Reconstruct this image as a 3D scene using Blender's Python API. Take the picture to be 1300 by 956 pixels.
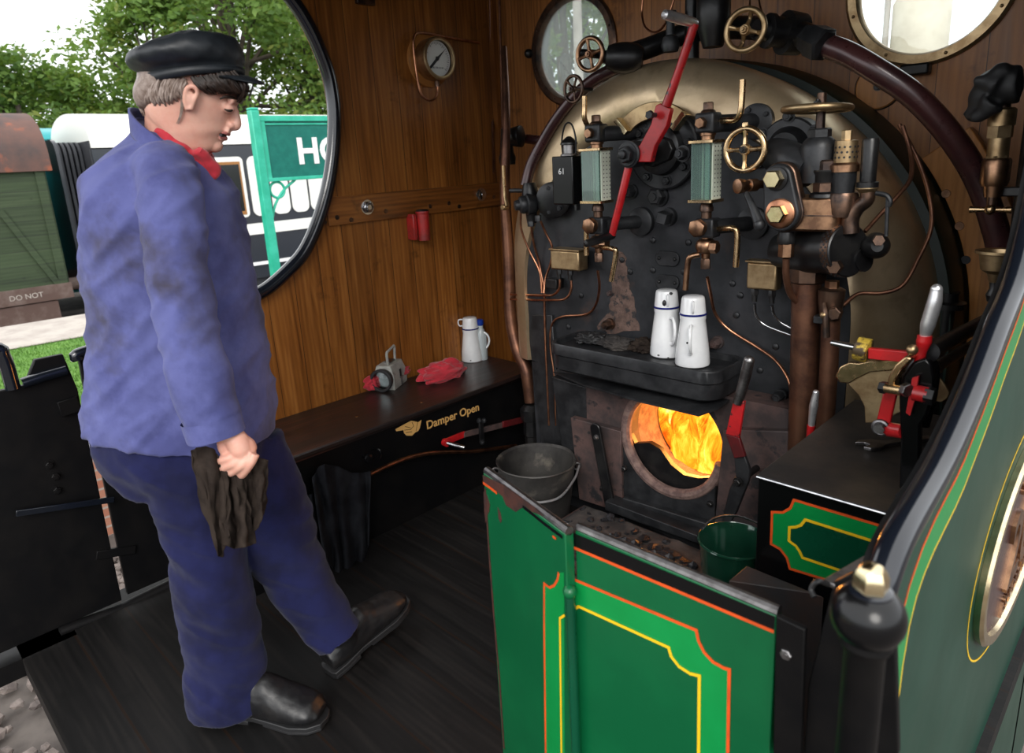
import bpy, bmesh, math, random
from mathutils import Vector, Matrix, noise
random.seed(7)
for _o in list(bpy.data.objects): bpy.data.objects.remove(_o, do_unlink=True)
SC = bpy.context.scene
COL = SC.collection
V = Vector
PI = math.pi
# ------------------------------------------------------------------ camera
FPX = 876.4
YAW, PITCH, ROLL = -0.789102, -0.258476, -0.055743
CAMZ = 1.41
def _basis():
    cy, sy = math.cos(YAW), math.sin(YAW)
    fw = V((sy*math.cos(PITCH), cy*math.cos(PITCH), math.sin(PITCH)))
    r = V((cy, -sy, 0)); u = r.cross(fw)
    return (r*math.cos(ROLL)+u*math.sin(ROLL), -r*math.sin(ROLL)+u*math.cos(ROLL), fw)
CR, CU, CF = _basis()
cam = bpy.data.cameras.new('camera')
camo = bpy.data.objects.new('camera', cam); COL.objects.link(camo)
cam.sensor_fit = 'HORIZONTAL'; cam.sensor_width = 36.0
cam.lens = FPX/1300*36.0
cam.shift_x = 0.0
cam.shift_y = -45/1300
cam.clip_start = 0.02; cam.clip_end = 400
camo.matrix_world = Matrix(((CR.x, CU.x, -CF.x, 0), (CR.y, CU.y, -CF.y, 0), (CR.z, CU.z, -CF.z, CAMZ), (0, 0, 0, 1)))
cam.dof.use_dof = True; cam.dof.focus_distance = 2.15; cam.dof.aperture_fstop = 5.0
SC.camera = camo
# ------------------------------------------------------------------ overcast sky
w = bpy.data.worlds.new('overcast'); SC.world = w; w.use_nodes = True
nt = w.node_tree; nt.nodes.clear()
out = nt.nodes.new('ShaderNodeOutputWorld'); bg = nt.nodes.new('ShaderNodeBackground')
tc = nt.nodes.new('ShaderNodeTexCoord'); sp = nt.nodes.new('ShaderNodeSeparateXYZ')
rp = nt.nodes.new('ShaderNodeValToRGB')
nt.links.new(tc.outputs['Generated'], sp.inputs[0]); nt.links.new(sp.outputs['Z'], rp.inputs[0])
rp.color_ramp.elements[0].position = 0.0; rp.color_ramp.elements[0].color = (0.30, 0.31, 0.30, 1)
rp.color_ramp.elements[1].position = 0.04; rp.color_ramp.elements[1].color = (0.93, 0.96, 1.0, 1)
e = rp.color_ramp.elements.new(0.6); e.color = (0.98, 0.99, 1.0, 1)
nt.links.new(rp.outputs[0], bg.inputs[0]); nt.links.new(bg.outputs[0], out.inputs[0])
bg.inputs[1].default_value = 1.75
# soft sun behind the cloud, from behind the camera's right shoulder
sun = bpy.data.lights.new('sun', 'SUN'); sun.energy = 1.7; sun.angle = math.radians(28); sun.color = (1.0, 0.96, 0.9)
suno = bpy.data.objects.new('sun', sun); COL.objects.link(suno)
suno.rotation_euler = V((-0.52, 0.62, -0.50)).to_track_quat('-Z', 'Y').to_euler()
vs = SC.view_settings
SC.display_settings.display_device = 'sRGB'
vs.view_transform = 'Standard'; vs.look = 'None'; vs.gamma = 1.0; vs.use_curve_mapping = False
vs.exposure = 0.35
# ------------------------------------------------------------------ helpers
def ray(px, py):
    return CR*((px-650)/FPX) - CU*((py-433)/FPX) + CF
def P(px, py, x=None, y=None, z=None, n=None, q=None, d=None):
    """point of the cab lying on a given real plane (x=, y=, z=, plane through q with normal n, or horizontal depth d)"""
    r = ray(px, py); o = V((0, 0, CAMZ))
    if x is not None: t = x/r.x
    elif y is not None: t = y/r.y
    elif z is not None: t = (z-CAMZ)/r.z
    elif d is not None: t = d/(r.x*math.sin(YAW)+r.y*math.cos(YAW))
    else: t = (V(q)-o).dot(V(n))/r.dot(V(n))
    return o + r*t
def mpp(p):
    return (V(p)-V((0, 0, CAMZ))).dot(CF)/FPX
def ortho(ax):
    ax = V(ax).normalized()
    t = V((0, 0, 1)) if abs(ax.z) < .9 else V((1, 0, 0))
    a = ax.cross(t).normalized(); b = ax.cross(a).normalized()
    return ax, a, b
def crom(pts, k=6, closed=False):
    pts = [V(p) for p in pts]
    if len(pts) < 3 and not closed: return pts
    n = len(pts); o = []
    rng = range(n) if closed else range(n-1)
    for i in rng:
        if closed: p0, p1, p2, p3 = pts[(i-1) % n], pts[i], pts[(i+1) % n], pts[(i+2) % n]
        else:
            p1, p2 = pts[i], pts[i+1]
            p0 = pts[i-1] if i > 0 else p1*2-p2
            p3 = pts[i+2] if i+2 < n else p2*2-p1
        for j in range(k):
            t = j/k
            o.append(.5*((2*p1)+(p2-p0)*t+(2*p0-5*p1+4*p2-p3)*t*t+(3*p1-p0-3*p2+p3)*t**3))
    if not closed: o.append(pts[-1])
    return o
def lerpl(L, n):
    o = []
    for i in range(n):
        t = i/(n-1)*(len(L)-1); a = min(int(t), len(L)-2); o.append(L[a]+(L[a+1]-L[a])*(t-a))
    return o
class MB:
    def __init__(s): s.v = []; s.f = []
    def add(s, vs, fs):
        b = len(s.v); s.v += [V(p) for p in vs]; s.f += [tuple(b+i for i in f) for f in fs]; return s
    def box(s, x0, x1, y0, y1, z0, z1):
        return s.add([(x, y, z) for x in (x0, x1) for y in (y0, y1) for z in (z0, z1)],
                     [(0, 1, 3, 2), (4, 6, 7, 5), (0, 4, 5, 1), (2, 3, 7, 6), (0, 2, 6, 4), (1, 5, 7, 3)])
    def obox(s, c, ax, ay, az):
        c = V(c); ax = V(ax); ay = V(ay); az = V(az)
        return s.add([c+ax*i+ay*j+az*k for i in (-1, 1) for j in (-1, 1) for k in (-1, 1)],
                     [(0, 1, 3, 2), (4, 6, 7, 5), (0, 4, 5, 1), (2, 3, 7, 6), (0, 2, 6, 4), (1, 5, 7, 3)])
    def bar(s, p0, p1, w, t, nrm):
        p0 = V(p0); p1 = V(p1); d = (p1-p0); n = V(nrm).normalized(); sd = d.cross(n).normalized()
        return s.obox((p0+p1)/2, d/2, sd*w/2, n*t/2)
    def lathe(s, p0, ax, prof, n=24, cap=True, rot=0):
        ax, a, b = ortho(ax); p0 = V(p0); vs = []; fs = []
        for (h, r) in prof:
            for i in range(n):
                th = 2*PI*i/n+rot; vs.append(p0+ax*h+(a*math.cos(th)+b*math.sin(th))*r)
        for k in range(len(prof)-1):
            for i in range(n):
                j = (i+1) % n; fs.append((k*n+i, k*n+j, (k+1)*n+j, (k+1)*n+i))
        if cap:
            fs.append(tuple(range(n))[::-1]); m = (len(prof)-1)*n; fs.append(tuple(m+i for i in range(n)))
        return s.add(vs, fs)
    def cyl(s, p0, p1, r0, r1=None, n=20):
        p0 = V(p0); p1 = V(p1); d = p1-p0
        return s.lathe(p0, d, [(0, r0), (d.length, r0 if r1 is None else r1)], n)
    def hexn(s, c, ax, r, h, rot=0.3):
        r2 = r*.86
        return s.lathe(V(c)-V(ax).normalized()*h/2, ax, [(0, r), (h*.88, r), (h, r2)], 6, rot=rot)
    def bolt(s, c, ax, r, h=None):
        h = h or r*.9; ax = V(ax).normalized()
        s.lathe(V(c), ax, [(0, r*1.35), (h*.22, r*1.35)], 18)
        s.lathe(V(c)+ax*h*.22, ax, [(0, r), (h*.8, r), (h, r*.82)], 6, rot=random.random())
        return s.lathe(V(c)+ax*h*1.2, ax, [(0, r*.5), (h*.2, r*.42)], 12)
    def tube(s, pts, r, n=12, sm=True, closed=False, k=6):
        q = crom(pts, k, closed) if sm else [V(p) for p in pts]
        m = len(q); rs = [r]*m if not isinstance(r, (list, tuple)) else lerpl(r, m)
        T = []
        for i in range(m):
            a = q[(i-1) % m] if (closed or i > 0) else q[i]; b = q[(i+1) % m] if (closed or i < m-1) else q[i]
            T.append((b-a).normalized())
        _, a, b = ortho(T[0]); vs = []; fs = []
        for i in range(m):
            a = (a-T[i]*a.dot(T[i])).normalized(); b = T[i].cross(a)
            for j in range(n):
                th = 2*PI*j/n; vs.append(q[i]+(a*math.cos(th)+b*math.sin(th))*rs[i])
        for i in range(m if closed else m-1):
            i2 = (i+1) % m
            for j in range(n):
                j2 = (j+1) % n; fs.append((i*n+j, i*n+j2, i2*n+j2, i2*n+j))
        if not closed: fs += [tuple(range(n))[::-1], tuple((m-1)*n+i for i in range(n))]
        return s.add(vs, fs)
    def torus(s, c, ax, R, r, n=12, m=48, a0=0, a1=None):
        ax, a, b = ortho(ax); c = V(c)
        if a1 is None: return s.tube([c+(a*math.cos(2*PI*i/m)+b*math.sin(2*PI*i/m))*R for i in range(m)], r, n, False, True)
        return s.tube([c+(a*math.cos(a0+(a1-a0)*i/m)+b*math.sin(a0+(a1-a0)*i/m))*R for i in range(m+1)], r, n, False)
    def ball(s, c, r, sc=(1, 1, 1), n=20, m=12):
        c = V(c); vs = [c+V((0, 0, r*sc[2]))]; fs = []
        for i in range(1, m):
            for j in range(n):
                t = PI*i/m; p = 2*PI*j/n
                vs.append(c+V((math.sin(t)*math.cos(p)*r*sc[0], math.sin(t)*math.sin(p)*r*sc[1], math.cos(t)*r*sc[2])))
        vs.append(c-V((0, 0, r*sc[2])))
        for j in range(n):
            fs.append((0, 1+j, 1+(j+1) % n)); e = len(vs)-1; k = 1+(m-2)*n; fs.append((e, k+(j+1) % n, k+j))
        for i in range(m-2):
            for j in range(n):
                a = 1+i*n; b = a+n; fs.append((a+j, b+j, b+(j+1) % n, a+(j+1) % n))
        return s.add(vs, fs)
    def prism(s, pts, vec):
        pts = [V(p) for p in pts]; n = len(pts); vec = V(vec)
        return s.add(pts+[p+vec for p in pts], [tuple(range(n))[::-1], tuple(range(n, 2*n))]+[(i, (i+1) % n, (i+1) % n+n, i+n) for i in range(n)])
    def ribbon(s, pts, w, nrm, t=.0006, closed=False):
        pts = [V(p) for p in pts]; n = len(pts); nrm = V(nrm).normalized(); L = []; Rr = []
        for i in range(n):
            def dr(a, b): return (pts[b]-pts[a]).normalized()
            if closed: d0, d1 = dr((i-1) % n, i), dr(i, (i+1) % n)
            else: d0 = dr(max(i-1, 0), max(i-1, 0)+1); d1 = dr(min(i, n-2), min(i, n-2)+1)
            sd = (d0+d1).normalized().cross(nrm); c = max(.45, math.sqrt(max(0, (1+d0.dot(d1))/2)))
            L.append(pts[i]+sd*w/2/c); Rr.append(pts[i]-sd*w/2/c)
        vs = L+Rr+[p+nrm*t for p in L]+[p+nrm*t for p in Rr]; fs = []
        for i in range(n if closed else n-1):
            j = (i+1) % n
            fs += [(2*n+i, 3*n+i, 3*n+j, 2*n+j), (i, j, n+j, n+i), (i, 2*n+i, 2*n+j, j), (n+i, n+j, 3*n+j, 3*n+i)]
        return s.add(vs, fs)
    def loft(s, rings, cap=True):
        n = len(rings[0]); vs = [p for r in rings for p in r]; fs = []
        for k in range(len(rings)-1):
            for i in range(n):
                j = (i+1) % n; fs.append((k*n+i, k*n+j, (k+1)*n+j, (k+1)*n+i))
        if cap: fs += [tuple(range(n))[::-1], tuple((len(rings)-1)*n+i for i in range(n))]
        return s.add(vs, fs)
    def grid(s, rows):
        m = len(rows[0]); vs = [p for r in rows for p in r]
        return s.add(vs, [(i*m+j, i*m+j+1, (i+1)*m+j+1, (i+1)*m+j) for i in range(len(rows)-1) for j in range(m-1)])
ORG = {}
def finish(o, ang=35):
    me = o.data; me.validate()
    bm = bmesh.new(); bm.from_mesh(me); bmesh.ops.recalc_face_normals(bm, faces=bm.faces); bm.to_mesh(me); bm.free()
    for p in me.polygons: p.use_smooth = True
    me.set_sharp_from_angle(angle=math.radians(ang))
def build(mb, name, m, parent=None, org=None, label=None, bevel=0, ang=35, solid=0, subd=0):
    if parent is not None: org = ORG[parent]
    elif org is None:
        if mb.v: org = V((sum(p.x for p in mb.v)/len(mb.v), sum(p.y for p in mb.v)/len(mb.v), min(p.z for p in mb.v)))
        else: org = V((0, 0, 0))
    org = V(org)
    me = bpy.data.meshes.new(name); me.from_pydata([p-org for p in mb.v], [], mb.f); me.update()
    o = bpy.data.objects.new(name, me); COL.objects.link(o)
    me.materials.append(m); finish(o, ang)
    ORG[o] = org
    if parent is not None: o.parent = parent
    else: o.location = org
    if solid:
        md = o.modifiers.new('s', 'SOLIDIFY'); md.thickness = solid; md.offset = 0
    if bevel:
        md = o.modifiers.new('b', 'BEVEL'); md.width = bevel; md.segments = 2; md.limit_method = 'ANGLE'; md.angle_limit = math.radians(40); md.harden_normals = False
    if subd:
        md = o.modifiers.new('u', 'SUBSURF'); md.levels = subd; md.render_levels = subd
    if label: o['label'] = label
    return o
def tag(o, label, cat, group=None, kind=None):
    if label: o['label'] = label
    if cat: o['category'] = cat
    if group: o['group'] = group
    if kind: o['kind'] = kind
    return o
def thing(name, label, cat, loc=(0, 0, 0), group=None):
    o = bpy.data.objects.new(name, None); COL.objects.link(o); o.location = loc; o.empty_display_size = .05
    ORG[o] = V(loc)
    return tag(o, label, cat, group)
def struct(mb, name, m, org=(0, 0, 0), **k):
    o = build(mb, name, m, None, org, **k); o['kind'] = 'structure'; return o
def copy_tree(o, parent=None, delta=None):
    c = o.copy(); COL.objects.link(c)
    if parent is not None: c.parent = parent
    if delta is not None: c.location = o.location+V(delta)
    ORG[c] = V(c.location) if parent is None else ORG[parent]
    for ch in [x for x in bpy.data.objects if x.parent == o]: copy_tree(ch, c)
    return c
def bake(o, voxel=None, smooth=0, fac=.5, disp=None, dec=None):
    """turn the modifiers into one continuous mesh"""
    if voxel:
        md = o.modifiers.new('r', 'REMESH'); md.mode = 'VOXEL'; md.voxel_size = voxel; md.use_smooth_shade = True
    if smooth:
        md = o.modifiers.new('m', 'SMOOTH'); md.iterations = smooth; md.factor = fac
    dg = bpy.context.evaluated_depsgraph_get(); dg.update()
    me = bpy.data.meshes.new_from_object(o.evaluated_get(dg)); old = o.data; mats = list(old.materials)
    o.modifiers.clear(); o.data = me
    if not me.materials:
        for m in mats: me.materials.append(m)
    if disp:
        nm = [v.normal.copy() for v in me.vertices]
        for v, n in zip(me.vertices, nm):
            v.co = v.co+n*disp(v.co+ORG[o], n)
    me.update()
    for p in me.polygons: p.use_smooth = True
    return o
# ------------------------------------------------------------------ materials
def _new(name):
    m = bpy.data.materials.new(name); m.use_nodes = True; n = m.node_tree; n.nodes.clear()
    o = n.nodes.new('ShaderNodeOutputMaterial'); b = n.nodes.new('ShaderNodeBsdfPrincipled')
    n.links.new(b.outputs[0], o.inputs[0]); return m, n, b
def mixc(n, fac, a, b, mode='MIX'):
    x = n.nodes.new('ShaderNodeMix'); x.data_type = 'RGBA'; x.blend_type = mode
    for i, q in ((0, fac), (6, a), (7, b)):
        if isinstance(q, (int, float)): x.inputs[i].default_value = q
        elif isinstance(q, (tuple, list)): x.inputs[i].default_value = (*q[:3], 1)
        else: n.links.new(q, x.inputs[i])
    return x.outputs[2]
def mth(n, op, a, b=0.0, c=None):
    x = n.nodes.new('ShaderNodeMath'); x.operation = op
    for i, q in enumerate((a, b, c)):
        if q is None: continue
        if isinstance(q, (int, float)): x.inputs[i].default_value = q
        else: n.links.new(q, x.inputs[i])
    return x.outputs[0]
def nz(n, vec, scale, detail=5, rough=.6, dist=0):
    x = n.nodes.new('ShaderNodeTexNoise'); x.inputs['Scale'].default_value = scale; x.inputs['Detail'].default_value = detail
    x.inputs['Roughness'].default_value = rough; x.inputs['Distortion'].default_value = dist
    n.links.new(vec, x.inputs['Vector']); return x.outputs['Fac']
def ramp(n, fac, stops):
    x = n.nodes.new('ShaderNodeValToRGB'); n.links.new(fac, x.inputs[0]); e = x.color_ramp.elements
    while len(e) < len(stops): e.new(.5)
    for i, (p, c) in enumerate(stops):
        e[i].position = p; e[i].color = (*c[:3], 1) if isinstance(c, (tuple, list)) else (c, c, c, 1)
    return x.outputs[0]
def obj_co(n, sc=(1, 1, 1)):
    t = n.nodes.new('ShaderNodeTexCoord'); mp = n.nodes.new('ShaderNodeMapping'); mp.inputs['Scale'].default_value = sc
    n.links.new(t.outputs['Object'], mp.inputs[0]); return mp.outputs[0]
def bumpn(n, b, h, st, d=.002):
    x = n.nodes.new('ShaderNodeBump'); x.inputs['Strength'].default_value = st; x.inputs['Distance'].default_value = d
    n.links.new(h, x.inputs['Height']); n.links.new(x.outputs[0], b.inputs['Normal'])
def mat(name, col, rough=.5, metal=0.0, c2=None, vs=9, lo=.42, hi=.62, bump=0, bs=90, bd=.002, rv=.12, coat=0, sc=(1, 1, 1), spec=.5, c3=None, vs3=30, lo3=.58, hi3=.66, sheen=0):
    m, n, b = _new(name); co = obj_co(n, sc); c = col
    if c2 is not None:
        f = ramp(n, nz(n, co, vs, 6, .65), [(lo, 0.0), (hi, 1.0)]); c = mixc(n, f, col, c2)
    if c3 is not None:
        f3 = ramp(n, nz(n, co, vs3, 5, .6), [(lo3, 0.0), (hi3, 1.0)]); c = mixc(n, f3, c, c3)
    if isinstance(c, tuple): b.inputs['Base Color'].default_value = (*c, 1)
    else: n.links.new(c, b.inputs['Base Color'])
    if rv:
        r = nz(n, co, vs*2.3, 4); r = mth(n, 'MULTIPLY_ADD', r, rv*2, rough-rv); n.links.new(r, b.inputs['Roughness'])
    else: b.inputs['Roughness'].default_value = rough
    b.inputs['Metallic'].default_value = metal; b.inputs['Specular IOR Level'].default_value = spec
    b.inputs['Coat Weight'].default_value = coat; b.inputs['Coat Roughness'].default_value = .12
    if sheen: b.inputs['Sheen Weight'].default_value = sheen
    if bump: bumpn(n, b, nz(n, co, bs, 6, .7), bump, bd)
    return m
def wood(name, axis, wdt, cols, rough=.36, seam=.02, off=0.0, coat=.25, along='z', grain=1.0, spec=.5, seamc=(.012, .005, .002), stain=None):
    m, n, b = _new(name); t = n.nodes.new('ShaderNodeTexCoord'); s = n.nodes.new('ShaderNodeSeparateXYZ'); n.links.new(t.outputs['Object'], s.inputs[0])
    u = s.outputs[axis.upper()]; l = s.outputs[along.upper()]
    q = mth(n, 'DIVIDE', mth(n, 'ADD', u, off+20*wdt), wdt); fl = mth(n, 'FLOOR', q); fr = mth(n, 'FRACT', q)
    wn = n.nodes.new('ShaderNodeTexWhiteNoise'); wn.noise_dimensions = '1D'; n.links.new(fl, wn.inputs['W']); rnd = wn.outputs['Value']
    cmb = n.nodes.new('ShaderNodeCombineXYZ')
    n.links.new(u, cmb.inputs[0]); n.links.new(mth(n, 'MULTIPLY_ADD', rnd, 37.0, mth(n, 'MULTIPLY', l, .07)), cmb.inputs[1]); n.links.new(mth(n, 'MULTIPLY', rnd, 11.0), cmb.inputs[2])
    g1 = nz(n, cmb.outputs[0], 42*grain, 5, .55, .5); g2 = nz(n, cmb.outputs[0], 14*grain, 4, .6, 1.5)
    wv = n.nodes.new('ShaderNodeTexWave'); wv.wave_type = 'BANDS'; wv.bands_direction = 'X'; wv.inputs['Scale'].default_value = 16*grain
    wv.inputs['Distortion'].default_value = 9; wv.inputs['Detail'].default_value = 3; wv.inputs['Detail Scale'].default_value = .6
    n.links.new(cmb.outputs[0], wv.inputs[0])
    g = mth(n, 'MULTIPLY_ADD', g1, .40, mth(n, 'MULTIPLY_ADD', g2, .48, mth(n, 'MULTIPLY', wv.outputs['Fac'], .07)))
    c = ramp(n, g, [(.30, cols[0]), (.47, cols[1]), (.66, cols[2])])
    br = mth(n, 'MULTIPLY_ADD', rnd, .35, .80); c = mixc(n, 1.0, c, br, 'MULTIPLY')
    sm = mth(n, 'LESS_THAN', fr, seam); c = mixc(n, mth(n, 'MULTIPLY', sm, .85), c, seamc)
    co = obj_co(n)
    st = ramp(n, nz(n, co, 7, 6, .7), [(.60, 0.0), (.72, 1.0)]); c = mixc(n, mth(n, 'MULTIPLY', st, .6), c, stain or tuple(x*.35 for x in cols[0]))
    n.links.new(c, b.inputs['Base Color']); b.inputs['Coat Weight'].default_value = coat; b.inputs['Coat Roughness'].default_value = .2; b.inputs['Specular IOR Level'].default_value = spec
    n.links.new(mth(n, 'MULTIPLY_ADD', g2, .3, rough-.12), b.inputs['Roughness'])
    bumpn(n, b, mth(n, 'SUBTRACT', g, mth(n, 'MULTIPLY', sm, .8)), .35, .0015)
    return m
M = {}
M['wall_y'] = wood('cab_wood_side', 'y', .118, [(.105, .032, .006), (.235, .082, .015), (.37, .148, .033)], coat=.12, spec=.35)
M['wall_x'] = wood('cab_wood_front', 'x', .125, [(.15, .055, .014), (.29, .115, .032), (.42, .17, .052)], coat=.08, spec=.3)
M['wall_r'] = wood('cab_wood_arch', 'x', 3.0, [(.22, .08, .018), (.44, .18, .045), (.60, .27, .08)], seam=0, coat=.1, spec=.3)
M['batten'] = wood('cab_wood_batten', 'z', 3.0, [(.05, .016, .004), (.21, .068, .012), (.36, .14, .03)], along='y', seam=0)
M['bench'] = wood('bench_wood', 'x', .19, [(.008, .006, .006), (.017, .010, .009), (.085, .022, .011)], along='y', rough=.42, seam=.025, off=.03, stain=(.012, .011, .012))
M['deck'] = wood('deck_wood', 'y', .16, [(.003, .003, .003), (.006, .0055, .0055), (.014, .012, .011)], along='x', rough=.62, seam=.04, coat=0, spec=.25)
M['roof'] = mat('roof_paint', (.05, .045, .04), .7, c2=(.08, .07, .06))
M['iron'] = mat('black_iron', (.014, .015, .017), .42, .3, c2=(.034, .035, .038), vs=14, bump=.3, bs=60, rv=.12)
M['plate'] = mat('backhead_plate', (.017, .019, .022), .42, .25, c2=(.036, .037, .042), vs=7, bump=.35, bs=40, c3=(.075, .045, .035), vs3=5, lo3=.60, hi3=.72)
M['iron_d'] = mat('dark_oily_iron', (.006, .006, .007), .34, .2, c2=(.015, .0145, .0145), vs=16, bump=.25, bs=70)
M['rusty'] = mat('heat_browned_iron', (.045, .034, .034), .6, .2, c2=(.11, .065, .058), vs=9, bump=.4, bs=50, c3=(.02, .02, .022), vs3=18)
M['crust'] = mat('scaled_ring_iron', (.20, .13, .11), .8, 0, c2=(.10, .06, .055), vs=30, bump=.6, bs=120)
M['black'] = mat('black_gloss_paint', (.003, .003, .0035), .24, 0, coat=.15, spec=.3, rv=.06, bump=.1, bs=8, bd=.003)
M['blacks'] = mat('black_satin_paint', (.0025, .0025, .003), .48, 0, c2=(.005, .0045, .0045), rv=.1, bump=.15, bs=40, spec=.18)
M['rail'] = mat('rail_black_enamel', (.006, .008, .013), .18, .1, coat=.6, rv=.04)
M['brass'] = mat('polished_brass', (.70, .50, .28), .26, 1, c2=(.48, .32, .17), vs=22, rv=.08)
M['brass_w'] = mat('worn_brass', (.50, .36, .20), .40, .95, c2=(.30, .195, .10), vs=16, rv=.12, bump=.1)
M['bright'] = mat('bright_brass', (.84, .70, .43), .20, 1, c2=(.68, .53, .31), vs=30, rv=.05)
M['clad'] = mat('brass_cladding', (.68, .53, .35), .36, .78, c2=(.46, .34, .20), vs=3.2, lo=.36, hi=.68, c3=(.20, .135, .08), vs3=5, lo3=.56, hi3=.78, rv=.12, bump=.12, bs=5, bd=.02)
M['bronze'] = mat('bronze', (.42, .24, .14), .34, 1, c2=(.20, .11, .07), vs=18, rv=.1, bump=.12)
M['bronze_d'] = mat('oily_dark_bronze', (.16, .095, .065), .36, .9, c2=(.055, .042, .038), vs=15, rv=.1, bump=.15)
M['copper'] = mat('copper', (.58, .27, .15), .32, 1, c2=(.30, .13, .08), vs=20, rv=.1)
M['copper_d'] = mat('browned_copper', (.19, .088, .052), .42, .8, c2=(.09, .042, .029), vs=10, rv=.1, bump=.1)
M['oxred'] = mat('oxblood_pipe_paint', (.060, .020, .020), .30, .2, c2=(.035, .014, .016), vs=14, coat=.3)
M['chrome'] = mat('burnished_steel', (.82, .82, .84), .30, .85, c2=(.68, .68, .70), vs=30, rv=.08)
M['steel'] = mat('bright_steel', (.62, .62, .64), .22, 1, c2=(.42, .42, .44), vs=30, rv=.08)
M['redd'] = mat('dark_red_lever_paint', (.10, .008, .010), .4, 0, c2=(.05, .010, .010), vs=14, spec=.3)
M['steel_d'] = mat('dull_steel', (.30, .29, .29), .38, 1, c2=(.14, .13, .13), vs=24, rv=.1)
M['redp'] = mat('red_lever_paint', (.46, .010, .013), .34, 0, c2=(.30, .008, .010), vs=12, c3=(.03, .015, .015), vs3=40, lo3=.62, hi3=.66, coat=.3)
M['redcan'] = mat('red_can_paint', (.40, .018, .018), .35, 0, c2=(.22, .02, .018), vs=20, coat=.2)
M['g_dark'] = mat('dark_engine_green', (.002, .052, .024), .28, 0, c2=(.003, .065, .030), vs=4, coat=.15, spec=.35, rv=.06, c3=(.02, .012, .008), vs3=28, lo3=.70, hi3=.73)
M['g_mid'] = mat('leaf_engine_green', (.003, .215, .045), .30, 0, c2=(.004, .245, .055), vs=5, coat=.15, spec=.35, rv=.06)
M['g_side'] = mat('side_sheet_green', (.006, .038, .024), .34, 0, c2=(.010, .048, .032), vs=3, coat=0, spec=.22, rv=.05)
M['g_band'] = mat('dark_band_green', (.006, .014, .010), .4, 0, c2=(.010, .020, .015), vs=3, spec=.3)
M['g_leaf'] = mat('cab_door_green', (.002, .085, .028), .30, 0, c2=(.003, .105, .034), vs=3, coat=.15, spec=.35, rv=.06, c3=(.035, .014, .010), vs3=6, lo3=.66, hi3=.68)
M['orange'] = mat('orange_lining', (.72, .085, .012), .4, 0, rv=.05, c2=(.55, .07, .012), vs=20)
M['yellow'] = mat('yellow_lining', (.80, .50, .012), .4, 0, rv=.05)
M['rustp'] = mat('bared_rust_paint', (.065, .022, .015), .55, 0, c2=(.03, .014, .012), vs=30)
M['gold'] = mat('gold_lettering', (.62, .36, .12), .45, 0, rv=.05)
M['enamel'] = mat('white_enamel', (.78, .79, .80), .16, 0, c2=(.70, .71, .73), vs=10, coat=.6, rv=.04)
M['blue'] = mat('navy_enamel', (.012, .018, .14), .2, 0, rv=.03)
M['bluecap'] = mat('blue_cap', (.01, .04, .30), .3, 0, rv=.03)
M['chip'] = mat('chipped_enamel', (.012, .012, .014), .5, 0, rv=.05)
M['clear'] = mat('clear_bottle', (.45, .5, .52), .1, 0, rv=.02)
M['lampgrey'] = mat('grey_lamp_paint', (.36, .36, .33), .4, 0, c2=(.27, .27, .25), vs=25, c3=(.06, .05, .045), vs3=50, lo3=.66, hi3=.7)
M['rubber'] = mat('black_rubber', (.012, .012, .013), .55, 0, rv=.05)
M['cloth_red'] = mat('red_cloth', (.50, .018, .035), .85, 0, c2=(.38, .012, .025), vs=12, bump=.4, bs=500, rv=.04, sheen=.3)
M['cloth_rag'] = mat('brown_rag_cloth', (.034, .025, .020), .95, 0, c2=(.018, .013, .011), vs=14, bump=.8, bs=350, rv=.03, spec=.1)
M['cloth_grey'] = mat('grey_knit_cloth', (.014, .015, .018), .95, 0, c2=(.006, .006, .008), vs=10, bump=.8, bs=300, rv=.03, spec=.1)
M['jacket'] = mat('blue_drill_jacket', (.092, .102, .265), .9, 0, c2=(.056, .062, .180), vs=7, bump=.35, bs=420, c3=(.050, .046, .075), vs3=4.5, lo3=.53, hi3=.70, rv=.03, sheen=.1, spec=.2)
M['trouser'] = mat('navy_trousers', (.009, .011, .055), .9, 0, c2=(.005, .006, .032), vs=8, bump=.35, bs=420, rv=.03, sheen=.08, spec=.2)
M['skin'] = mat('skin', (.66, .37, .285), .5, 0, c2=(.60, .28, .21), vs=18, lo=.40, hi=.70, bump=.12, bs=160, rv=.06)
M['skin'].node_tree.nodes['Principled BSDF'].inputs['Subsurface Weight'].default_value = .12
M['skin'].node_tree.nodes['Principled BSDF'].inputs['Subsurface Scale'].default_value = .01
M['lip'] = mat('lip', (.42, .15, .13), .45, 0, rv=.04)
M['hair'] = mat('dark_hair', (.012, .007, .005), .5, 0, c2=(.03, .017, .012), vs=60, rv=.05, spec=.3)
M['hair_g'] = mat('greying_hair', (.17, .12, .095), .5, 0, c2=(.28, .22, .19), vs=70, rv=.05)
M['capm'] = mat('black_cap_cloth', (.009, .012, .016), .5, 0, c2=(.015, .019, .024), vs=14, bump=.3, bs=60, rv=.12)
M['boot'] = mat('black_boot_leather', (.006, .006, .007), .42, 0, c2=(.013, .012, .012), vs=20, bump=.3, bs=90)
M['teal'] = mat('sign_light_teal', (.010, .34, .22), .4, 0, c2=(.03, .42, .29), vs=6, rv=.06)
M['teal_d'] = mat('sign_dark_teal', (.003, .115, .092), .35, 0, c2=(.006, .14, .11), vs=9, rv=.06, spec=.25)
M['white'] = mat('white_paint', (.80, .80, .80), .4, 0, rv=.05)
M['cream'] = mat('coach_cream', (.76, .76, .72), .35, 0, rv=.05)
M['ochre'] = mat('varnished_window_frame', (.30, .13, .03), .4, 0)
M['dglass'] = mat('dark_coach_glass', (.010, .012, .012), .08, 0, rv=.02)
M['navy'] = mat('coach_dark_panel', (.018, .022, .030), .3, 0, rv=.05, coat=.3)
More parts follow.
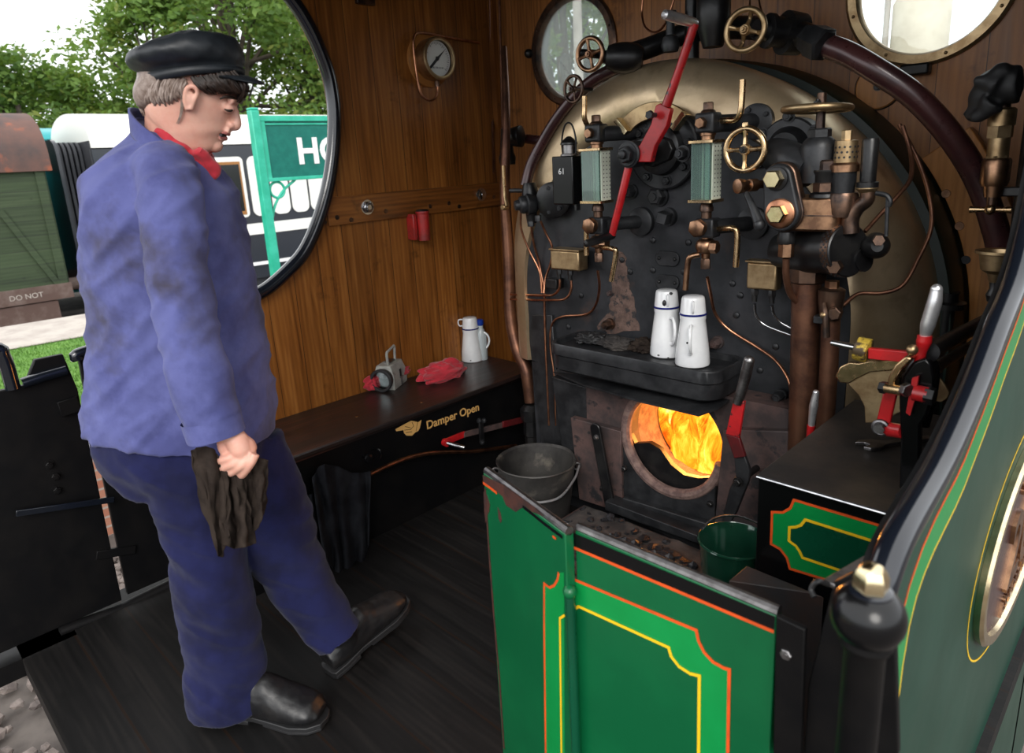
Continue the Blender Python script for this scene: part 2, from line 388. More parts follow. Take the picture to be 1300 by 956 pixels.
M['wag_g'] = wood('wagon_green_plank', 'z', .26, [(.013, .023, .009), (.028, .048, .018), (.048, .070, .032)], along='y', rough=.7, coat=0, seam=.04, grain=.3, seamc=(.012, .018, .01))
M['wag_r'] = mat('wagon_rusted_roof', (.115, .060, .048), .85, 0, c2=(.065, .045, .042), vs=1.3, c3=(.24, .075, .04), vs3=1.6, bump=.3, bs=8)
M['wag_s'] = mat('wagon_rusted_steel', (.085, .050, .040), .8, 0, c2=(.14, .10, .085), vs=3, bump=.3, bs=20)
M['tealc'] = mat('teal_coach', (.010, .26, .28), .4, 0, c2=(.02, .30, .31), vs=1)
M['bellow'] = mat('gangway_bellows', (.016, .018, .024), .6, 0, c2=(.026, .028, .034), vs=3, bump=.3, bs=20)
M['concrete'] = mat('pale_concrete', (.42, .38, .34), .9, 0, c2=(.33, .29, .26), vs=3, bump=.4, bs=40)
M['grass'] = mat('mown_grass', (.075, .19, .022), .9, 0, c2=(.13, .27, .040), vs=5, bump=.8, bs=60, bd=.02)
M['gravel'] = mat('ballast_stone', (.17, .14, .125), .9, 0, c2=(.08, .065, .06), vs=12, bump=.5, bs=60)
M['earth'] = mat('track_earth', (.10, .085, .075), .95, 0, c2=(.06, .05, .045), vs=3, bump=.5, bs=20)
M['coal'] = mat('coal', (.014, .014, .016), .28, .1, c2=(.03, .03, .034), vs=25, bump=.4, bs=40)
M['ash'] = mat('ash_dust', (.016, .014, .014), .9, 0, c2=(.045, .038, .034), vs=12, bump=.5, bs=60)
M['leaf'] = mat('leaf_mid', (.11, .20, .038), .7, 0, c2=(.18, .28, .06), vs=.8, rv=.05)
M['leaf2'] = mat('leaf_dark', (.060, .125, .028), .7, 0, c2=(.10, .175, .04), vs=.8, rv=.05)
M['leaf3'] = mat('leaf_yellow', (.14, .19, .03), .7, 0, c2=(.20, .22, .04), vs=.8, rv=.05)
for k in ('leaf', 'leaf2', 'leaf3'):
    _n = M[k].node_tree; _b = _n.nodes['Principled BSDF']; _o = _n.nodes['Material Output']
    _t = _n.nodes.new('ShaderNodeBsdfTranslucent'); _m = _n.nodes.new('ShaderNodeMixShader'); _m.inputs[0].default_value = .35
    _t.inputs[0].default_value = (.22, .36, .05, 1)
    _n.links.new(_b.outputs[0], _m.inputs[1]); _n.links.new(_t.outputs[0], _m.inputs[2]); _n.links.new(_m.outputs[0], _o.inputs[0])
M['bark'] = mat('bark', (.07, .055, .04), .9, 0, c2=(.04, .03, .024), vs=4, bump=.6, bs=14)
M['dial'] = mat('dial_white', (.70, .71, .68), .4, 0, rv=.03)
M['gskin'] = mat('pale_plate', (.66, .70, .58), .4, 0, rv=.04)
def glassy(name, tint, refl=.5, rough=.02, glass=.92):
    m = bpy.data.materials.new(name); m.use_nodes = True; n = m.node_tree; n.nodes.clear()
    o = n.nodes.new('ShaderNodeOutputMaterial'); t = n.nodes.new('ShaderNodeBsdfTransparent'); t.inputs[0].default_value = (*tint, 1)
    g = n.nodes.new('ShaderNodeBsdfGlossy'); g.inputs['Roughness'].default_value = rough
    lw = n.nodes.new('ShaderNodeFresnel'); lw.inputs[0].default_value = 1.5
    mx = n.nodes.new('ShaderNodeMixShader'); f = mth(n, 'MULTIPLY', lw.outputs[0], refl*2)
    n.links.new(f, mx.inputs[0]); n.links.new(t.outputs[0], mx.inputs[1]); n.links.new(g.outputs[0], mx.inputs[2]); n.links.new(mx.outputs[0], o.inputs[0]); return m
M['pane'] = glassy('window_glass', (.93, .97, .96))
M['hazy'] = glassy('hazy_window_glass', (.93, .97, .96))
_n = M['hazy'].node_tree; _o = [x for x in _n.nodes if x.type == 'OUTPUT_MATERIAL'][0]; _l = _o.inputs[0].links[0].from_socket
_t = _n.nodes.new('ShaderNodeBsdfTranslucent'); _m = _n.nodes.new('ShaderNodeMixShader'); _m.inputs[0].default_value = .12; _t.inputs[0].default_value = (.85, .92, .90, 1)  # white translucent share added to brighten the pane with a pale haze
_n.links.new(_l, _m.inputs[1]); _n.links.new(_t.outputs[0], _m.inputs[2]); _n.links.new(_m.outputs[0], _o.inputs[0])
M['gglass'] = glassy('greenish_gauge_glass', (.86, .96, .93), 1.0)
_n = M['gglass'].node_tree; _o = [x for x in _n.nodes if x.type == 'OUTPUT_MATERIAL'][0]; _l = _o.inputs[0].links[0].from_socket
_t = _n.nodes.new('ShaderNodeBsdfDiffuse'); _m = _n.nodes.new('ShaderNodeMixShader'); _m.inputs[0].default_value = .10; _t.inputs[0].default_value = (.50, .68, .62, 1)
_n.links.new(_l, _m.inputs[1]); _n.links.new(_t.outputs[0], _m.inputs[2]); _n.links.new(_m.outputs[0], _o.inputs[0])
def brickmat():
    m, n, b = _new('red_brick'); t = n.nodes.new('ShaderNodeTexCoord'); s = n.nodes.new('ShaderNodeSeparateXYZ'); n.links.new(t.outputs['Object'], s.inputs[0])
    c = n.nodes.new('ShaderNodeCombineXYZ'); n.links.new(s.outputs['Y'], c.inputs[0]); n.links.new(s.outputs['Z'], c.inputs[1])
    k = n.nodes.new('ShaderNodeTexBrick'); n.links.new(c.outputs[0], k.inputs['Vector']); k.inputs['Scale'].default_value = 1
    k.inputs['Brick Width'].default_value = .225; k.inputs['Row Height'].default_value = .075; k.inputs['Mortar Size'].default_value = .008
    k.inputs['Color1'].default_value = (.28, .10, .06, 1); k.inputs['Color2'].default_value = (.36, .17, .11, 1); k.inputs['Mortar'].default_value = (.30, .27, .24, 1)
    n.links.new(k.outputs[0], b.inputs['Base Color']); b.inputs['Roughness'].default_value = .9; return m
M['brick'] = brickmat()
def firemat():
    m = bpy.data.materials.new('flames'); m.use_nodes = True; n = m.node_tree; n.nodes.clear()
    o = n.nodes.new('ShaderNodeOutputMaterial'); e = n.nodes.new('ShaderNodeEmission'); co = obj_co(n, (1, 1, .55))
    f = mth(n, 'MULTIPLY_ADD', nz(n, co, 9, 8, .68, 1.6), .75, mth(n, 'MULTIPLY', nz(n, co, 3.5, 3, .5, .5), .35))
    c = ramp(n, f, [(.36, (.10, .010, .001)), (.44, (.75, .090, .004)), (.53, (1.0, .26, .010)), (.63, (1.0, .55, .05)), (.74, (1.0, .82, .30))])
    n.links.new(c, e.inputs[0]); e.inputs[1].default_value = 1.7; n.links.new(e.outputs[0], o.inputs[0]); return m
M['fire'] = firemat()
# ================================================================== THE CAB SHELL
XL, YF, YB, XR = -2.5, 2.47, 2.0, -0.2
BC = V((-1.31, 0, 1.0))          # boiler axis
def arc(cx, cz, r, a0, a1, n): return [(cx+r*math.cos(math.radians(a0+(a1-a0)*i/n)), cz+r*math.sin(math.radians(a0+(a1-a0)*i/n))) for i in range(n+1)]
struct(MB().box(-2.56, XR+.02, .18, YF, -.06, 0), 'floor', M['deck'])
# far side sheet with its round opening
cut = [P(*p, x=XL) for p in [(317, 378), (340, 365), (364, 344), (385, 320), (402, 284), (415, 240), (422, 195), (424, 150), (421, 118), (415, 90), (403, 58), (390, 31), (370, 0)]]
cutp = [(c.y, c.z) for c in cut]
cutp = [(.72, .93), (.90, .925), (1.02, .93)]+cutp+[(1.33, 2.12), (1.20, 2.19), (1.05, 2.215), (.60, 2.22), (.2, 2.22)]
cs = [(q.y, q.z) for q in crom([(0, a, b) for a, b in cutp], 4)]
wl = MB()
outl = [(0, a, b) for a, b in cs]+[(0, .2, 2.42), (0, YF, 2.42), (0, YF, -.9), (0, .72, -.9)]
wl.prism([V((XL, p[1], p[2])) for p in outl], (-.05, 0, 0))
struct(wl, 'wall_left', M['wall_y'])
tr = MB(); tr.tube([V((XL+.004, a, b)) for a, b in cs], .027, 14, False)
struct(tr, 'trim_1', M['rail'])
tb = MB()
pz = [(421-28, 252), (633, 232), (633, 261), (393, 292)]
zt, zb_ = 1.299, 1.186
tb.box(XL, XL+.014, 1.475, 2.462, zb_, zt)
bt = struct(tb, 'trim_2', M['batten'], bevel=.003)
bt['label'] = 'wooden rail across the planked side wall'
for (px, py) in [(466, 263), (610.5, 247)]:
    c = P(px, py, x=XL+.014); b = MB().lathe(c, (1, 0, 0), [(0, .031), (.004, .031)], 24)
    b.lathe(c+V((.004, 0, 0)), (1, 0, 0), [(0, .026), (.010, .024), (.014, .016)], 6).lathe(c+V((.016, 0, 0)), (1, 0, 0), [(0, .012), (.004, .010)], 14)
    build(b, 'bolt', M['steel'], bt, label='bright steel bolt head')
for (px, py) in [(412, 282), (428, 276), (446, 279), (490, 268), (546, 262), (583, 262), (627, 250), (570, 258)]:
    c = P(px, py, x=XL+.014); build(MB().lathe(c, (1, 0, 0), [(0, .010), (.003, .009)], 14), 'screw', M['bronze_d'], bt)
# front spectacle wall with two round windows
wins = [(-2.02, 1.845), (-.665, 1.845)]
WR_ = .205
def holed(mb, x0, x1, z0, z1, hc, hr, y0, y1, N=96):
    """rectangular plate in the x-z plane with one round hole"""
    o, i_ = [], []
    for k in range(N):
        a = 2*PI*k/N+.0001; d = (math.cos(a), math.sin(a)); t = 1e9
        for (lo, hi, c, dd) in ((x0, x1, hc[0], d[0]), (z0, z1, hc[1], d[1])):
            if dd > 1e-9: t = min(t, (hi-c)/dd)
            elif dd < -1e-9: t = min(t, (lo-c)/dd)
        o.append((hc[0]+d[0]*t, hc[1]+d[1]*t)); i_.append((hc[0]+d[0]*hr, hc[1]+d[1]*hr))
    vs = [V((p[0], y, p[1])) for y in (y0, y1) for L in (o, i_) for p in L]; fs = []
    for k in range(N):
        j = (k+1) % N
        fs += [(k, j, N+j, N+k), (2*N+k, 3*N+k, 3*N+j, 2*N+j), (N+k, N+j, 3*N+j, 3*N+k), (k, 2*N+k, 2*N+j, j)]
    for cx in (x0, x1):
        for cz in (z0, z1):
            best = sorted(range(N), key=lambda k: (o[k][0]-cx)**2+(o[k][1]-cz)**2)
            a = best[0]; bq = (a+1) % N if (o[(a+1) % N][0]-cx)**2+(o[(a+1) % N][1]-cz)**2 < (o[(a-1) % N][0]-cx)**2+(o[(a-1) % N][1]-cz)**2 else (a-1) % N
            base = len(vs)
            for y in (y0, y1): vs += [V((cx, y, cz)), V((o[a][0], y, o[a][1])), V((o[bq][0], y, o[bq][1]))]
            fs += [(base, base+1, base+2), (base+3, base+5, base+4)]
    return mb.add(vs, fs)
wf = MB()
holed(wf, -2.55, -1.345, 1.5, 2.42, wins[0], WR_, YF, YF+.04)
holed(wf, -1.345, XR, 1.5, 2.42, wins[1], WR_, YF, YF+.04)
wf.box(-2.55, XR, YF, YF+.04, -.9, 1.5)
struct(wf, 'wall_front', M['wall_x'], ang=20)
for i, (cx, cz) in enumerate(wins):
    fr = MB(); c = V((cx, YF, cz))
    fr.lathe(c, (0, -1, 0), [(0, WR_+.028), (.010, WR_+.028), (.016, WR_+.020), (.016, WR_-.004), (.004, WR_-.010), (-.02, WR_-.010), (-.02, WR_+.0)], 72, cap=False)
    for k in range(8):
        a = 2*PI*k/8+.3; fr.ball(c+V((math.cos(a)*(WR_+.009), -.017, math.sin(a)*(WR_+.009))), .005, n=8, m=6)
    f = struct(fr, 'window_%d' % (i+1), M['bronze_d' if i == 0 else 'brass_w'])
    ORG[f] = V((0, 0, 0))
    build(MB().cyl(c+V((0, .012, 0)), c+V((0, .016, 0)), WR_-.004, n=64), 'pane', M['hazy' if i == 0 else 'pane'], f, label='clear round glass pane')
struct(MB().box(-2.66, -.10, -.1, YF+.1, 2.42, 2.46), 'ceiling', M['roof'])
rb = MB()
for y in (.55, 1.15, 1.75): rb.box(-2.5, -.2, y, y+.05, 2.34, 2.42)
struct(rb, 'trim_3', M['roof'])
# corner post where the two walls meet
struct(MB().box(XL, XL+.03, YF-.03, YF, 0, 2.42), 'trim_4', M['wall_y'])
# near side sheet: edge of its opening follows the black beading
ed = [P(*p, x=XR) for p in [(1112, 775), (1150, 680), (1200, 590), (1240, 500), (1270, 420), (1300, 340)]]
edp = [(.80, -.9), (.80, .90), (.785, .895), (.80, .915)]+[(c.y, c.z) for c in ed[1:] if c.y > .83]
edp += [(1.50, 1.33), (1.56, 1.55), (1.555, 1.75), (1.46, 1.96), (1.30, 2.11), (1.05, 2.20), (.6, 2.22), (.2, 2.22)]
es = [(q.y, q.z) for q in crom([(0, a, b) for a, b in edp[2:]], 5)]
outr = [(.80, -.9), (.80, .92)]+es+[(.2, 2.42), (YF+1.1, 2.42), (YF+1.1, -.9)]
wr = MB().prism([V((XR, a, b)) for a, b in outr], (-.012, 0, 0))
wro = struct(wr, 'wall_right', M['g_side'])
wi = MB().prism([V((XR-.012, a, b)) for a, b in outr[:2]+es+[(.2, 2.42), (YF, 2.42), (YF, -.0), (.80, 0)]], (-.02, 0, 0))
struct(wi, 'trim_5', M['blacks'])
struct(MB().tube([V((XR-.006, a, b)) for a, b in es], .019, 16, False), 'trim_6', M['rail'])
# painted lining on the green outside of the side sheet
def SY(px, py): return P(px, py, x=XR)
def off(L, d):
    o = []
    for i in range(len(L)):
        a = L[max(i-1, 0)]; b = L[min(i+1, len(L)-1)]; t = V((b[0]-a[0], b[1]-a[1], 0)); t.normalize(); o.append((L[i][0]+t.y*d, L[i][1]-t.x*d))
    return o
edge_o = [(.80, -.8), (.80, .60)]+[(q[0], q[1]) for q in off([e for e in es if e[0] > .82 and .99 < e[1] < 2.1], .075)]
edge_o = [(.86, -.8), (.86, .2), (.86, .80)]+[e for e in edge_o if e[1] > .93 and e[0] > .96][::4]
edge_o = [(q.y, q.z) for q in crom([(0, a, b) for a, b in edge_o], 6)]
def lin(name, L, wd, m, lift):
    mb = MB().ribbon([V((XR+lift, a, b)) for a, b in L], wd, (1, 0, 0), .0004)
    return build(mb, name, m, wro, label=None)
ORG[wro] = V((0, 0, 0))
lin('lining', off(edge_o, .03), .05, M['g_mid'], .0002)['label'] = 'light green painted lining band'
lin('lining', edge_o, .005, M['orange'], .0003)['label'] = 'thin orange painted line'
lin('lining', off(edge_o, .057), .004, M['yellow'], .0003)['label'] = 'thin yellow painted line'
# ------------------------------------------------------------------ number plate
npc = V((XR, 1.80, .545)); ny, nzr = .42, .215
pl = thing('number_plate', 'cast oval brass number plate on the green outer side of the cab', 'number plate', npc)
def ell(cy, cz, ry, rz, x, n=96, k=1): return [V((x, cy+ry*math.cos(2*PI*i/n), cz+rz*math.sin(2*PI*i/n))) for i in range(n)]
E_ = lambda ry, rz, x: ell(npc.y, npc.z, ry, rz, x)
build(MB().loft([E_(ny-.004, nzr-.004, XR+.0005), E_(ny, nzr, XR+.012), E_(ny-.006, nzr-.006, XR+.018), E_(ny-.026, nzr-.026, XR+.018), E_(ny-.030, nzr-.030, XR+.009)]), 'rim', M['bright'], pl)
build(MB().loft([E_(ny-.030, nzr-.030, XR+.006), E_(ny-.030, nzr-.030, XR+.010)]), 'plate_ground', M['oxred'], pl, label='dark red ground of the plate')
def text_mb(txt, size, o, ux, uy, depth, align='CENTER', space=1.0, bold=0):
    cu = bpy.data.curves.new('t', 'FONT'); cu.body = txt; cu.size = size; cu.align_x = align; cu.extrude = depth/2; cu.offset = bold; cu.space_character = space; cu.resolution_u = 4
    ob = bpy.data.objects.new('t', cu); COL.objects.link(ob); dg = bpy.context.evaluated_depsgraph_get(); dg.update()
    me = bpy.data.meshes.new_from_object(ob.evaluated_get(dg)); mb = MB(); ux = V(ux).normalized(); uy = V(uy).normalized(); uz = ux.cross(uy)
    mb.add([V(o)+ux*v.co.x+uy*v.co.y+uz*(v.co.z+depth/2) for v in me.vertices], [tuple(p.vertices) for p in me.polygons])
    bpy.data.objects.remove(ob, do_unlink=True); bpy.data.curves.remove(cu); bpy.data.meshes.remove(me); return mb
build(text_mb('263', .24, (XR+.010, npc.y, npc.z-.085), (0, 1, 0), (0, 0, 1), .008, bold=.004), 'number', M['bronze'], pl, label='raised brass numerals')
build(text_mb('S.E. & C.R.', .05, (XR+.010, npc.y, npc.z+.11), (0, 1, 0), (0, 0, 1), .006), 'lettering', M['bronze'], pl)
build(text_mb('ASHFORD WORKS', .045, (XR+.010, npc.y, npc.z-.145), (0, 1, 0), (0, 0, 1), .006), 'lettering', M['bronze'], pl)
build(MB().ribbon(E_(ny+.035, nzr+.035, XR+.0004), .004, (1, 0, 0), .0004, True), 'lining', M['yellow'], pl, label='thin yellow line painted round the plate')

# ================================================================== BOILER BACKHEAD
bh = thing('boiler_backhead', 'domed boiler backhead, black face plate ringed with tarnished brass cladding', 'boiler', (-1.31, YB, 0))
def bout(cx, cz, r, zb, y, n=64, taper=0):
    """boiler outline: round crown on straight sides down to zb"""
    pts = [V((cx+r*math.cos(PI*i/n), y, cz+r*math.sin(PI*i/n))) for i in range(n+1)]
    k = 12
    L = [V((cx-r+taper*(j/k), y, cz+(zb-cz)*j/k)) for j in range(1, k+1)]; R = [V((cx+r-taper*(j/k), y, cz+(zb-cz)*j/k)) for j in range(k, 0, -1)]
    return pts+L+R
HC = P(852, 562, y=1.88); HR = .172; HC = V((HC.x, 0, HC.z))
io = bout(-1.275, .885, .622, .0, 1.985, taper=.02)
def polar(poly, hc, N=144):
    o = []
    for k in range(N):
        a = 2*PI*k/N+.0007; d = V((math.cos(a), 0, math.sin(a))); best = None
        for i in range(len(poly)):
            p = poly[i]; q = poly[(i+1) % len(poly)]; e = q-p; den = d.x*e.z-d.z*e.x
            if abs(den) < 1e-12: continue
            w_ = p-V((hc.x, p.y, hc.z)); t = (w_.x*e.z-w_.z*e.x)/den; s = (w_.x*d.z-w_.z*d.x)/den
            if t > 0 and -1e-6 <= s <= 1+1e-6 and (best is None or t < best): best = t
        o.append(V((hc.x+d.x*best, poly[0].y, hc.z+d.z*best)))
    return o
def ringN(hc, r, y, N=144): return [V((hc.x+r*math.cos(2*PI*k/N+.0007), y, hc.z+r*math.sin(2*PI*k/N+.0007))) for k in range(N)]
po = polar(io, HC)
yy = lambda L, y: [V((p.x, y, p.z)) for p in L]
build(MB().loft([yy(po, 2.06), yy(po, 1.985), ringN(HC, HR+.02, 1.985), ringN(HC, HR+.02, 2.10)], cap=False), 'face_plate', M['plate'], bh, ang=50)
cl = [bout(-1.275, .885, .618, .60, 1.995), bout(-1.277, .892, .626, .60, 1.975), bout(-1.295, .945, .655, .60, 1.985), bout(-1.308, .99, .676, .60, 2.01), bout(-1.31, 1.0, .688, .60, 2.05), bout(-1.318, .968, .725, .60, 2.09), bout(-1.336, .905, .785, .60, 2.15), bout(-1.355, .845, .840, .60, 2.22), bout(-1.365, .81, .866, .60, 2.28)]
build(MB().loft(cl, cap=False), 'brass_cladding', M['clad'], bh, ang=60)
for sg_ in (-1, 1):
    build(MB().prism([V((-1.275+sg_*a, y, 0)) for a, y in [(.598, 2.03), (.625, 2.0), (.66, 2.08), (.685, 2.46), (.625, 2.46)]], (0, 0, .60)), 'lower_cladding', M['iron'], bh, label='black lower side of the firebox')
build(MB().loft([bout(-1.365, .81, .864, 0, 2.275), bout(-1.365, .81, .890, 0, 2.28), bout(-1.365, .81, .897, 0, 2.30), bout(-1.365, .81, .897, 0, YF-.002), ], cap=False), 'cladding_band', M['g_band'], bh, label='very dark green band round the boiler')
# inside of the firebox behind the hole
fb = MB(); fb.loft([ringN(HC, HR+.015, 1.90), ringN(HC, HR+.015, 2.085)], cap=False)
fo = [V((HC.x+(.34*math.cos(a)), 2.085, HC.z+.02+.30*math.sin(a))) for a in [2*PI*k/144+.0007 for k in range(144)]]
fb.loft([ringN(HC, HR+.015, 2.085), fo, yy(fo, 2.44)], cap=False)
fb.add(yy(fo, 2.44), [tuple(range(144))])
build(fb, 'firebox', M['crust'], bh, ang=50)
fl = MB()
rows = []
for i in range(25):
    r = []
    for j in range(49):
        x = HC.x-.32+.64*j/48; z = HC.z-.26+.50*i/24
        y = 2.36-.10*noise.noise(V((x*9, z*7, 1)))-.05*noise.noise(V((x*25, z*18, 4)))-(.16*(1-i/24)**2)
        r.append(V((x, y, z)))
    rows.append(r)
fl.grid(rows)
for k in range(26):
    x = HC.x+random.uniform(-.22, .24); y = random.uniform(2.12, 2.24); h = random.uniform(.14, .34)*(1-abs(x-HC.x-.03)*1.8); z0 = HC.z-.22
    dx = random.uniform(-.05, .05); r = random.uniform(.025, .055)
    fl.tube([V((x, y, z0)), V((x+dx*.3, y, z0+h*.4)), V((x+dx, y-.01, z0+h*.75)), V((x+dx*.6, y, z0+h))], [r, r*1.1, r*.6, .003], 8)
fire = build(fl, 'fire', M['fire'], None, (HC.x, 2.2, HC.z-.22)); tag(fire, 'bright orange flames seen through the round firehole', 'fire', kind='stuff')
pt = bpy.data.lights.new('fire_glow', 'POINT'); pt.energy = 14; pt.color = (1, .36, .07); pt.shadow_soft_size = .09
po_ = bpy.data.objects.new('fire_glow', pt); COL.objects.link(po_); po_.location = (HC.x+.02, 2.10, HC.z-.01)
# ------------------------------------------------------------------ firehole door frame
fd = thing('firehole_door_frame', 'heat-browned iron firehole door frame round the glowing round hole', 'firehole door', (HC.x, 1.88, .1))
FX0, FX1, FZ0, FZ1 = -1.53, -.70, .13, .66
def rect(x0, x1, z0, z1, y, n=10): return [V((x0+(x1-x0)*i/n, y, z0)) for i in range(n)]+[V((x1, y, z0+(z1-z0)*i/n)) for i in range(n)]+[V((x1-(x1-x0)*i/n, y, z1)) for i in range(n)]+[V((x0, y, z1-(z1-z0)*i/n)) for i in range(n)]
rc = polar(rect(FX0, FX1, FZ0, FZ1, 1.88), HC)
build(MB().loft([yy(rc, 1.985), yy(rc, 1.89), ringN(HC, HR+.014, 1.89), ringN(HC, HR+.014, 1.96)], cap=False), 'surround_plate', M['rusty'], fd, ang=40)
build(MB().torus((HC.x, 1.882, HC.z), (0, 1, 0), HR+.012, .019, 10, 40, PI*0+.15, PI*1.25), 'hole_ring', M['crust'], fd, label='pale scaled ring round the lower half of the hole')
rng = fd  # lower baffle that half closes the hole
bf = []
for k in range(41):
    a = PI+.12+(PI*.80)*k/40; bf.append(V((HC.x+(HR+.008)*math.cos(a), 1.900, HC.z+(HR+.005)*math.sin(a))))
top = [P(*p, y=1.900) for p in [(886, 607), (868, 603), (852, 590), (838, 570), (824, 562), (806, 563)]]
build(MB().prism(bf+top, (0, .02, 0)), 'baffle_plate', M['iron_d'], fd)
# side cheek plates and the raised left box
build(MB().prism([P(*p, y=1.90) for p in [(700, 478), (770, 500), (790, 545), (790, 652), (722, 628)]], (0, .08, 0)), 'cheek_plate', M['iron'], fd, bevel=.004)
build(MB().prism([P(*p, y=1.86) for p in [(724, 530), (788, 548), (790, 652), (735, 634)]], (0, .03, 0)), 'cheek_plate', M['rusty'], fd, bevel=.003)
build(MB().prism([P(*p, y=1.86) for p in [(918, 545), (1003, 548), (1003, 690), (905, 690), (912, 610)]], (0, .03, 0)), 'cheek_plate', M['rusty'], fd, bevel=.003)
build(MB().prism([P(*p, y=1.845) for p in [(790, 632), (908, 668), (908, 715), (782, 662)]], (0, .05, 0)), 'lower_plate', M['iron'], fd, bevel=.004)
build(MB().prism([P(*p, y=1.80) for p in [(767, 655), (905, 718), (905, 735), (767, 672)]], (0, .09, 0)), 'slide_rail', M['iron_d'], fd, bevel=.004)
build(MB().prism([P(*p, y=1.80) for p in [(768, 636), (912, 690), (912, 700), (768, 648)]], (0, .06, 0)), 'slide_rail', M['iron'], fd, bevel=.003)
for p in [(797, 648), (856, 672), (793, 595), (902, 640), (765, 620)]: build(MB().bolt(P(*p, y=1.845), (0, -1, 0), .009), 'bolt', M['iron_d'], fd)
lp = [P(*p, y=1.872) for p in [(768, 566), (768, 648), (908, 692), (908, 600)]]
lp += [V((HC.x+(HR+.020)*math.cos(a), 1.872, HC.z+(HR+.020)*math.sin(a))) for a in [math.radians(-8-152*k/24) for k in range(25)]]
build(MB().prism(lp, (0, .02, 0)), 'bottom_plate', M['iron'], fd, bevel=.002, label='black plate framing the lower half of the hole')
# link arm on the left
a, b = P(755, 545, y=1.83), P(773, 640, y=1.83)
lk = MB(); dv = (b-a).normalized(); sd = dv.cross(V((0, 1, 0))).normalized()
def capsule(a, b, w, n=10):
    d = (b-a).normalized(); s_ = d.cross(V((0, 1, 0))).normalized(); o = []
    for k in range(n+1): t = -PI/2+PI*k/n; o.append(b+d*math.cos(t)*w/2+s_*math.sin(t)*w/2)
    for k in range(n+1): t = PI/2+PI*k/n; o.append(a+d*math.cos(t)*w/2+s_*math.sin(t)*w/2)
    return o
lo_, li_ = capsule(a, b, .044), capsule(a+dv*.004, a+dv*.05, .016)
build(MB().prism(lo_, (0, .012, 0)), 'link_arm', M['iron_d'], fd, bevel=.003)
build(MB().bolt(a+dv*.03, (0, -1, 0), .008), 'bolt', M['steel_d'], fd); build(MB().bolt(b, (0, -1, 0), .011), 'bolt', M['iron_d'], fd)
# deflector plate under the tray
dq = [P(703, 474, y=1.90), P(740, 490, y=1.80), P(812, 511, y=1.765), P(887, 529, y=1.74), P(912, 520, y=1.80), P(940, 500, y=1.985), V((-1.62, 1.985, .672))]
dfl = MB().add(dq+[p+V((0, 0, .007)) for p in dq]+[V((-1.25, 1.90, .640)), V((-1.25, 1.90, .647))], [((k+1) % 7, k, 14) for k in range(7)]+[(k+7, (k+1) % 7+7, 15) for k in range(7)]+[(k, (k+1) % 7, (k+1) % 7+7, k+7) for k in range(7)])
dfo = build(dfl, 'deflector_plate', M['iron'], None); tag(dfo, 'bent black deflector plate under the tray and above the firehole', 'plate')
# drip tray shelf
def rrect(x0, x1, y0, y1, z, r, n=8):
    o = []
    for cx, cy, a0 in ((x1-r, y1-r, 0), (x0+r, y1-r, 90), (x0+r, y0+r, 180), (x1-r, y0+r, 270)):
        for k in range(n+1): a = math.radians(a0+90*k/n); o.append(V((cx+r*math.cos(a), cy+r*math.sin(a), z)))
    return o
ty = dict(x0=-1.615, x1=-.955, y0=1.775, y1=1.99)
def tr_(d, z, r=.06): return rrect(ty['x0']+d, ty['x1']-d, ty['y0']+d, ty['y1']-d, z, r)
tray = build(MB().loft([tr_(.012, .665), tr_(.004, .672), tr_(.004, .722), tr_(-.003, .726), tr_(-.003, .762), tr_(0, .767), tr_(.008, .764), tr_(.012, .745)]), 'warming_tray', M['iron'], None, (-1.28, 1.99, .665), bevel=.0015)
tag(tray, 'deep black iron tray on the boiler above the fire, holding two cans', 'tray')

# rust streak below the left gauge
def rag_edge(L, y, amp, seed):
    o = []
    for i in range(len(L)):
        a = V((L[i][0], L[i][1], 0)); b = V((L[(i+1) % len(L)][0], L[(i+1) % len(L)][1], 0))
        for k in range(6):
            q = a+(b-a)*k/6; q += V((noise.noise(V((q.x*.2, q.y*.2, seed)))*amp, noise.noise(V((q.x*.2+9, q.y*.2, seed)))*amp, 0)); o.append(P(q.x, q.y, y=y))
    return o
M['streak'] = mat('rust_streak', (.085, .052, .042), .8, .1, c2=(.16, .10, .08), vs=30, bump=.6, bs=150, c3=(.03, .026, .026), vs3=40, lo3=.55, hi3=.62)
build(MB().prism(rag_edge([(783, 318), (793, 322), (797, 350), (806, 384), (812, 420), (770, 424), (757, 414), (772, 396), (778, 372), (776, 345)], 1.985, 5, 2), (0, -.0012, 0)), 'rust_streak', M['streak'], bh, label='rust and limescale streak running down the plate')
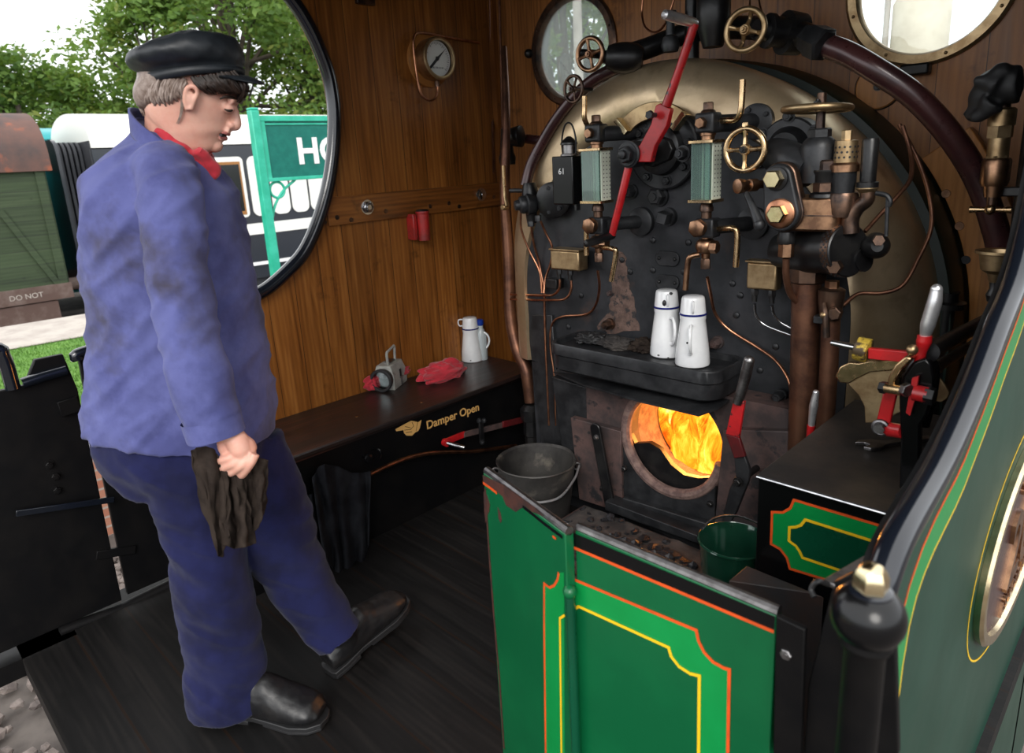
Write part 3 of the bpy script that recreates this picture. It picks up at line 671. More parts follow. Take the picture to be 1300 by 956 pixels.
# ================================================================== FITTINGS ON THE BACKHEAD
NB = V((0, -1, 0)); UP = V((0, 0, 1)); RX = V((1, 0, 0))
def F(px, py, y=1.93): return P(px, py, y=y)
def pts(L): return [F(*p) for p in L]
def one(mb, name, m, label, cat, group=None, **k): return tag(build(mb, name, m, None, **k), label, cat, group)
def wheel(name, label, c, ax, R, r, spokes, m, hubm=None, spindle=.08, rot=0, nut=.010, group=None, curve=0):
    c = V(c); t = thing(name, label, 'handwheel', c, group); ax = V(ax).normalized(); _, a, b = ortho(ax)
    build(MB().torus(c, ax, R-r, r, 12, 56), 'rim', m, t)
    for k in range(spokes):
        th = 2*PI*k/spokes+rot; d = a*math.cos(th)+b*math.sin(th)
        build(MB().tube([c+d*R*.15, c+d*R*.5-ax*curve, c+d*(R-r)], [r*.85, r*.62, r*1.0], 10), 'spoke', m, t)
    build(MB().lathe(c-ax*r*.9, ax, [(0, R*.24), (r*1.2, R*.26), (r*1.9, R*.2)], 24), 'hub', m, t)
    if nut: build(MB().hexn(c+ax*(r*1.0+nut*.5), ax, nut, nut*.9).lathe(c+ax*(r*1.0+nut), ax, [(0, nut*.5), (nut*.4, nut*.4)], 12), 'nut', hubm or m, t)
    if spindle: build(MB().cyl(c, c-ax*spindle, R*.12), 'spindle', M['iron_d'], t)
    return t
wheel('handwheel', 'bronze handwheel in front of the left round window', F(749, 69, 1.95), (0.05, -1, 0), .058, .0078, 4, M['bronze'], spindle=.10, rot=.2)
wheel('handwheel', 'smallest and darkest handwheel, under the left round window', F(728, 113, 1.93), (-.1, -1, 0), .048, .0058, 5, M['bronze_d'], spindle=.09, rot=.5)
wheel('handwheel', 'brass four-spoke handwheel at the top above the boiler crown', F(946, 38, 1.90), (.1, -1, 0.05), .060, .0080, 4, M['brass_w'], spindle=.12, rot=PI/4+.5, curve=.01)
w4 = wheel('handwheel', 'bright brass handwheel right of the right gauge glass', F(946, 190, 1.80), (0, -1, 0), .0625, .0086, 4, M['brass'], M['iron_d'], spindle=.10, rot=0)
build(MB().hexn(F(946, 161, 1.80)+V((0, 0, .006)), UP, .008, .012), 'finger_stud', M['brass'], w4)
w5 = wheel('handwheel', 'flat brass handwheel seen edge-on above the ejector', F(1037, 138, 1.80), (.02, .035, 1), .084, .0085, 4, M['brass_w'], M['iron_d'], spindle=0, rot=.3)
# ---- regulator
rg = thing('regulator_lever', 'long red regulator lever with steel end handles across the boiler face', 'lever', F(803, 196, 1.88))
ya = 1.84
def bl(L, y=ya, th=.016): return MB().prism([F(a, b_, y) for a, b_ in L], (0, th, 0))
ay = F(880, 36, ya)
build(MB().tube([F(882, 30, ya), F(862, 90, ya), F(846, 134, ya)], [.0125, .0125, .0145], 16), 'upper_arm', M['redp'], rg)
build(bl([(838, 131), (851, 138), (846, 160), (831, 186), (826, 206), (803, 206), (800, 192), (812, 184), (826, 158), (832, 134)], ya-.004, .022), 'lever_blade', M['redp'], rg, bevel=.003)
build(MB().tube([F(800, 204, ya+.01), F(789, 250, ya), F(777, 298, ya)], [.013, .0125, .012], 16), 'lower_arm', M['redp'], rg)
h0, h1 = F(881, 29, ya), F(845, 19, 1.735)
hm = MB().lathe(h0+V((0, .01, 0)), h1-h0, [(0, .010), (.008, .0125), (.055, .0145), ((h1-h0).length, .0135), ((h1-h0).length+.012, .0125), ((h1-h0).length+.017, .006)], 20)
build(hm, 'hand_grip', M['chrome'], rg, label='bright steel grip')
h0, h1 = F(777, 299, ya), F(744, 309, 1.735)
build(MB().lathe(h0+V((0, .01, 0)), h1-h0, [(0, .010), (.008, .0125), (.055, .0145), ((h1-h0).length, .0125), ((h1-h0).length+.010, .0115), ((h1-h0).length+.015, .005)], 20), 'hand_grip', M['iron_d'], rg, label='dark steel grip')
c = F(800, 196, ya); build(MB().lathe(c+V((0, .04, 0)), NB, [(0, .040), (.05, .040), (.052, .034), (.056, .034)], 32).hexn(c+NB*.026, NB, .026, .022).lathe(c+NB*.036, NB, [(0, .014), (.012, .013), (.014, .010)], 20), 'pivot_nut', M['iron'], rg)
c = F(832, 146, ya-.004); build(MB().cyl(c, c+NB*.028, .007).hexn(c+NB*.03, NB, .013, .012), 'lock_nut', M['iron'], rg)
# brass quadrant behind
qd = thing('regulator_quadrant', 'curved brass quadrant strip with end stops behind the red lever', 'quadrant', F(825, 150, 1.93))
qc = F(829, 205, 1.93); 
def qa(px, py): v = F(px, py, 1.93)-qc; return math.atan2(v.z, v.x)
a0_, a1_ = qa(795, 160), qa(857, 165); ro, ri = .180, .130
n_ = 24; A = [a0_+(a1_-a0_)*i/n_ for i in range(n_+1)]
build(MB().prism([qc+V((ro*math.cos(a), 0, ro*math.sin(a))) for a in A]+[qc+V((ri*math.cos(a), 0, ri*math.sin(a))) for a in A[::-1]], (0, .012, 0)), 'strip', M['brass_w'], qd, bevel=.002)
for a in (a0_+.02, a1_-.02):
    d = V((math.cos(a), 0, math.sin(a))); build(MB().obox(qc+d*.155+NB*.012, d*.030, V((-d.z, 0, d.x))*.0085, V((0, .016, 0))), 'end_stop', M['bright'], qd, bevel=.001)
# stuffing box and flange
sb = thing('regulator_stuffing_box', 'big round bolted black flange behind the regulator pivot', 'flange', F(848, 195, 1.98))
c = F(846, 190, 1.985); build(MB().lathe(c, NB, [(0, .125), (.022, .125), (.026, .120), (.026, .08), (.05, .075), (.06, .06), (.06, 0.02)], 48), 'flange', M['iron'], sb)
for k in range(8):
    a = 2*PI*k/8+.2; build(MB().bolt(c+NB*.026+V((math.cos(a)*.098, 0, math.sin(a)*.098)), NB, .013), 'bolt', M['iron'], sb)
build(MB().prism([c+NB*.06+V((x, 0, z)) for x, z in [(-.13, -.02), (-.12, .02), (0, .05), (.06, .03), (.075, 0), (.06, -.03), (0, -.05)]], (0, -.025, 0)), 'gland', M['iron_d'], sb, bevel=.004)
c2 = F(868, 195, 1.89); build(MB().bolt(c2, NB, .018, .024), 'gland_nut', M['iron'], sb)
# ---- gauge glasses
def gauge(px, top, bot, wL, wR, label, hand):
    """px: front left edge of the box at mid-height"""
    y0 = 1.815; y1 = 1.875
    tl = F(px, top, y0); bl_ = F(px, bot, y0); tr2 = F(px+wL, top, y0)
    x0, x1 = tl.x, tr2.x; z1, z0 = tl.z, bl_.z
    g = thing('gauge_glass', label, 'water gauge', ((x0+x1)/2, y1, z0), 'boiler water gauges')
    cx = (x0+x1)/2; cy = (y0+y1)/2
    build(MB().box(x0+.002, x1-.002, y0, y0+.004, z0+.004, z1-.004), 'protector_pane', M['gglass'], g, label='thick greenish glass pane')
    pb = MB().box(x1-.004, x1, y0+.012, y1, z0+.004, z1-.004)
    build(pb, 'perforated_plate', M['gskin'], g, label='pale side plate with rows of small holes')
    hl = MB()
    for i in range(12):
        for j in range(3): hl.lathe(V((x1, y0+.024+j*.016, z0+.014+(z1-z0-.028)*i/11)), RX, [(0, .0022), (.0006, .0022)], 8)
    build(hl, 'hole', M['chip'], g).update({}) if False else tag(build(hl, 'hole', M['chip'], g), None, None, kind='stuff')
    build(MB().box(x0, x0+.004, y0+.006, y1, z0+.004, z1-.004), 'side_pane', M['gglass'], g)
    build(MB().box(x0+.004, x1-.004, y1-.004, y1, z0+.004, z1-.004), 'back_plate', M['gskin'], g)
    build(MB().cyl((cx, cy+.008, z0), (cx, cy+.008, z1), .010, n=20), 'glass_tube', M['gglass'], g)
    build(MB().box(cx-.0025, cx+.0025, cy+.018, cy+.020, z0+.03, z1-.01), 'sight_stripe', M['white'], g)
    for z in (z1, z0):
        build(MB().prism(rrect(x0-.008, x1+.008, y0-.008, y1+.01, z-.004 if z == z0 else z-.004, .008, 5), (0, 0, .009)), 'clamp_plate', M['brass'], g, bevel=.001)
    # top cock
    tz = z1+.005; yc = y1-.022
    build(MB().lathe((cx, yc, tz), UP, [(0, .019), (.01, .019), (.012, .023), (.022, .023)], 20), 'gland_nut', M['bronze'], g)
    build(MB().box(cx-.030, cx+.030, yc-.026, yc+.026, tz+.018, tz+.074), 'cock_body', M['iron'], g, bevel=.007)
    build(MB().lathe((cx, yc, tz+.072), UP, [(0, .022), (.006, .020), (.010, .015)], 20).hexn((cx, yc, tz+.090), UP, .015, .024), 'plug', M['bronze_d'], g)
    build(MB().hexn((cx-.004, yc-.034, tz+.046), NB, .016, .018), 'plug', M['bronze'], g)
    build(MB().cyl((cx+.015, yc+.01, tz+.043), (cx+.085, 1.985, tz+.043), .024).lathe((cx+.085, 1.985, tz+.043), NB, [(0, .050), (.018, .050), (.022, .04)], 32), 'steam_arm', M['iron'], g)
    for k in range(4):
        a = 2*PI*k/4+.5; build(MB().bolt((cx+.085+.038*math.cos(a), 1.965, tz+.043+.038*math.sin(a)), NB, .007), 'bolt', M['iron'], g)
    # bottom cock
    bz = z0-.008
    build(MB().lathe((cx, yc, bz), -UP, [(0, .016), (.012, .020), (.022, .020), (.024, .015), (.05, .015)], 20), 'gland_nut', M['bronze_d'], g)
    build(MB().box(cx-.026, cx+.034, yc-.024, yc+.026, bz-.098, bz-.042), 'cock_body', M['iron'], g, bevel=.006)
    build(MB().lathe((cx-.008, yc-.024, bz-.068), NB, [(0, .024), (.006, .024)], 20).hexn((cx-.008, yc-.038, bz-.068), NB, .0265, .018), 'plug', M['bronze'], g)
    build(MB().cyl((cx+.02, yc+.01, bz-.068), (cx+.085, 1.985, bz-.068), .022).lathe((cx+.085, 1.985, bz-.068), NB, [(0, .048), (.018, .048), (.022, .04)], 32), 'water_arm', M['iron'], g)
    build(MB().lathe((cx, yc, bz-.09), -UP, [(0, .013), (.012, .013), (.014, .021), (.02, .027), (.034, .031), (.050, .026), (.056, .013), (.07, .012)], 24), 'drain_cock', M['bronze'], g)
    build(MB().hexn((cx+.036, yc-.014, bz-.124), RX, .019, .020), 'plug', M['bronze'], g)
    build(MB().hexn((cx, yc, bz-.176), UP, .015, .030), 'union_nut', M['bronze_d'], g)
    for (L, mm) in hand: build(MB().tube(pts(L), .0085, 16, k=8), 'cock_handle', M[mm], g)
    return (cx, yc, bz-.19)
dL = gauge(737, 191, 257, 23, 19, 'left boiler gauge glass, beside the small hanging black lamp',
      [([(746, 160, 1.85), (742, 150, 1.83), (742, 136, 1.83), (742, 122, 1.83)], 'brass'), ([(752, 280, 1.84), (748, 283, 1.82), (744.5, 292, 1.82), (744.5, 324, 1.82)], 'brass'), ([(766, 314, 1.84), (778, 316, 1.82), (782, 322, 1.82), (776, 357, 1.82)], 'brass')])
dR = gauge(877, 181, 256, 26, 22, 'right boiler gauge glass, beside the bright brass handwheel',
      [([(908, 154, 1.87), (924, 153, 1.85), (934, 152, 1.84), (940, 143, 1.83), (942, 122, 1.83), (943, 101, 1.83)], 'brass'), ([(908, 291, 1.87), (922, 290, 1.84), (931, 290, 1.83), (936, 298, 1.83), (934, 339, 1.83)], 'brass'), ([(888, 323, 1.83), (877, 326, 1.82), (873, 335, 1.82), (870, 368, 1.82)], 'bronze')])
def pipe(L, r, m, label, cat='pipe', group=None, name='pipe', k=6, n=12):
    return one(MB().tube(pts(L), r, n, k=k), name, M[m], label, cat, group)
q = proj = None
pipe([(759, 344, 1.87), (761, 366, 1.90), (756, 388, 1.95), (744, 399, 1.97), (714, 402, 1.97), (701, 412, 1.97), (699, 440, 1.97), (704, 480, 1.965), (706, 540, 1.96)], .0045, 'copper', 'thin copper drain pipe curving down from the left gauge glass', name='copper_pipe')
pipe([(898, 352, 1.87), (902, 372, 1.90), (908, 398, 1.94), (925, 418, 1.96), (960, 440, 1.97), (985, 458, 1.96), (1001, 482, 1.93), (1006, 512, 1.92)], .0050, 'copper', 'thin copper drain pipe looping down to the right from the right gauge glass', name='copper_pipe')
# ---- hanging gauge lamp
gl = thing('gauge_lamp', 'small black hanging lamp marked 61, left of the left gauge glass', 'lamp', F(716, 260, 1.83))
yl = 1.80; a = F(700, 199, yl); b = F(728, 260, yl); wx = b.x-a.x
build(MB().box(a.x, b.x, yl, yl+.055, b.z, a.z), 'body', M['black'], gl, bevel=.004)
cx = (a.x+b.x)/2+.01; zt_ = a.z
build(MB().lathe((cx, yl+.028, zt_), UP, [(0, .030), (.006, .028), (.008, .021), (.034, .021), (.036, .027), (.042, .026), (.056, .014), (.062, .006)], 24), 'chimney', M['steel_d'], gl)
build(MB().lathe((cx, yl+.028, zt_+.036), UP, [(0, .029), (.006, .028), (.018, .016), (.024, .006)], 24), 'cowl', M['iron_d'], gl)
build(MB().tube([(cx-.028, yl+.028, zt_+.004), (cx-.030, yl+.028, zt_+.05), (cx-.018, yl+.028, zt_+.092), (cx, yl+.028, zt_+.105), (cx+.018, yl+.028, zt_+.092), (cx+.030, yl+.028, zt_+.05), (cx+.028, yl+.028, zt_+.004)], .003, 8), 'handle', M['iron_d'], gl)
build(text_mb('61', .028, (a.x+wx*.48, yl-.0005, zt_-.058), (1, 0, 0), (0, 0, 1), .0006), 'marking', M['white'], gl)
build(MB().box(b.x-.004, b.x+.004, yl+.01, yl+.03, b.z-.02, b.z), 'bracket', M['iron_d'], gl)
# ---- left steam valve cluster
lv = thing('steam_valve', 'black steam valve with ribbed round cap at the left edge of the boiler', 'valve', F(672, 280, 1.95))
c = F(703, 254, 1.95); build(MB().lathe(c, V((.35, -1, 0)), [(-.02, .062), (0, .066), (.012, .066), (.016, .058), (.02, .03)], 36), 'flange', M['iron_d'], lv)
for k in range(5):
    a = 2*PI*k/5+.6; build(MB().bolt(c+V((.35, -1, 0)).normalized()*.014+V((math.cos(a)*.045, 0, math.sin(a)*.045)), V((.35, -1, 0)), .009), 'bolt', M['iron'], lv)
b0 = F(672, 232, 1.93); b1 = F(675, 280, 1.93)
build(MB().lathe(b0, b1-b0, [(0, .022), (.01, .026), (.03, .030), (.09, .034), (.11, .022), ((b1-b0).length+.01, .018)], 24), 'body', M['iron_d'], lv)
c = F(664, 259, 1.90); build(MB().lathe(c+V((.03, .03, 0)), V((-.6, -1, -.05)), [(0, .034), (.02, .040), (.03, .040), (.034, .032), (.045, .034), (.055, .030), (.06, .02), (.075, .018), (.078, .01)], 28), 'ribbed_cap', M['iron'], lv)
build(MB().cyl(F(648, 242, 1.93), F(668, 242, 1.93), .008), 'lever', M['iron'], lv)
build(MB().hexn(F(683, 277, 1.92), UP, .012, .022), 'union_nut', M['iron'], lv); build(MB().hexn(F(674, 284, 1.92), UP, .013, .02), 'union_nut', M['iron'], lv)
bhd = thing('brass_cock_handle', 'upright brass cock handle in front of the corner pipe', 'handle', F(641, 262, 1.98))
build(MB().tube(pts([(639, 210, 1.98), (640, 236, 1.98)]), [.0085, .0075], 12, False), 'grip', M['brass'], bhd)
build(MB().tube(pts([(640, 236, 1.98), (641, 248, 1.98), (644, 262, 1.97)]), [.006, .0075, .009], 12), 'stem', M['brass_w'], bhd)
build(MB().lathe(F(641, 263, 1.98), NB, [(-.01, .012), (.012, .012), (.015, .009)], 16), 'pivot', M['brass_w'], bhd)
# copper pipes of the cluster
for L, lb in (([(674, 285, 1.93), (678, 310, 1.95), (684, 332, 1.97), (688, 352, 1.97), (691, 370, 1.97), (692, 420, 1.97), (697, 540, 1.96)], 'middle copper pipe dropping from the left steam valve'),
          ([(661, 270, 1.93), (662, 292, 1.94), (672, 318, 1.96), (685, 345, 1.97), (688, 372, 1.965)], 'leftmost copper pipe dropping from the left steam valve'),
          ([(686, 280, 1.93), (693, 296, 1.95), (701, 314, 1.965), (699, 335, 1.97), (693, 352, 1.97), (690.5, 372, 1.955)], 'copper pipe looping behind the left brass oil box')):
    pipe(L, .0045, 'copper', lb, name='copper_pipe')
one(MB().box(F(682, 0, 1.96).x-.0, F(694, 0, 1.96).x+.012, 1.94, 1.985, F(690, 364, 1.96).z, F(690, 352, 1.96).z), 'pipe_clip', M['iron_d'], 'small black clip holding the copper pipes left of the boiler face', 'clip', bevel=.003)
def oilbox(x0p, y0p, x1p, y1p, dep, label, nuts, m='brass_w'):
    yb_ = 1.90; a = F(x0p, y0p, yb_); b = F(x1p, y1p, yb_)
    t = thing('oil_box', label, 'oil box', ((a.x+b.x)/2, yb_, b.z))
    build(MB().box(a.x, b.x, yb_, yb_+dep, b.z, a.z-.004), 'body', M[m], t, bevel=.006)
    build(MB().box(a.x-.004, b.x+.004, yb_-.004, yb_+dep, a.z-.004, a.z+.002), 'lid', M[m], t, bevel=.0015)
    for (px, py) in nuts:
        c = F(px, py, yb_+dep*.5); c.z = b.z-.010; build(MB().hexn(c, UP, .011, .022).lathe(c-UP*.03, UP, [(0, .008), (.02, .008)], 12), 'union_nut', M['iron_d'], t)
    build(MB().box(a.x+.02, b.x-.02, yb_+dep, 1.986, b.z+.02, a.z-.02), 'bracket', M['iron_d'], t)
    return t
oilbox(698, 316, 735, 345, .055, 'small brass oil box at the left, under the hanging lamp', [(710, 350), (724, 352)])
oilbox(948, 331, 985, 370, .04, 'square brass oil box on the right, under the long brass cock handle', [(958, 376), (980, 378)])
pipe([(711, 352, 1.93), (710, 366, 1.93), (703, 374, 1.94), (690, 375, 1.95), (648, 374, 2.02)], .0045, 'copper', 'upper of the two copper pipes running left from the left oil box', name='copper_pipe')
pipe([(725, 354, 1.93), (725, 368, 1.93), (718, 379, 1.93), (700, 381, 1.94), (648, 380, 2.02)], .0045, 'copper', 'lower of the two copper pipes running left from the left oil box', name='copper_pipe')
pipe([(958, 386, 1.92), (960, 400, 1.93), (970, 412, 1.94), (1000, 424, 1.95), (1012, 428, 1.96)], .0042, 'steel', 'lower of two bright pipes curving right from the right oil box', name='steel_pipe')
pipe([(980, 388, 1.92), (983, 400, 1.93), (992, 410, 1.94), (1012, 420, 1.95)], .0042, 'steel', 'upper of two bright pipes curving right from the right oil box', name='steel_pipe')
# washout plugs and studs
def stud(px, py, r, m, label, hexs=6, y=1.985, h=.03, name='plug'):
    c = F(px, py, y); mb = MB().lathe(c, NB, [(0, r*1.25), (h*.3, r*1.2)], 24)
    if hexs == 4: mb.lathe(c+NB*h*.3, V((.2, -1, 0)), [(0, r), (h, r), (h*1.05, r*.9)], 4, rot=.5)
    else: mb.lathe(c+NB*h*.3, NB, [(0, r), (h*.8, r), (h, r*.8)], hexs).lathe(c+NB*h*1.2, NB, [(0, r*.45), (h*.25, r*.4)], 12)
    return one(mb, name, M[m], label, 'plug')
stud(838, 249, .028, 'iron', 'large six-sided black plug below the round flange')
stud(850, 275, .024, 'iron', 'square black plug turned on its corner', 4, h=.05)
stud(803, 243, .020, 'iron', 'six-sided black plug half hidden behind the red lever arm', y=1.985)
stud(775, 411, .017, 'bronze_d', 'rusty nut on the boiler face just behind the tray', y=1.975)
stud(912, 434, .017, 'rusty', 'rusty nut behind the tray, right of the white cans')
stud(992, 501, .016, 'iron', 'dark round-washered nut left of the thick copper pipe', y=1.97)
stud(775, 372, .009, 'rusty', 'small rust-stained stud above the tray', h=.012)
for (px, py, lb) in [(848, 328, 'upper small oval black plate'), (848, 358, 'lower small oval black plate')]:
    c = F(px, py, 1.985); t = thing('inspection_plate', lb+' riveted to the boiler face between the gauge glasses', 'plate', c)
    build(MB().prism([c+V((x, 0, z)) for x, z in [(r_.x, r_.y) for r_ in rrect(-.045, .045, -.025, .025, 0, .024, 8)]], (0, -.007, 0)), 'plate', M['iron'], t, bevel=.002)
    for s in (-1, 1): build(MB().ball(c+V((s*.03, -.007, 0)), .006, n=10, m=8), 'rivet', M['iron_d'], t)
for k, (px, py) in enumerate([(756, 300), (829, 305), (874, 308), (829, 343), (800, 345), (738, 375), (790, 330), (868, 345), (935, 400), (940, 375), (820, 290), (722, 415), (965, 470), (985, 440), (930, 360)]):
    one(MB().lathe(F(px, py, 1.985), NB, [(0, .011), (.004, .010), (.007, .005)], 14), 'stay_head', M['iron'], 'round black stay head on the boiler face plate', 'stay head', 'stay heads dotted over the boiler face')
# brackets left of backhead and the stand pipes
one(MB().prism(pts([(668, 400, 1.99), (700, 400, 1.97), (716, 590, 1.95), (690, 590, 1.96)]), (0, .02, 0)), 'side_bracket', M['iron'], 'tall black bracket plate down the left edge of the boiler', 'bracket', bevel=.003)
# ---- manifold over the boiler crown
mf = thing('steam_manifold', 'black steam manifold with couplings above the boiler crown', 'manifold', F(900, 45, 2.15))
build(MB().tube(pts([(775, 75, 2.0), (820, 62, 2.1), (880, 40, 2.2), (940, 35, 2.15), (1010, 42, 2.05), (1045, 58, 2.0)]), .034, 20), 'body', M['iron_d'], mf)
build(MB().lathe(F(762, 72, 1.97), F(800, 74, 2.02)-F(762, 72, 1.97), [(0, .02), (.02, .022), (.024, .036), (.05, .046), (.085, .050), (.12, .046), (.14, .034)], 28), 'coupling', M['iron_d'], mf)
c = F(1030, 50, 2.02); dd = F(1056, 62, 2.0)-c
build(MB().lathe(c, dd, [(-.02, .036), (0, .040), (.01, .046), (.045, .046), (.05, .038)], 6), 'coupling_nut', M['iron'], mf)
c = F(1000, 42, 2.05); build(MB().lathe(c, F(965, 38, 1.98)-c, [(-.04, .055), (0, .058), (.012, .058), (.014, .040), (.05, .040), (.052, .046), (.065, .046), (.068, .03), (.10, .026)], 28), 'valve_body', M['iron_d'], mf)
build(MB().lathe(F(878, 70, 2.1), UP, [(-.02, .024), (.30, .020)], 20), 'riser', M['iron_d'], mf)
build(MB().lathe(F(851, 66, 2.05), UP, [(0, .024), (.02, .030), (.045, .022), (.05, .014), (.09, .013), (.095, .018), (.12, .018)], 20), 'lubricator', M['iron'], mf)
build(MB().cyl(F(734, 67, 1.98), F(800, 72, 2.04), .014), 'spindle', M['iron_d'], mf)
build(MB().lathe(F(905, 60, 2.05), UP, [(0, .03), (.05, .045), (.09, .05), (.14, .05), (.18, .03)], 24), 'safety_base', M['iron_d'], mf)
pipe([(1038, 54, 2.03), (1075, 68, 2.03), (1110, 88, 2.03), (1160, 122, 2.06), (1205, 170, 2.10), (1240, 225, 2.14), (1262, 285, 2.16), (1275, 345, 2.18), (1283, 420, 2.2)], .031, 'oxred', 'thick dark red pipe arching down the right side', name='steam_pipe', n=20)
pipe([(795, 82, 2.03), (762, 96, 2.02), (735, 117, 2.01), (709, 148, 2.0), (688, 182, 1.99), (674, 210, 1.97), (667, 236, 1.95)], .021, 'oxred', 'dark red pipe curving down the left edge of the boiler', name='steam_pipe', n=20)
pipe([(700, 176, 2.3), (685, 178, 2.28), (665, 176, 2.28), (652, 178, 2.3)], .020, 'oxred', 'short dark red branch pipe to the corner fitting', name='steam_pipe')
pipe([(816, 0, 2.3), (815, 18, 2.3), (819, 34, 2.28), (830, 41, 2.25), (840, 36, 2.22), (848, 22, 2.2), (858, -8, 2.2)], .004, 'copper', 'thin copper wire pipe looping at the top centre', name='copper_pipe')
pipe([(832, 44, 2.28), (834, 56, 2.26), (833, 68, 2.22)], .004, 'steel_d', 'short thin steel rod below the copper loop', name='rod')
pipe([(952, -10, 2.3), (952, 10, 2.2)], .003, 'steel_d', 'thin vertical rod above the top handwheel', name='rod')
pipe([(962, -10, 2.3), (966, 12, 2.25), (974, 30, 2.2)], .003, 'copper_d', 'thin brown wire pipe right of the top handwheel', name='copper_pipe')
# ---- ejector / brake valve combination
ej = thing('vacuum_ejector', 'large bronze and black brake ejector with two brass hexagon nuts', 'ejector', F(1040, 320, 1.85))
KE = .82
def L_(c, ax, prof, nm, m, n=28, lab=None): return build(MB().lathe(c, ax, [(h, r*KE) for h, r in prof], n), nm, M[m], ej, label=lab)
c = F(1000, 188, 1.93); L_(c+V((0, .06, 0)), V((.05, -1, 0)), [(0, .100), (.06, .100), (.066, .094), (.068, .07), (.09, .06), (.10, .05)], 'flange', 'iron', 40)
for k in range(6):
    a = 2*PI*k/6+.5; build(MB().bolt(c+NB*.006+V((math.cos(a)*.082, 0, math.sin(a)*.082)), NB, .013), 'bolt', M['iron'], ej)
build(MB().tube(pts([(985, 196, 1.9), (1000, 200, 1.85), (1030, 215, 1.83)]), [.045, .042, .05], 24), 'neck', M['iron'], ej)
z_ = F(1035, 200, 1.80)
L_(V((z_.x, 1.82, F(1035, 232, 1.80).z)), UP, [(0, .050), (.04, .050), (.085, .052), (.10, .046), (.11, .034)], 'bonnet', 'iron', 32)
L_(V((z_.x, 1.82, F(1035, 181, 1.80).z)), UP, [(0, .034), (.030, .034), (.034, .030)], 'bonnet_nut', 'iron', 6)
L_(V((z_.x, 1.82, F(1035, 172, 1.80).z)), UP, [(0, .014), (.10, .013)], 'spindle', 'bronze_d', 16)
# pear-shaped front plate
yc = 1.74; A_ = F(986, 227, yc); B_ = F(991, 271, yc)
def pear(rA, rB, n=20):
    o = []; d = (B_-A_).normalized(); s_ = d.cross(V((0, 1, 0))).normalized()
    for k in range(n+1): t = -PI/2+PI*k/n; o.append(B_+d*math.cos(t)*rB+s_*math.sin(t)*rB)
    for k in range(n+1): t = PI/2+PI*k/n; o.append(A_+d*math.cos(t)*rA+s_*math.sin(t)*rA)
    return o
build(MB().prism(pear(.037, .046), (0, .03, 0)), 'cover_plate', M['iron'], ej, bevel=.005)
build(MB().prism([p+V((0, .02, 0)) for p in pear(.041, .050)], (0, .03, 0)), 'cover_flange', M['bronze_d'], ej, bevel=.004)
L_(A_, NB, [(0, .036), (.006, .036), (.008, .030)], 'washer', 'iron_d'); L_(A_+NB*.006, NB, [(0, .029), (.022, .029), (.026, .025)], 'cap_nut', 'bright', 6, 'bright brass hexagon nut')
L_(B_, NB, [(0, .046), (.006, .046), (.009, .040)], 'washer', 'copper'); L_(B_+NB*.008, NB, [(0, .029), (.022, .029), (.026, .025)], 'cap_nut', 'bright', 6, 'bright brass hexagon nut')
# bronze body block: rounded, to the right of the cover
bx0 = F(1000, 0, 1.77).x; z1b = F(1030, 251, 1.77).z; z0b = F(1030, 294, 1.77).z; bx1 = F(1050, 270, 1.77).x
build(MB().prism(rrect(bx0-.02, bx1+.03, 1.765, 1.90, z0b, .045, 8), (0, 0, z1b-z0b)), 'body', M['bronze'], ej, bevel=.006)
build(MB().prism(rrect(bx0-.02, bx1+.033, 1.762, 1.90, (z0b+z1b)/2-.004, .047, 8), (0, 0, .004)), 'joint_band', M['bronze_d'], ej)
build(MB().prism(rrect(bx0-.024, bx0+.012, 1.765, 1.88, z1b-.01, .008, 4), (0, 0, .075)), 'web', M['bronze_d'], ej, bevel=.004)
for (px, py0, m_, r) in [(1046, 238, 'iron', .040)]:
    c = V((F(px, py0, 1.79).x, 1.80, z1b)); L_(c, UP, [(0, .046), (.008, .044), (.012, .034), (.055, .034), (.06, .038), (.066, .038)], 'bonnet', 'iron_d')
    L_(c+UP*.014+V((0, -.012, 0)), UP, [(0, .030), (.02, .030), (.022, .027)], 'bonnet_nut', 'bronze_d', 6)
    L_(c+UP*.066, UP, [(0, .028), (.020, .028), (.024, .023)], 'bonnet_nut', 'bronze_d', 6)
# small cock handle at the left
c = F(943, 236, 1.76); L_(c, V((-.45, -1, 0)), [(-.07, .013), (-.045, .013), (-.043, .020), (-.02, .020), (-.018, .015), (0, .022), (.012, .024), (.018, .023), (.020, .012)], 'handle_boss', 'bronze')
build(MB().tube(pts([(947, 245, 1.76), (955, 262, 1.75), (963, 282, 1.74)]), [.0075, .010, .014], 14), 'handle_grip', M['iron'], ej); build(MB().ball(F(964, 285, 1.74), .0155), 'handle_ball', M['iron'], ej)
# perforated brass cap, collar, dark body under it
c = F(1073, 206, 1.80); tz = F(1073, 178, 1.80).z-c.z
L_(c, UP, [(0, .032), (tz*.98, .032), (tz, .029)], 'perforated_cap', 'brass_w'); L_(c+UP*tz, UP, [(0, .015), (.022, .015), (.024, .012)], 'cap_nut', 'brass_w', 6)
hl = MB()
for i in range(3):
    for j in range(14):
        a = 2*PI*(j+i*.5)/14; d = V((math.cos(a), math.sin(a), 0)); hl.lathe(c+UP*(.012+i*.012)+d*.0260, d, [(0, .0024), (.0012, .0028)], 8)
tag(build(hl, 'hole', M['chip'], ej), None, None, kind='stuff')
L_(c-UP*.022, UP, [(0, .040), (.016, .040), (.022, .034)], 'collar', 'bronze'); L_(c-UP*.075, UP, [(0, .030), (.03, .034), (.055, .034)], 'valve_body', 'iron')
L_(c-UP*.11, UP, [(-.02, .036), (.03, .044), (.038, .040)], 'valve_base', 'bronze_d')
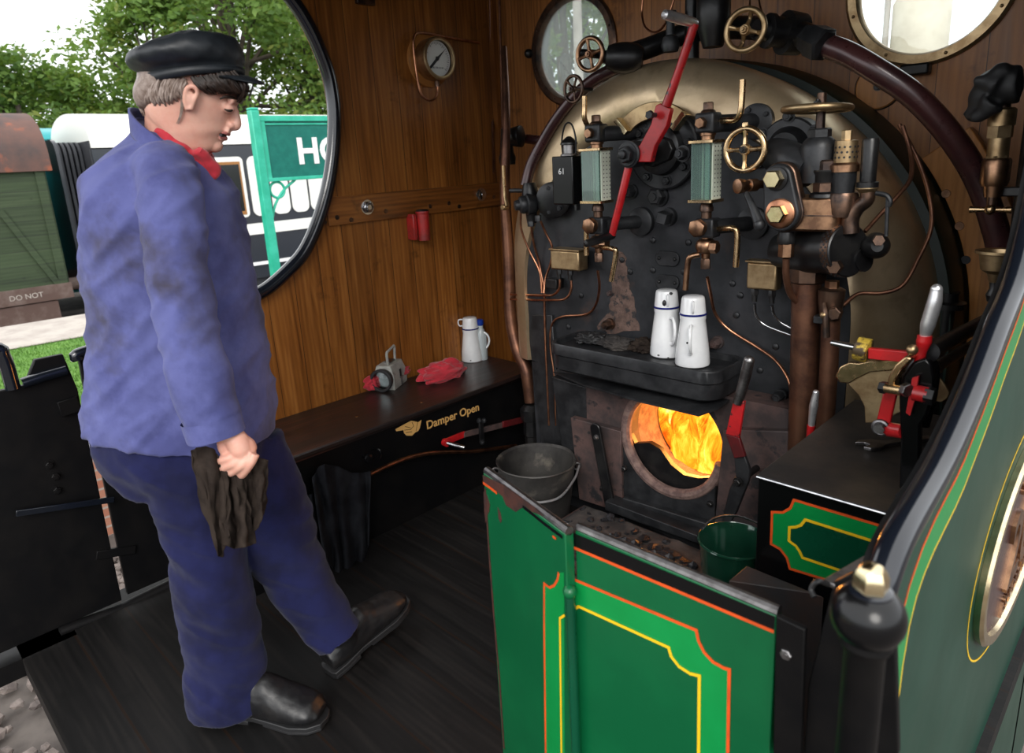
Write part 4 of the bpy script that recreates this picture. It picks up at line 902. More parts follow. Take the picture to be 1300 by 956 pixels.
# dark cylinder with curved outlet
c = F(1101, 238, 1.80); tz = F(1101, 176, 1.80).z-c.z
L_(c, UP, [(0, .030), (.012, .030), (.014, .022), (tz-.006, .023), (tz, .020)], 'drip_cylinder', 'iron_d'); L_(c-UP*.012, UP, [(0, .020), (.010, .032), (.012, .032)], 'collar', 'brass_w')
build(MB().tube(pts([(1102, 243, 1.80), (1100, 254, 1.80), (1088, 264, 1.80), (1080, 278, 1.80), (1080, 296, 1.80)]), [.017, .017, .018, .02, .02], 14), 'outlet_bend', M['bronze_d'], ej)
build(MB().box(F(1116, 0, 1.8).x, F(1116, 0, 1.8).x+.010, 1.80, 1.81, F(1116, 250, 1.8).z, F(1116, 193, 1.8).z), 'link', M['iron'], ej)
build(MB().tube(pts([(1112, 245, 1.8), (1125, 248, 1.8), (1130, 255, 1.8), (1128, 262, 1.8)]), .006, 8), 'link', M['iron'], ej)
build(MB().tube(pts([(1127, 250, 1.8), (1125, 300, 1.8)]), .0045, 8, False), 'link', M['iron'], ej)
# horizontal steam chest with perforated end
c = F(1025, 318, 1.86); ax = (F(1078, 318, 1.80)-c).normalized()
ln = (F(1078, 318, 1.80)-c).length
L_(c, ax, [(-.10, .058), (0, .072), (ln*.72, .074), (ln*.74, .080), (ln*.98, .080), (ln, .076)], 'steam_chest', 'iron_d', 40)
L_(c, ax, [(ln*.80, .0815), (ln*.97, .0815)], 'end_band', 'bronze_d', 40)
hl = MB(); _, aa, bb = ortho(ax)
for i in range(3):
    for j in range(30):
        t = 2*PI*(j+i*.5)/30; d = aa*math.cos(t)+bb*math.sin(t); hl.lathe(c+ax*(ln*(.83+.05*i))+d*.0665, d, [(0, .003), (.0012, .003)], 8)
tag(build(hl, 'hole', M['chip'], ej), None, None, kind='stuff')
L_(F(1062, 338, 1.77), NB, [(0, .022), (.02, .020)], 'side_nut', 'bronze_d', 6)
# round cup to the right
c = F(1112, 312, 1.84); L_(c, V((.4, -1, .1)), [(-.05, .034), (-.01, .040), (.012, .038), (.03, .028), (.04, .016)], 'dashpot', 'iron_d', 32); L_(c+V((.02, -.05, .02)), V((.4, -1, .1)), [(0, .018), (.012, .016)], 'dashpot_nut', 'bronze_d', 6)
build(MB().tube(pts([(1098, 330, 1.84), (1075, 330, 1.86), (1050, 330, 1.87)]), .03, 16), 'branch', M['iron_d'], ej)
# drain union under the cover
c = F(998, 304, 1.79); L_(c+UP*.02, -UP, [(0, .024), (.02, .028), (.03, .026), (.034, .018), (.05, .018)], 'union', 'iron_d'); L_(F(998, 317, 1.79)+UP*.016, -UP, [(0, .024), (.034, .024), (.036, .02)], 'union_nut', 'bronze', 6)
# ---- pipes beneath
pipe([(998, 328, 1.79), (998, 350, 1.80), (1003, 372, 1.83), (1015, 386, 1.86), (1032, 398, 1.92)], .009, 'copper_d', 'brown copper pipe bending down from the ejector union', name='copper_pipe')
bp = thing('delivery_pipe', 'thickest upright copper pipe below the ejector', 'pipe', F(1018, 580, 1.88))
build(MB().tube(pts([(1024, 352, 1.88), (1022, 450, 1.88), (1018, 560, 1.88), (1016, 600, 1.88)]), .0385, 28), 'tube', M['copper_d'], bp)
c = F(1024, 356, 1.88); build(MB().lathe(c, UP, [(-.005, .044), (0, .052), (.035, .052), (.04, .046)], 8), 'collar_nut', M['bronze_d'], bp); build(MB().lathe(c+UP*.04, UP, [(0, .040), (.07, .044)], 24), 'neck', M['iron_d'], bp)
ck = thing('drain_cock', 'bronze cock with small lever on the thinner copper pipe right of the thick one', 'valve', F(1054, 420, 1.86))
build(MB().tube(pts([(1055, 400, 1.86), (1052, 470, 1.86), (1046, 560, 1.86), (1045, 600, 1.86)]), .0235, 20), 'tube', M['copper_d'], ck)
c = F(1055, 382, 1.86); build(MB().lathe(c, UP, [(-.05, .026), (-.03, .028), (0, .032), (.030, .034), (.036, .024)], 24), 'body', M['bronze_d'], ck)
build(MB().lathe(c+UP*.036, UP, [(0, .018), (.018, .018)], 6), 'nut', M['bronze'], ck)
build(MB().hexn(F(1060, 398, 1.82), NB, .018, .02), 'nut', M['bronze_d'], ck); build(MB().ball(F(1046, 400, 1.81), .010), 'lever_ball', M['brass_w'], ck)
build(MB().tube(pts([(1046, 385, 1.82), (1048, 400, 1.81), (1049, 428, 1.81)]), [.005, .008, .010], 10), 'lever', M['bronze_d'], ck)
build(MB().box(F(1056, 0, 1.83).x, F(1075, 0, 1.83).x, 1.83, 1.86, F(1060, 414, 1.83).z, F(1060, 404, 1.83).z), 'bracket', M['iron'], ck, bevel=.003)
pipe([(1146, 160, 2.10), (1156, 195, 2.08), (1156, 226, 2.02), (1140, 248, 1.97), (1115, 275, 1.92), (1098, 294, 1.88)], .0055, 'copper_d', 'thin brown pipe slanting from the green band to the ejector', name='copper_pipe')
pipe([(1142, 158, 2.12), (1166, 205, 2.10), (1180, 250, 2.10), (1182, 290, 2.08), (1165, 330, 2.04), (1146, 362, 2.0), (1120, 372, 1.97), (1090, 373, 1.94), (1070, 388, 1.90)], .0055, 'copper_d', 'thin brown pipe looping wide over the brass cladding', name='copper_pipe')
# corner pipes at the left
sp = thing('corner_pipe', 'thick brown pipe down the wall corner ending in a black union at the bench', 'pipe', F(678, 560, 2.05))
build(MB().tube(pts([(640, 60, 2.25), (643, 150, 2.15), (641, 240, 2.1), (646, 330, 2.08), (648, 398, 2.06), (656, 440, 2.05), (668, 470, 2.04), (674, 510, 2.04)]), [.012, .016, .022, .025, .026, .027, .028, .028], 20), 'tube', M['copper_d'], sp)
c = F(675, 518, 2.04); build(MB().lathe(c, -UP, [(-.02, .032), (0, .052), (.05, .050), (.055, .038), (.12, .042), (.125, .036), (.30, .036)], 8), 'union', M['iron_d'], sp)
cf = thing('corner_fitting', 'black elbow fitting high in the corner left of the boiler', 'fitting', F(645, 190, 2.25))
build(MB().lathe(F(644, 200, 2.2), UP, [(-.03, .034), (0, .038), (.02, .030), (.12, .022), (.125, .012), (.18, .010)], 20), 'body', M['iron_d'], cf); build(MB().lathe(F(648, 174, 2.2), V((.9, .3, 0)), [(-.02, .03), (.04, .045), (.05, .045), (.06, .02)], 20), 'flange', M['iron_d'], cf)
for (a, b, m_, lb) in (((622, 0, 2.44), (625, 150, 2.44), 'copper_d', 'left of the thin pipes up the wall corner'), ((634, 0, 2.44), (638, 160, 2.4), 'copper_d', 'right of the thin pipes up the wall corner')):
    pipe([a, b, (b[0]+2, b[1]+70, 2.3)], .006, m_, lb, name='copper_pipe', k=2)
# ================================================================== WALL FITTINGS
# pressure gauge on the side wall
gc = P(557, 74, x=XL+.075); pg = thing('pressure_gauge', 'round brass-rimmed pressure gauge with white dial on the side wall', 'gauge', (XL, gc.y, gc.z))
gb = V((XL, gc.y, gc.z))
build(MB().lathe(gb, RX, [(0, .112), (.012, .112), (.016, .106)], 48), 'backing_block', M['wall_r'], pg, label='round dark wooden backing block')
build(MB().lathe(gb+RX*.016, RX, [(0, .085), (.045, .085), (.048, .088), (.066, .088), (.070, .082), (.070, .074), (.062, .072)], 48, cap=False), 'case', M['brass_w'], pg)
build(MB().lathe(gb+RX*.06, RX, [(0, .074), (.004, .074)], 48), 'dial', M['dial'], pg)
tk = MB(); 
for k in range(33):
    a = math.radians(-45+270*k/32); d = V((0, -math.cos(a), math.sin(a))); l = .012 if k % 4 == 0 else .006
    tk.bar(gb+RX*.0645+d*.066, gb+RX*.0645+d*(.066-l), .0016, .0006, RX)
build(tk, 'dial_marks', M['chip'], pg)
build(MB().prism([gb+RX*.066+V((0, y, z)) for y, z in [(.048, .040), (-.004, .004), (-.046, -.034), (-.052, -.046), (-.036, -.040), (.004, -.004)]], (.001, 0, 0)).lathe(gb+RX*.065, RX, [(0, .009), (.005, .007)], 20), 'needle', M['chip'], pg)
build(text_mb('LBS PER SQ IN', .010, gb+V((.0645, 0, -.04)), (0, 1, 0), (0, 0, 1), .0004), 'lettering', M['chip'], pg)
build(MB().tube([gb+V((.05, .0, -.088)), gb+V((.05, 0, -.13)), gb+V((.045, -.02, -.165)), gb+V((.04, -.055, -.165)), gb+V((.035, -.085, -.13)), gb+V((.03, -.095, 0)), gb+V((.03, -.09, .08)), gb+V((.025, -.05, .105)), gb+V((.02, .1, .10)), gb+V((.02, .30, .09))], .0048, 10), 'siphon_pipe', M['copper'], pg)
build(MB().hexn(gb+V((.05, 0, -.10)), UP, .011, .024), 'union_nut', M['bronze_d'], pg)
# red can on the rail
rc_ = P(538, 305, x=XL+.055); cz0 = rc_.z; ct = P(536, 268, x=XL+.055)
rd = thing('red_tin', 'small red tin tube held on the side wall under the wooden rail', 'tin', (XL, ct.y, cz0))
build(MB().lathe((XL+.055, ct.y, cz0), UP, [(0, .026), (ct.z-cz0-.012, .028), (ct.z-cz0-.008, .031), (ct.z-cz0, .031)], 28), 'tube', M['redcan'], rd)
build(MB().lathe((XL+.055, ct.y, ct.z), UP, [(0, .029), (.006, .026), (.008, .018)], 28), 'lid', M['iron_d'], rd)
build(MB().box(XL, XL+.05, ct.y-.050, ct.y-.030, cz0+.005, ct.z-.01), 'bracket', M['redcan'], rd, bevel=.003)
one(MB().box(XL, XL+.02, P(450, 0, x=XL).y, P(470, 0, x=XL).y+.01, P(458, 6, x=XL).z, P(458, 6, x=XL).z+.06), 'wall_block', M['bronze_d'], 'small pale metal block at the top of the side wall', 'block', bevel=.003)
# coat hook nick beside front wall right window, latch, cover disc
cd = thing('cover_disc', 'round wooden cover disc with central bolt under the right round window', 'cover', P(1116, 110, y=YF))
c = P(1116, 110, y=YF); build(MB().lathe(c, NB, [(0, .068), (.008, .068), (.011, .064)], 40), 'disc', M['wall_r'], cd); build(MB().torus(c+NB*.004, NB, .069, .003, 6, 40), 'edge_ring', M['chip'], cd); build(MB().bolt(c+NB*.010, NB, .010), 'bolt', M['iron_d'], cd)
one(MB().box(P(1150, 0, y=2.44).x, P(1188, 0, y=2.44).x, 2.43, YF, P(1168, 95, y=2.44).z, P(1168, 80, y=2.44).z), 'window_catch', M['iron_d'], 'black window catch under the right round window', 'catch', bevel=.006)
one(MB().ball(P(671, 68, y=2.45), .02), 'window_catch', M['iron_d'], 'small round catch at the left rim of the left round window', 'catch')
# curved wooden arch board round the boiler on the right, with screw heads
ab = []
for k in range(25): a = math.radians(36-40*k/24); ab.append((.84, a))
inner = [V((-1.365+.905*math.cos(a), 2.43, .81+.905*math.sin(a))) for _, a in ab]; outer = [V((-1.365+1.05*math.cos(a), 2.43, .81+1.05*math.sin(a))) for _, a in ab]
inner.append(V((inner[-1].x, 2.43, .5))); outer.append(V((outer[-1].x, 2.43, .5)))
arch = one(MB().prism(inner+outer[::-1], (0, .04, 0)), 'arch_board', M['wall_r'], 'lighter curved wooden board around the right side of the boiler', 'board', bevel=.003)
for (px, py, m_) in [(1201, 246, 'bronze'), (1218, 287, 'bronze'), (1226, 330, 'chip')]:
    build(MB().lathe(P(px, py, y=2.43), NB, [(0, .013), (.002, .012)], 20), 'screw', M[m_], arch)
# right-hand steam valve in the corner with tee handle
rv = thing('corner_valve', 'brass valve with a tee handle at the right edge beside the dark red pipe', 'valve', P(1265, 270, y=2.0))
vx = P(1266, 200, y=2.0); T = lambda py: P(1266, py, y=2.0).z
X_ = vx.x
def LV(z0, prof, nm, m, n=24, dx=0, dy=0): return build(MB().lathe((X_+dx, 2.0+dy, z0), UP, prof, n), nm, M[m], rv)
LV(T(160), [(0, .028), (.035, .028), (.04, .022)], 'cap_collar', 'brass_w'); LV(T(146), [(0, .016), (.025, .014)], 'spindle_top', 'bronze_d')
LV(T(175), [(0, .027), (.030, .027)], 'hex_nut', 'brass_w', 6); LV(T(200), [(0, .022), (.07, .022)], 'stem', 'brass_w')
LV(T(212), [(0, .024), (.026, .024)], 'hex_nut', 'brass_w', 6); LV(T(236), [(0, .026), (.01, .030), (.058, .030), (.064, .026)], 'body', 'bronze'); LV(T(250), [(0, .018), (.03, .022), (.034, .026)], 'body', 'bronze')
LV(T(268), [(0, .010), (.05, .012)], 'spindle', 'bronze_d')
hz = T(266); build(MB().tube([(X_-.042, 1.995, hz), (X_-.015, 1.995, hz), (X_+.015, 1.995, hz), (X_+.042, 1.995, hz)], [.0085, .006, .006, .0085], 12).ball((X_, 1.995, hz), .013), 'tee_handle', M['brass'], rv)
build(MB().box(X_-.02, X_+.12, 2.01, 2.03, T(250), T(238)), 'bracket', M['iron_d'], rv, bevel=.003)
build(MB().lathe((X_+.07, 2.05, T(300)), UP, [(0, .035), (.42, .035)], 24), 'steam_tube', M['iron_d'], rv)
cp = thing('oil_cup', 'small brass oil cup below the tee-handled valve at the right edge', 'cup', P(1264, 360, y=1.9))
c = P(1264, 342, y=1.9); build(MB().lathe(c, UP, [(-.03, .010), (-.01, .016), (0, .030), (.035, .036), (.038, .044), (.044, .044), (.042, .036), (.01, .028)], 28), 'cup', M['brass_w'], cp); build(MB().lathe(c-UP*.075, UP, [(0, .010), (.015, .014), (.03, .008), (.05, .010)], 16), 'stem', M['iron_d'], cp)
# black glove lying on top of the valve
gv = MB(); g0 = P(1262, 118, y=1.98)
pr_ = [(1228, 150, .014), (1240, 140, .022), (1250, 122, .034), (1262, 110, .040), (1280, 108, .042), (1296, 106, .042)]
gv.tube([P(a, b, y=1.98) for a, b, r in pr_], [r for *_, r in pr_], 16)
gv.tube([P(a, b, y=1.96) for a, b in [(1258, 100), (1270, 94), (1284, 90)]], [.016, .026, .022], 12)
gv.tube([P(a, b, y=1.95) for a, b in [(1236, 104), (1254, 104), (1268, 108)]], [.010, .018, .026], 12)
gv.tube([P(a, b, y=1.95) for a, b in [(1232, 148), (1246, 146), (1262, 130)]], [.010, .014, .028], 12)
go = build(gv, 'glove', M['rubber'], None, g0); bake(go, .006, 4, .5, lambda p, n: .004*noise.noise(p*30)); tag(go, 'black work glove draped over the corner valve', 'glove')

# ================================================================== BENCH
bn = thing('bench_locker', 'long black-fronted wooden locker bench along the side wall', 'bench', (-2.3, 1.5, 0)); XLB = XL+.002
build(MB().box(XLB, -2.105, .74, 2.26, .440, .461), 'seat_board', M['bench'], bn, bevel=.005)
build(MB().box(XL+.02, -2.135, .74, 2.24, 0, .440), 'front_panel', M['blacks'], bn, bevel=.002)
build(MB().box(-2.136, -2.128, .74, 2.24, .425, .440), 'edge_strip', M['bench'], bn)
for (px, py) in [(453, 529), (535, 511)]: build(MB().lathe(P(px, py, z=.461), UP, [(0, .006), (.001, .006)], 12), 'screw', M['brass'], bn)
xf = -2.1345
o = P(576, 529, x=xf)
build(text_mb('Damper Open', .050, (xf, o.y, o.z-.012), (0, 1, -0.02), (0, 0, 1), .0012, space=1.0, bold=.0008), 'lettering', M['gold'], bn, label='gold lettering reading Damper Open')
hd = MB()
def HP(L): return [P(a, b, x=xf) for a, b in L]
hd.prism(HP([(502, 545), (516, 537), (522, 534), (531, 536), (535, 533), (533, 543), (531, 547), (527, 549), (523, 553), (516, 553), (513, 550), (512, 546), (503, 547.5)]), (.0008, 0, 0))
hn = build(hd, 'pointing_hand', M['gold'], bn, label='painted gold hand pointing left')
lk_ = MB()
for L in ([(514, 541.5), (521, 543)], [(513, 546), (522, 545)], [(515, 549.5), (523, 548)], [(523, 536), (525, 541), (521, 545)], [(530, 536), (528, 547)]): lk_.ribbon([p+RX*.0009 for p in HP(L)], .0022, RX, .0003)
build(lk_, 'finger_lines', M['blacks'], hn)
kn = P(465, 580, x=-2.12); build(MB().lathe((-2.135, kn.y, kn.z), RX, [(0, .010), (.02, .009), (.026, .018), (.034, .021), (.042, .018), (.046, .008)], 24), 'knob', M['black'], bn)
kn = P(470, 580, x=-2.12); build(MB().tube([(-2.135, kn.y+.02, kn.z+.02), (-2.10, kn.y+.025, kn.z+.03), (-2.09, kn.y+.03, kn.z+.01), (-2.10, kn.y+.03, kn.z-.01)], .005, 10), 'hook', M['black'], bn)
# orange-brown pipe in front of bench
xq = -2.09
one(MB().tube([P(a, b, x=xq) for a, b in [(420, 625), (450, 611), (472, 601), (500, 588), (530, 578), (560, 574), (600, 573), (632, 569), (655, 566)]], .0085, 12), 'copper_pipe', M['copper'], 'long orange copper pipe running along below the bench front', 'pipe')
# damper lever
dl = thing('damper_lever', 'long red damper lever with steel handle under the bench lettering', 'lever', P(606, 555, x=-2.07))
D = lambda a, b, x=-2.07: P(a, b, x=x)
build(MB().bar(D(563, 562), D(590, 551), .026, .010, RX), 'lever_arm', M['redp'], dl, bevel=.002)
build(MB().bar(D(588, 552), D(664, 533), .024, .012, RX), 'lever_arm', M['rusty'], dl, bevel=.002)
build(MB().bar(D(638, 539, -2.062), D(663, 533, -2.062), .028, .010, RX), 'red_sleeve', M['redd'], dl, bevel=.002)
h0, h1 = D(566, 562), P(589, 568, x=-1.99); build(MB().lathe(h0, h1-h0, [(0, .009), (.01, .0085), ((h1-h0).length, .0085), ((h1-h0).length+.004, .006)], 16), 'hand_grip', M['steel'], dl, label='short bright steel handle')
build(MB().lathe(D(564, 561, -2.08), RX, [(0, .016), (.02, .016)], 16), 'pivot', M['redp'], dl)
build(MB().bar(D(610, 535, -2.06), D(612, 562, -2.06), .022, .012, RX), 'link', M['iron_d'], dl, bevel=.002)
for a, b in [(608, 534), (614, 534), (612, 561)]: build(MB().bolt(D(a, b, -2.055), RX, .009), 'bolt', M['iron'], dl)

# ================================================================== THINGS ON THE BENCH
def can(c, s, label, handle=True, hdir=(1, 0, 0), chips=(), hd2=(0, -1, 0)):
    c = V(c); t = thing('enamel_can', label, 'tea can', c)
    R = lambda prof: [(h*s, r*s) for h, r in prof]
    build(MB().lathe(c, UP, R([(0, .046), (.003, .050), (.008, .0505), (.05, .047), (.115, .0385), (.135, .036), (.140, .0375), (.150, .0375), (.152, .035)]), 40), 'body', M['enamel'], t)
    build(MB().lathe(c, UP, R([(.150, .0385), (.1515, .0400), (.1545, .0400), (.156, .0385)]), 40), 'blue_rim', M['blue'], t, label='navy blue enamel rim')
    cup = build(MB().lathe(c, UP, R([(.153, .0375), (.156, .037), (.196, .033), (.202, .031), (.205, .026), (.206, .010)]), 40), 'cup_lid', M['enamel'], t, label='white cup serving as lid')
    d = V(hdir).normalized()
    if handle:
        build(MB().tube([c+d*.040*s+UP*.125*s, c+d*.066*s+UP*.128*s, c+d*.082*s+UP*.105*s, c+d*.080*s+UP*.075*s, c+d*.062*s+UP*.050*s, c+d*.046*s+UP*.045*s], .0048*s, 10), 'handle', M['enamel'], t)
        e = V(hd2).normalized(); build(MB().tube([c+e*.033*s+UP*.195*s, c+e*.050*s+UP*.194*s, c+e*.054*s+UP*.180*s, c+e*.048*s+UP*.166*s, c+e*.035*s+UP*.166*s], .0032*s, 8), 'handle', M['enamel'], cup)
    for (ang, h, r, k) in chips:
        dd = V((math.cos(ang), math.sin(ang), 0)); rr = (.0505-.0105*h/.15 if h < .15 else .0365-.003*(h-.156)/.04)*s
        build(MB().ball(c+dd*(rr-.0015)+UP*h*s, r, (1, 1, k), 10, 8), 'chip_mark', M['chip'], t)
    return t
bz_ = .461
c = P(600, 457, z=bz_); can(c, 1.06, 'white enamel tea can with cup lid standing on the bench by the side wall', hdir=(.75, .65, 0), hd2=(-.7, -.7, 0), chips=[(-.9, .012, .004, .8)])
c = P(618, 440, z=bz_); c = V((-2.43, 2.20, bz_))
bo = thing('bottle', 'small clear bottle with a blue cap behind the tea can on the bench', 'bottle', c)
build(MB().lathe(c, UP, [(0, .026), (.003, .028), (.12, .028), (.145, .020), (.16, .013), (.175, .013)], 28), 'body', M['clear'], bo); build(MB().lathe(c+UP*.172, UP, [(0, .014), (.006, .018), (.024, .018), (.03, .012)], 24), 'cap', M['bluecap'], bo)
# hand lamp
lc = P(497, 489, z=bz_); 
hl_ = thing('hand_lamp', 'grey box hand lamp with round glass lens on the bench', 'lamp', lc)
u = V((-.50, .87, 0)).normalized(); vv = V((-.87, -.50, 0)).normalized()   # u: along the lamp (away from lens), vv: towards the wall
W2, H2, D2 = .070, .108, .048
def LB(a, b, h): return lc+u*a+vv*b+UP*h
build(MB().loft([[LB(-W2, -D2, 0), LB(W2, -D2, 0), LB(W2, D2, 0), LB(-W2, D2, 0)], [LB(-W2, -D2*1.02, H2*.55), LB(W2, -D2, H2*.55), LB(W2, D2, H2*.55), LB(-W2, D2, H2*.55)], [LB(-W2+.006, -D2*.7, H2), LB(W2-.012, -D2*.7, H2), LB(W2-.012, D2*.7, H2), LB(-W2+.006, D2*.7, H2)]]), 'body', M['lampgrey'], hl_, bevel=.004)
build(MB().lathe(LB(-W2+.004, 0, .052), -u, [(0, .044), (.018, .050), (.034, .052), (.038, .048), (.038, .040), (.026, .038)], 40, cap=False), 'lens_rim', M['rubber'], hl_)
build(MB().lathe(LB(-W2-.014, 0, .052), -u, [(0, .040), (.008, .036), (.014, .024), (.017, .008)], 32), 'lens', M['pane'], hl_); build(MB().lathe(LB(-W2-.006, 0, .052), -u, [(0, .040), (.003, .040)], 32), 'reflector', M['steel'], hl_)
hp = [LB(-.040, -.012, H2), LB(-.046, -.014, H2+.048), LB(-.040, -.014, H2+.056), LB(.034, -.014, H2+.066), LB(.040, -.014, H2+.060), LB(.036, -.012, H2)]
for i in range(1): build(MB().tube(hp, .006, 8, False), 'handle', M['lampgrey'], hl_)
build(MB().box(0, 0, 0, 0, 0, 0).bar(LB(-.02, 0, H2+.001), LB(.03, 0, H2+.006), .03, .006, UP) if False else MB().bar(LB(-.02, 0, H2+.002), LB(.03, 0, H2+.004), .030, .008, UP), 'switch_plate', M['steel_d'], hl_)
build(MB().bar(LB(.0, -D2-.002, .045), LB(.0, -D2-.002, .078), .012, .004, -vv), 'latch', M['iron_d'], hl_); build(MB().tube([LB(-.012, -D2-.004, .042), LB(.016, -D2-.004, .042)], .0028, 8, False).tube([LB(-.002, -D2-.004, .004), LB(-.002, -D2-.004, .040)], .0018, 8, False).tube([LB(.006, -D2-.004, .004), LB(.006, -D2-.004, .040)], .0018, 8, False), 'latch_wire', M['steel_d'], hl_)
build(MB().lathe(LB(W2, 0, .045), u, [(0, .040), (.010, .040), (.014, .03)], 24), 'end_cap', M['lampgrey'], hl_)
# red cloth
def bundle(c, rx, ry, rz, name, label, cat, m, seed, vox=.004, fold=.016, fs=16, n=40, yaw=0):
    mb = MB(); mb.ball(c, 1, (rx, ry, rz), 96, 48); o = build(mb, name, m, None, (c[0], c[1], c[2]-rz*.6)); me = o.data; cc = V(c)-ORG[o]
    for v in me.vertices:
        p = v.co-cc; q = V((p.x/rx, p.y/ry, p.z/rz)); k = 1.0
        s = noise.noise(V((q.x*1.3+seed, q.y*1.3, q.z*1.3)))
        f = abs(noise.noise(V((q.x*1.8+seed*2, q.y*1.8+s*1.5, q.z*2.0))))
        f2 = abs(noise.noise(V((q.x*3.2+seed, q.y*3.2+s*2, q.z*3.0))))
        v.co = cc+p*(.86+.22*s+.42*f)+p.normalized()*(fold*f2*1.1-fold*.25)
        if v.co.z < cc.z-rz*.62: v.co.z = cc.z-rz*.62+.002*f2
    me.update(); o.modifiers.new('s', 'SMOOTH').iterations = 2; return tag(o, label, cat)
c = P(556, 470, z=bz_+.03); c.x = -2.36
bundle((c.x, c.y-.0, bz_+.030), .075, .125, .050, 'red_cloth', 'crumpled red cloth bundle on the bench between lamp and tea can', 'cloth', M['cloth_red'], 3.1)
bundle((-2.468, lc.y-.02, bz_+.040), .024, .12, .052, 'red_cloth', 'crumpled red cloth poking out behind the grey hand lamp', 'cloth', M['cloth_red'], 7.7)
# ================================================================== CANS ON THE TRAY
tz_ = .747
c = P(845, 446, z=tz_); c1 = V((-1.265, 1.885, tz_))
def place(px, py, z): return P(px, py, z=z)
can(place(846, 450, tz_), 1.08, 'white enamel can with chipped lid, left of the two on the tray', hdir=(.75, -.65, 0), chips=[(-1.2, .170, .007, 1.5), (-.6, .198, .006, .8), (-1.5, .010, .005, .5), (-.9, .004, .004, .5)], hd2=(.6, -.8, 0), handle=True)
can(place(879, 462, tz_), 1.08, 'white enamel can, right of the two on the tray and nearer the firehole', hdir=(.42, -.9, 0), chips=[(-1.4, .075, .003, 1.2)], hd2=(.5, -.86, 0), handle=True)
# dark rags on the tray
def flat_rag(px, py, label, m, rx, ry, rz, seed): 
    c = P(px, py, z=tz_+rz*.4); return bundle((c.x, c.y, tz_+rz*.62), rx, ry, rz, 'rag', label, 'rag', m, seed)
flat_rag(750, 431, 'crumpled black oily rag at the left end of the tray', M['rubber'], .065, .050, .022, 1.2)
flat_rag(786, 438, 'stiff dirty rag with pale frayed patch in the middle of the tray', M['ash'], .075, .05, .022, 5.2)
flat_rag(818, 441, 'brownish dirty rag against the left white can on the tray', M['cloth_rag'], .05, .045, .028, 9.4)
# ================================================================== FIRE DOOR LEVER
ld = thing('fire_door_lever', 'lever right of the firehole, red in the middle with a dark steel grip', 'lever', F(930, 660, 1.78))
yl2 = 1.74
build(MB().tube([F(951, 458, yl2), F(943, 490, yl2), F(936, 512, yl2)], [.0145, .0155, .0135], 18).ball(F(951, 458, yl2), .0148), 'hand_grip', M['steel_d'], ld)
build(MB().prism([F(a, b, yl2) for a, b in [(931, 508), (945, 510), (938, 556), (921, 551)]], (0, .012, 0)), 'red_blade', M['redp'], ld, bevel=.002)
build(MB().prism([F(a, b, yl2) for a, b in [(921, 551), (938, 556), (946, 580), (932, 582)]], (0, .012, 0)), 'worn_blade', M['redd'], ld, bevel=.002)
build(MB().prism([F(a, b, yl2+.01) for a, b in [(931, 576), (945, 578), (952, 598), (950, 612), (935, 650), (925, 668), (914, 668), (926, 620), (934, 604)]], (0, .014, 0)), 'lower_arm', M['iron'], ld, bevel=.003)
build(MB().bolt(F(937, 612, yl2), NB, .011).cyl(F(937, 612, yl2), F(937, 612, yl2)+V((0, .13, 0)), .010), 'pivot_bolt', M['iron_d'], ld)
# small chrome handle with red ferrule
sh = thing('small_lever', 'short chrome handle with a red ferrule beside the thick copper pipe', 'lever', F(1028, 552, 1.80))
build(MB().tube([F(1036, 499, 1.8), F(1033, 515, 1.8), F(1030, 540, 1.8)], [.008, .0115, .0085], 16).ball(F(1036, 498.5, 1.8), .0082), 'hand_grip', M['chrome'], sh); build(MB().tube([F(1030, 540, 1.8), F(1028, 552, 1.8), F(1024, 580, 1.8)], [.011, .009, .008], 14), 'ferrule', M['redp'], sh)
# ================================================================== BUCKET
bc = V((-1.66, 1.74, 0)); bk = thing('bucket', 'dented dark metal bucket with wire handle beside the green door', 'bucket', bc)
bh_ = .305; tp = .150; bt_ = .105
bm = MB().lathe(bc, UP, [(0.004, bt_-.003), (0, bt_), (.012, bt_+.001), (bh_*.5, (bt_+tp)/2), (bh_-.01, tp-.001), (bh_, tp+.005), (bh_+.004, tp+.002), (bh_-.004, tp-.006), (.012, bt_-.006)], 56)
M['pail'] = mat('burnt_galvanised', (.070, .066, .062), .5, .5, c2=(.030, .029, .029), vs=6, c3=(.26, .23, .19), vs3=9, lo3=.54, hi3=.75, bump=.4, bs=30)
o = build(bm, 'body', M['pail'], bk)
for v in o.data.vertices: 
    k = .006*noise.noise(v.co*9); v.co.x += k; v.co.y += k
e1 = (P(729, 592, z=.27)-bc); e1.z = 0; e1 = e1.normalized(); e2 = -e1
for e in (e1, e2):
    build(MB().torus(bc+e*(tp+.004)+UP*(bh_-.035), UP.cross(e), .013, .004, 8, 20), 'ear', M['steel_d'], bk)
lowp = (P(672, 632, z=.22)); s3 = UP.cross(e1); s3 = -s3 if s3.dot(V((0, -1, 0))) < 0 else s3
build(MB().tube([bc+e1*(tp+.012)+UP*(bh_-.035), bc+e1*(tp*.88)+s3*.075+UP*(bh_-.055), bc+e1*.06+s3*.155+UP*(bh_-.085), bc-e1*.06+s3*.155+UP*(bh_-.085), bc-e1*(tp*.88)+s3*.075+UP*(bh_-.055), bc-e1*(tp+.012)+UP*(bh_-.035)], .0045, 8), 'wire_handle', M['chrome'], bk, label='bright wire handle')
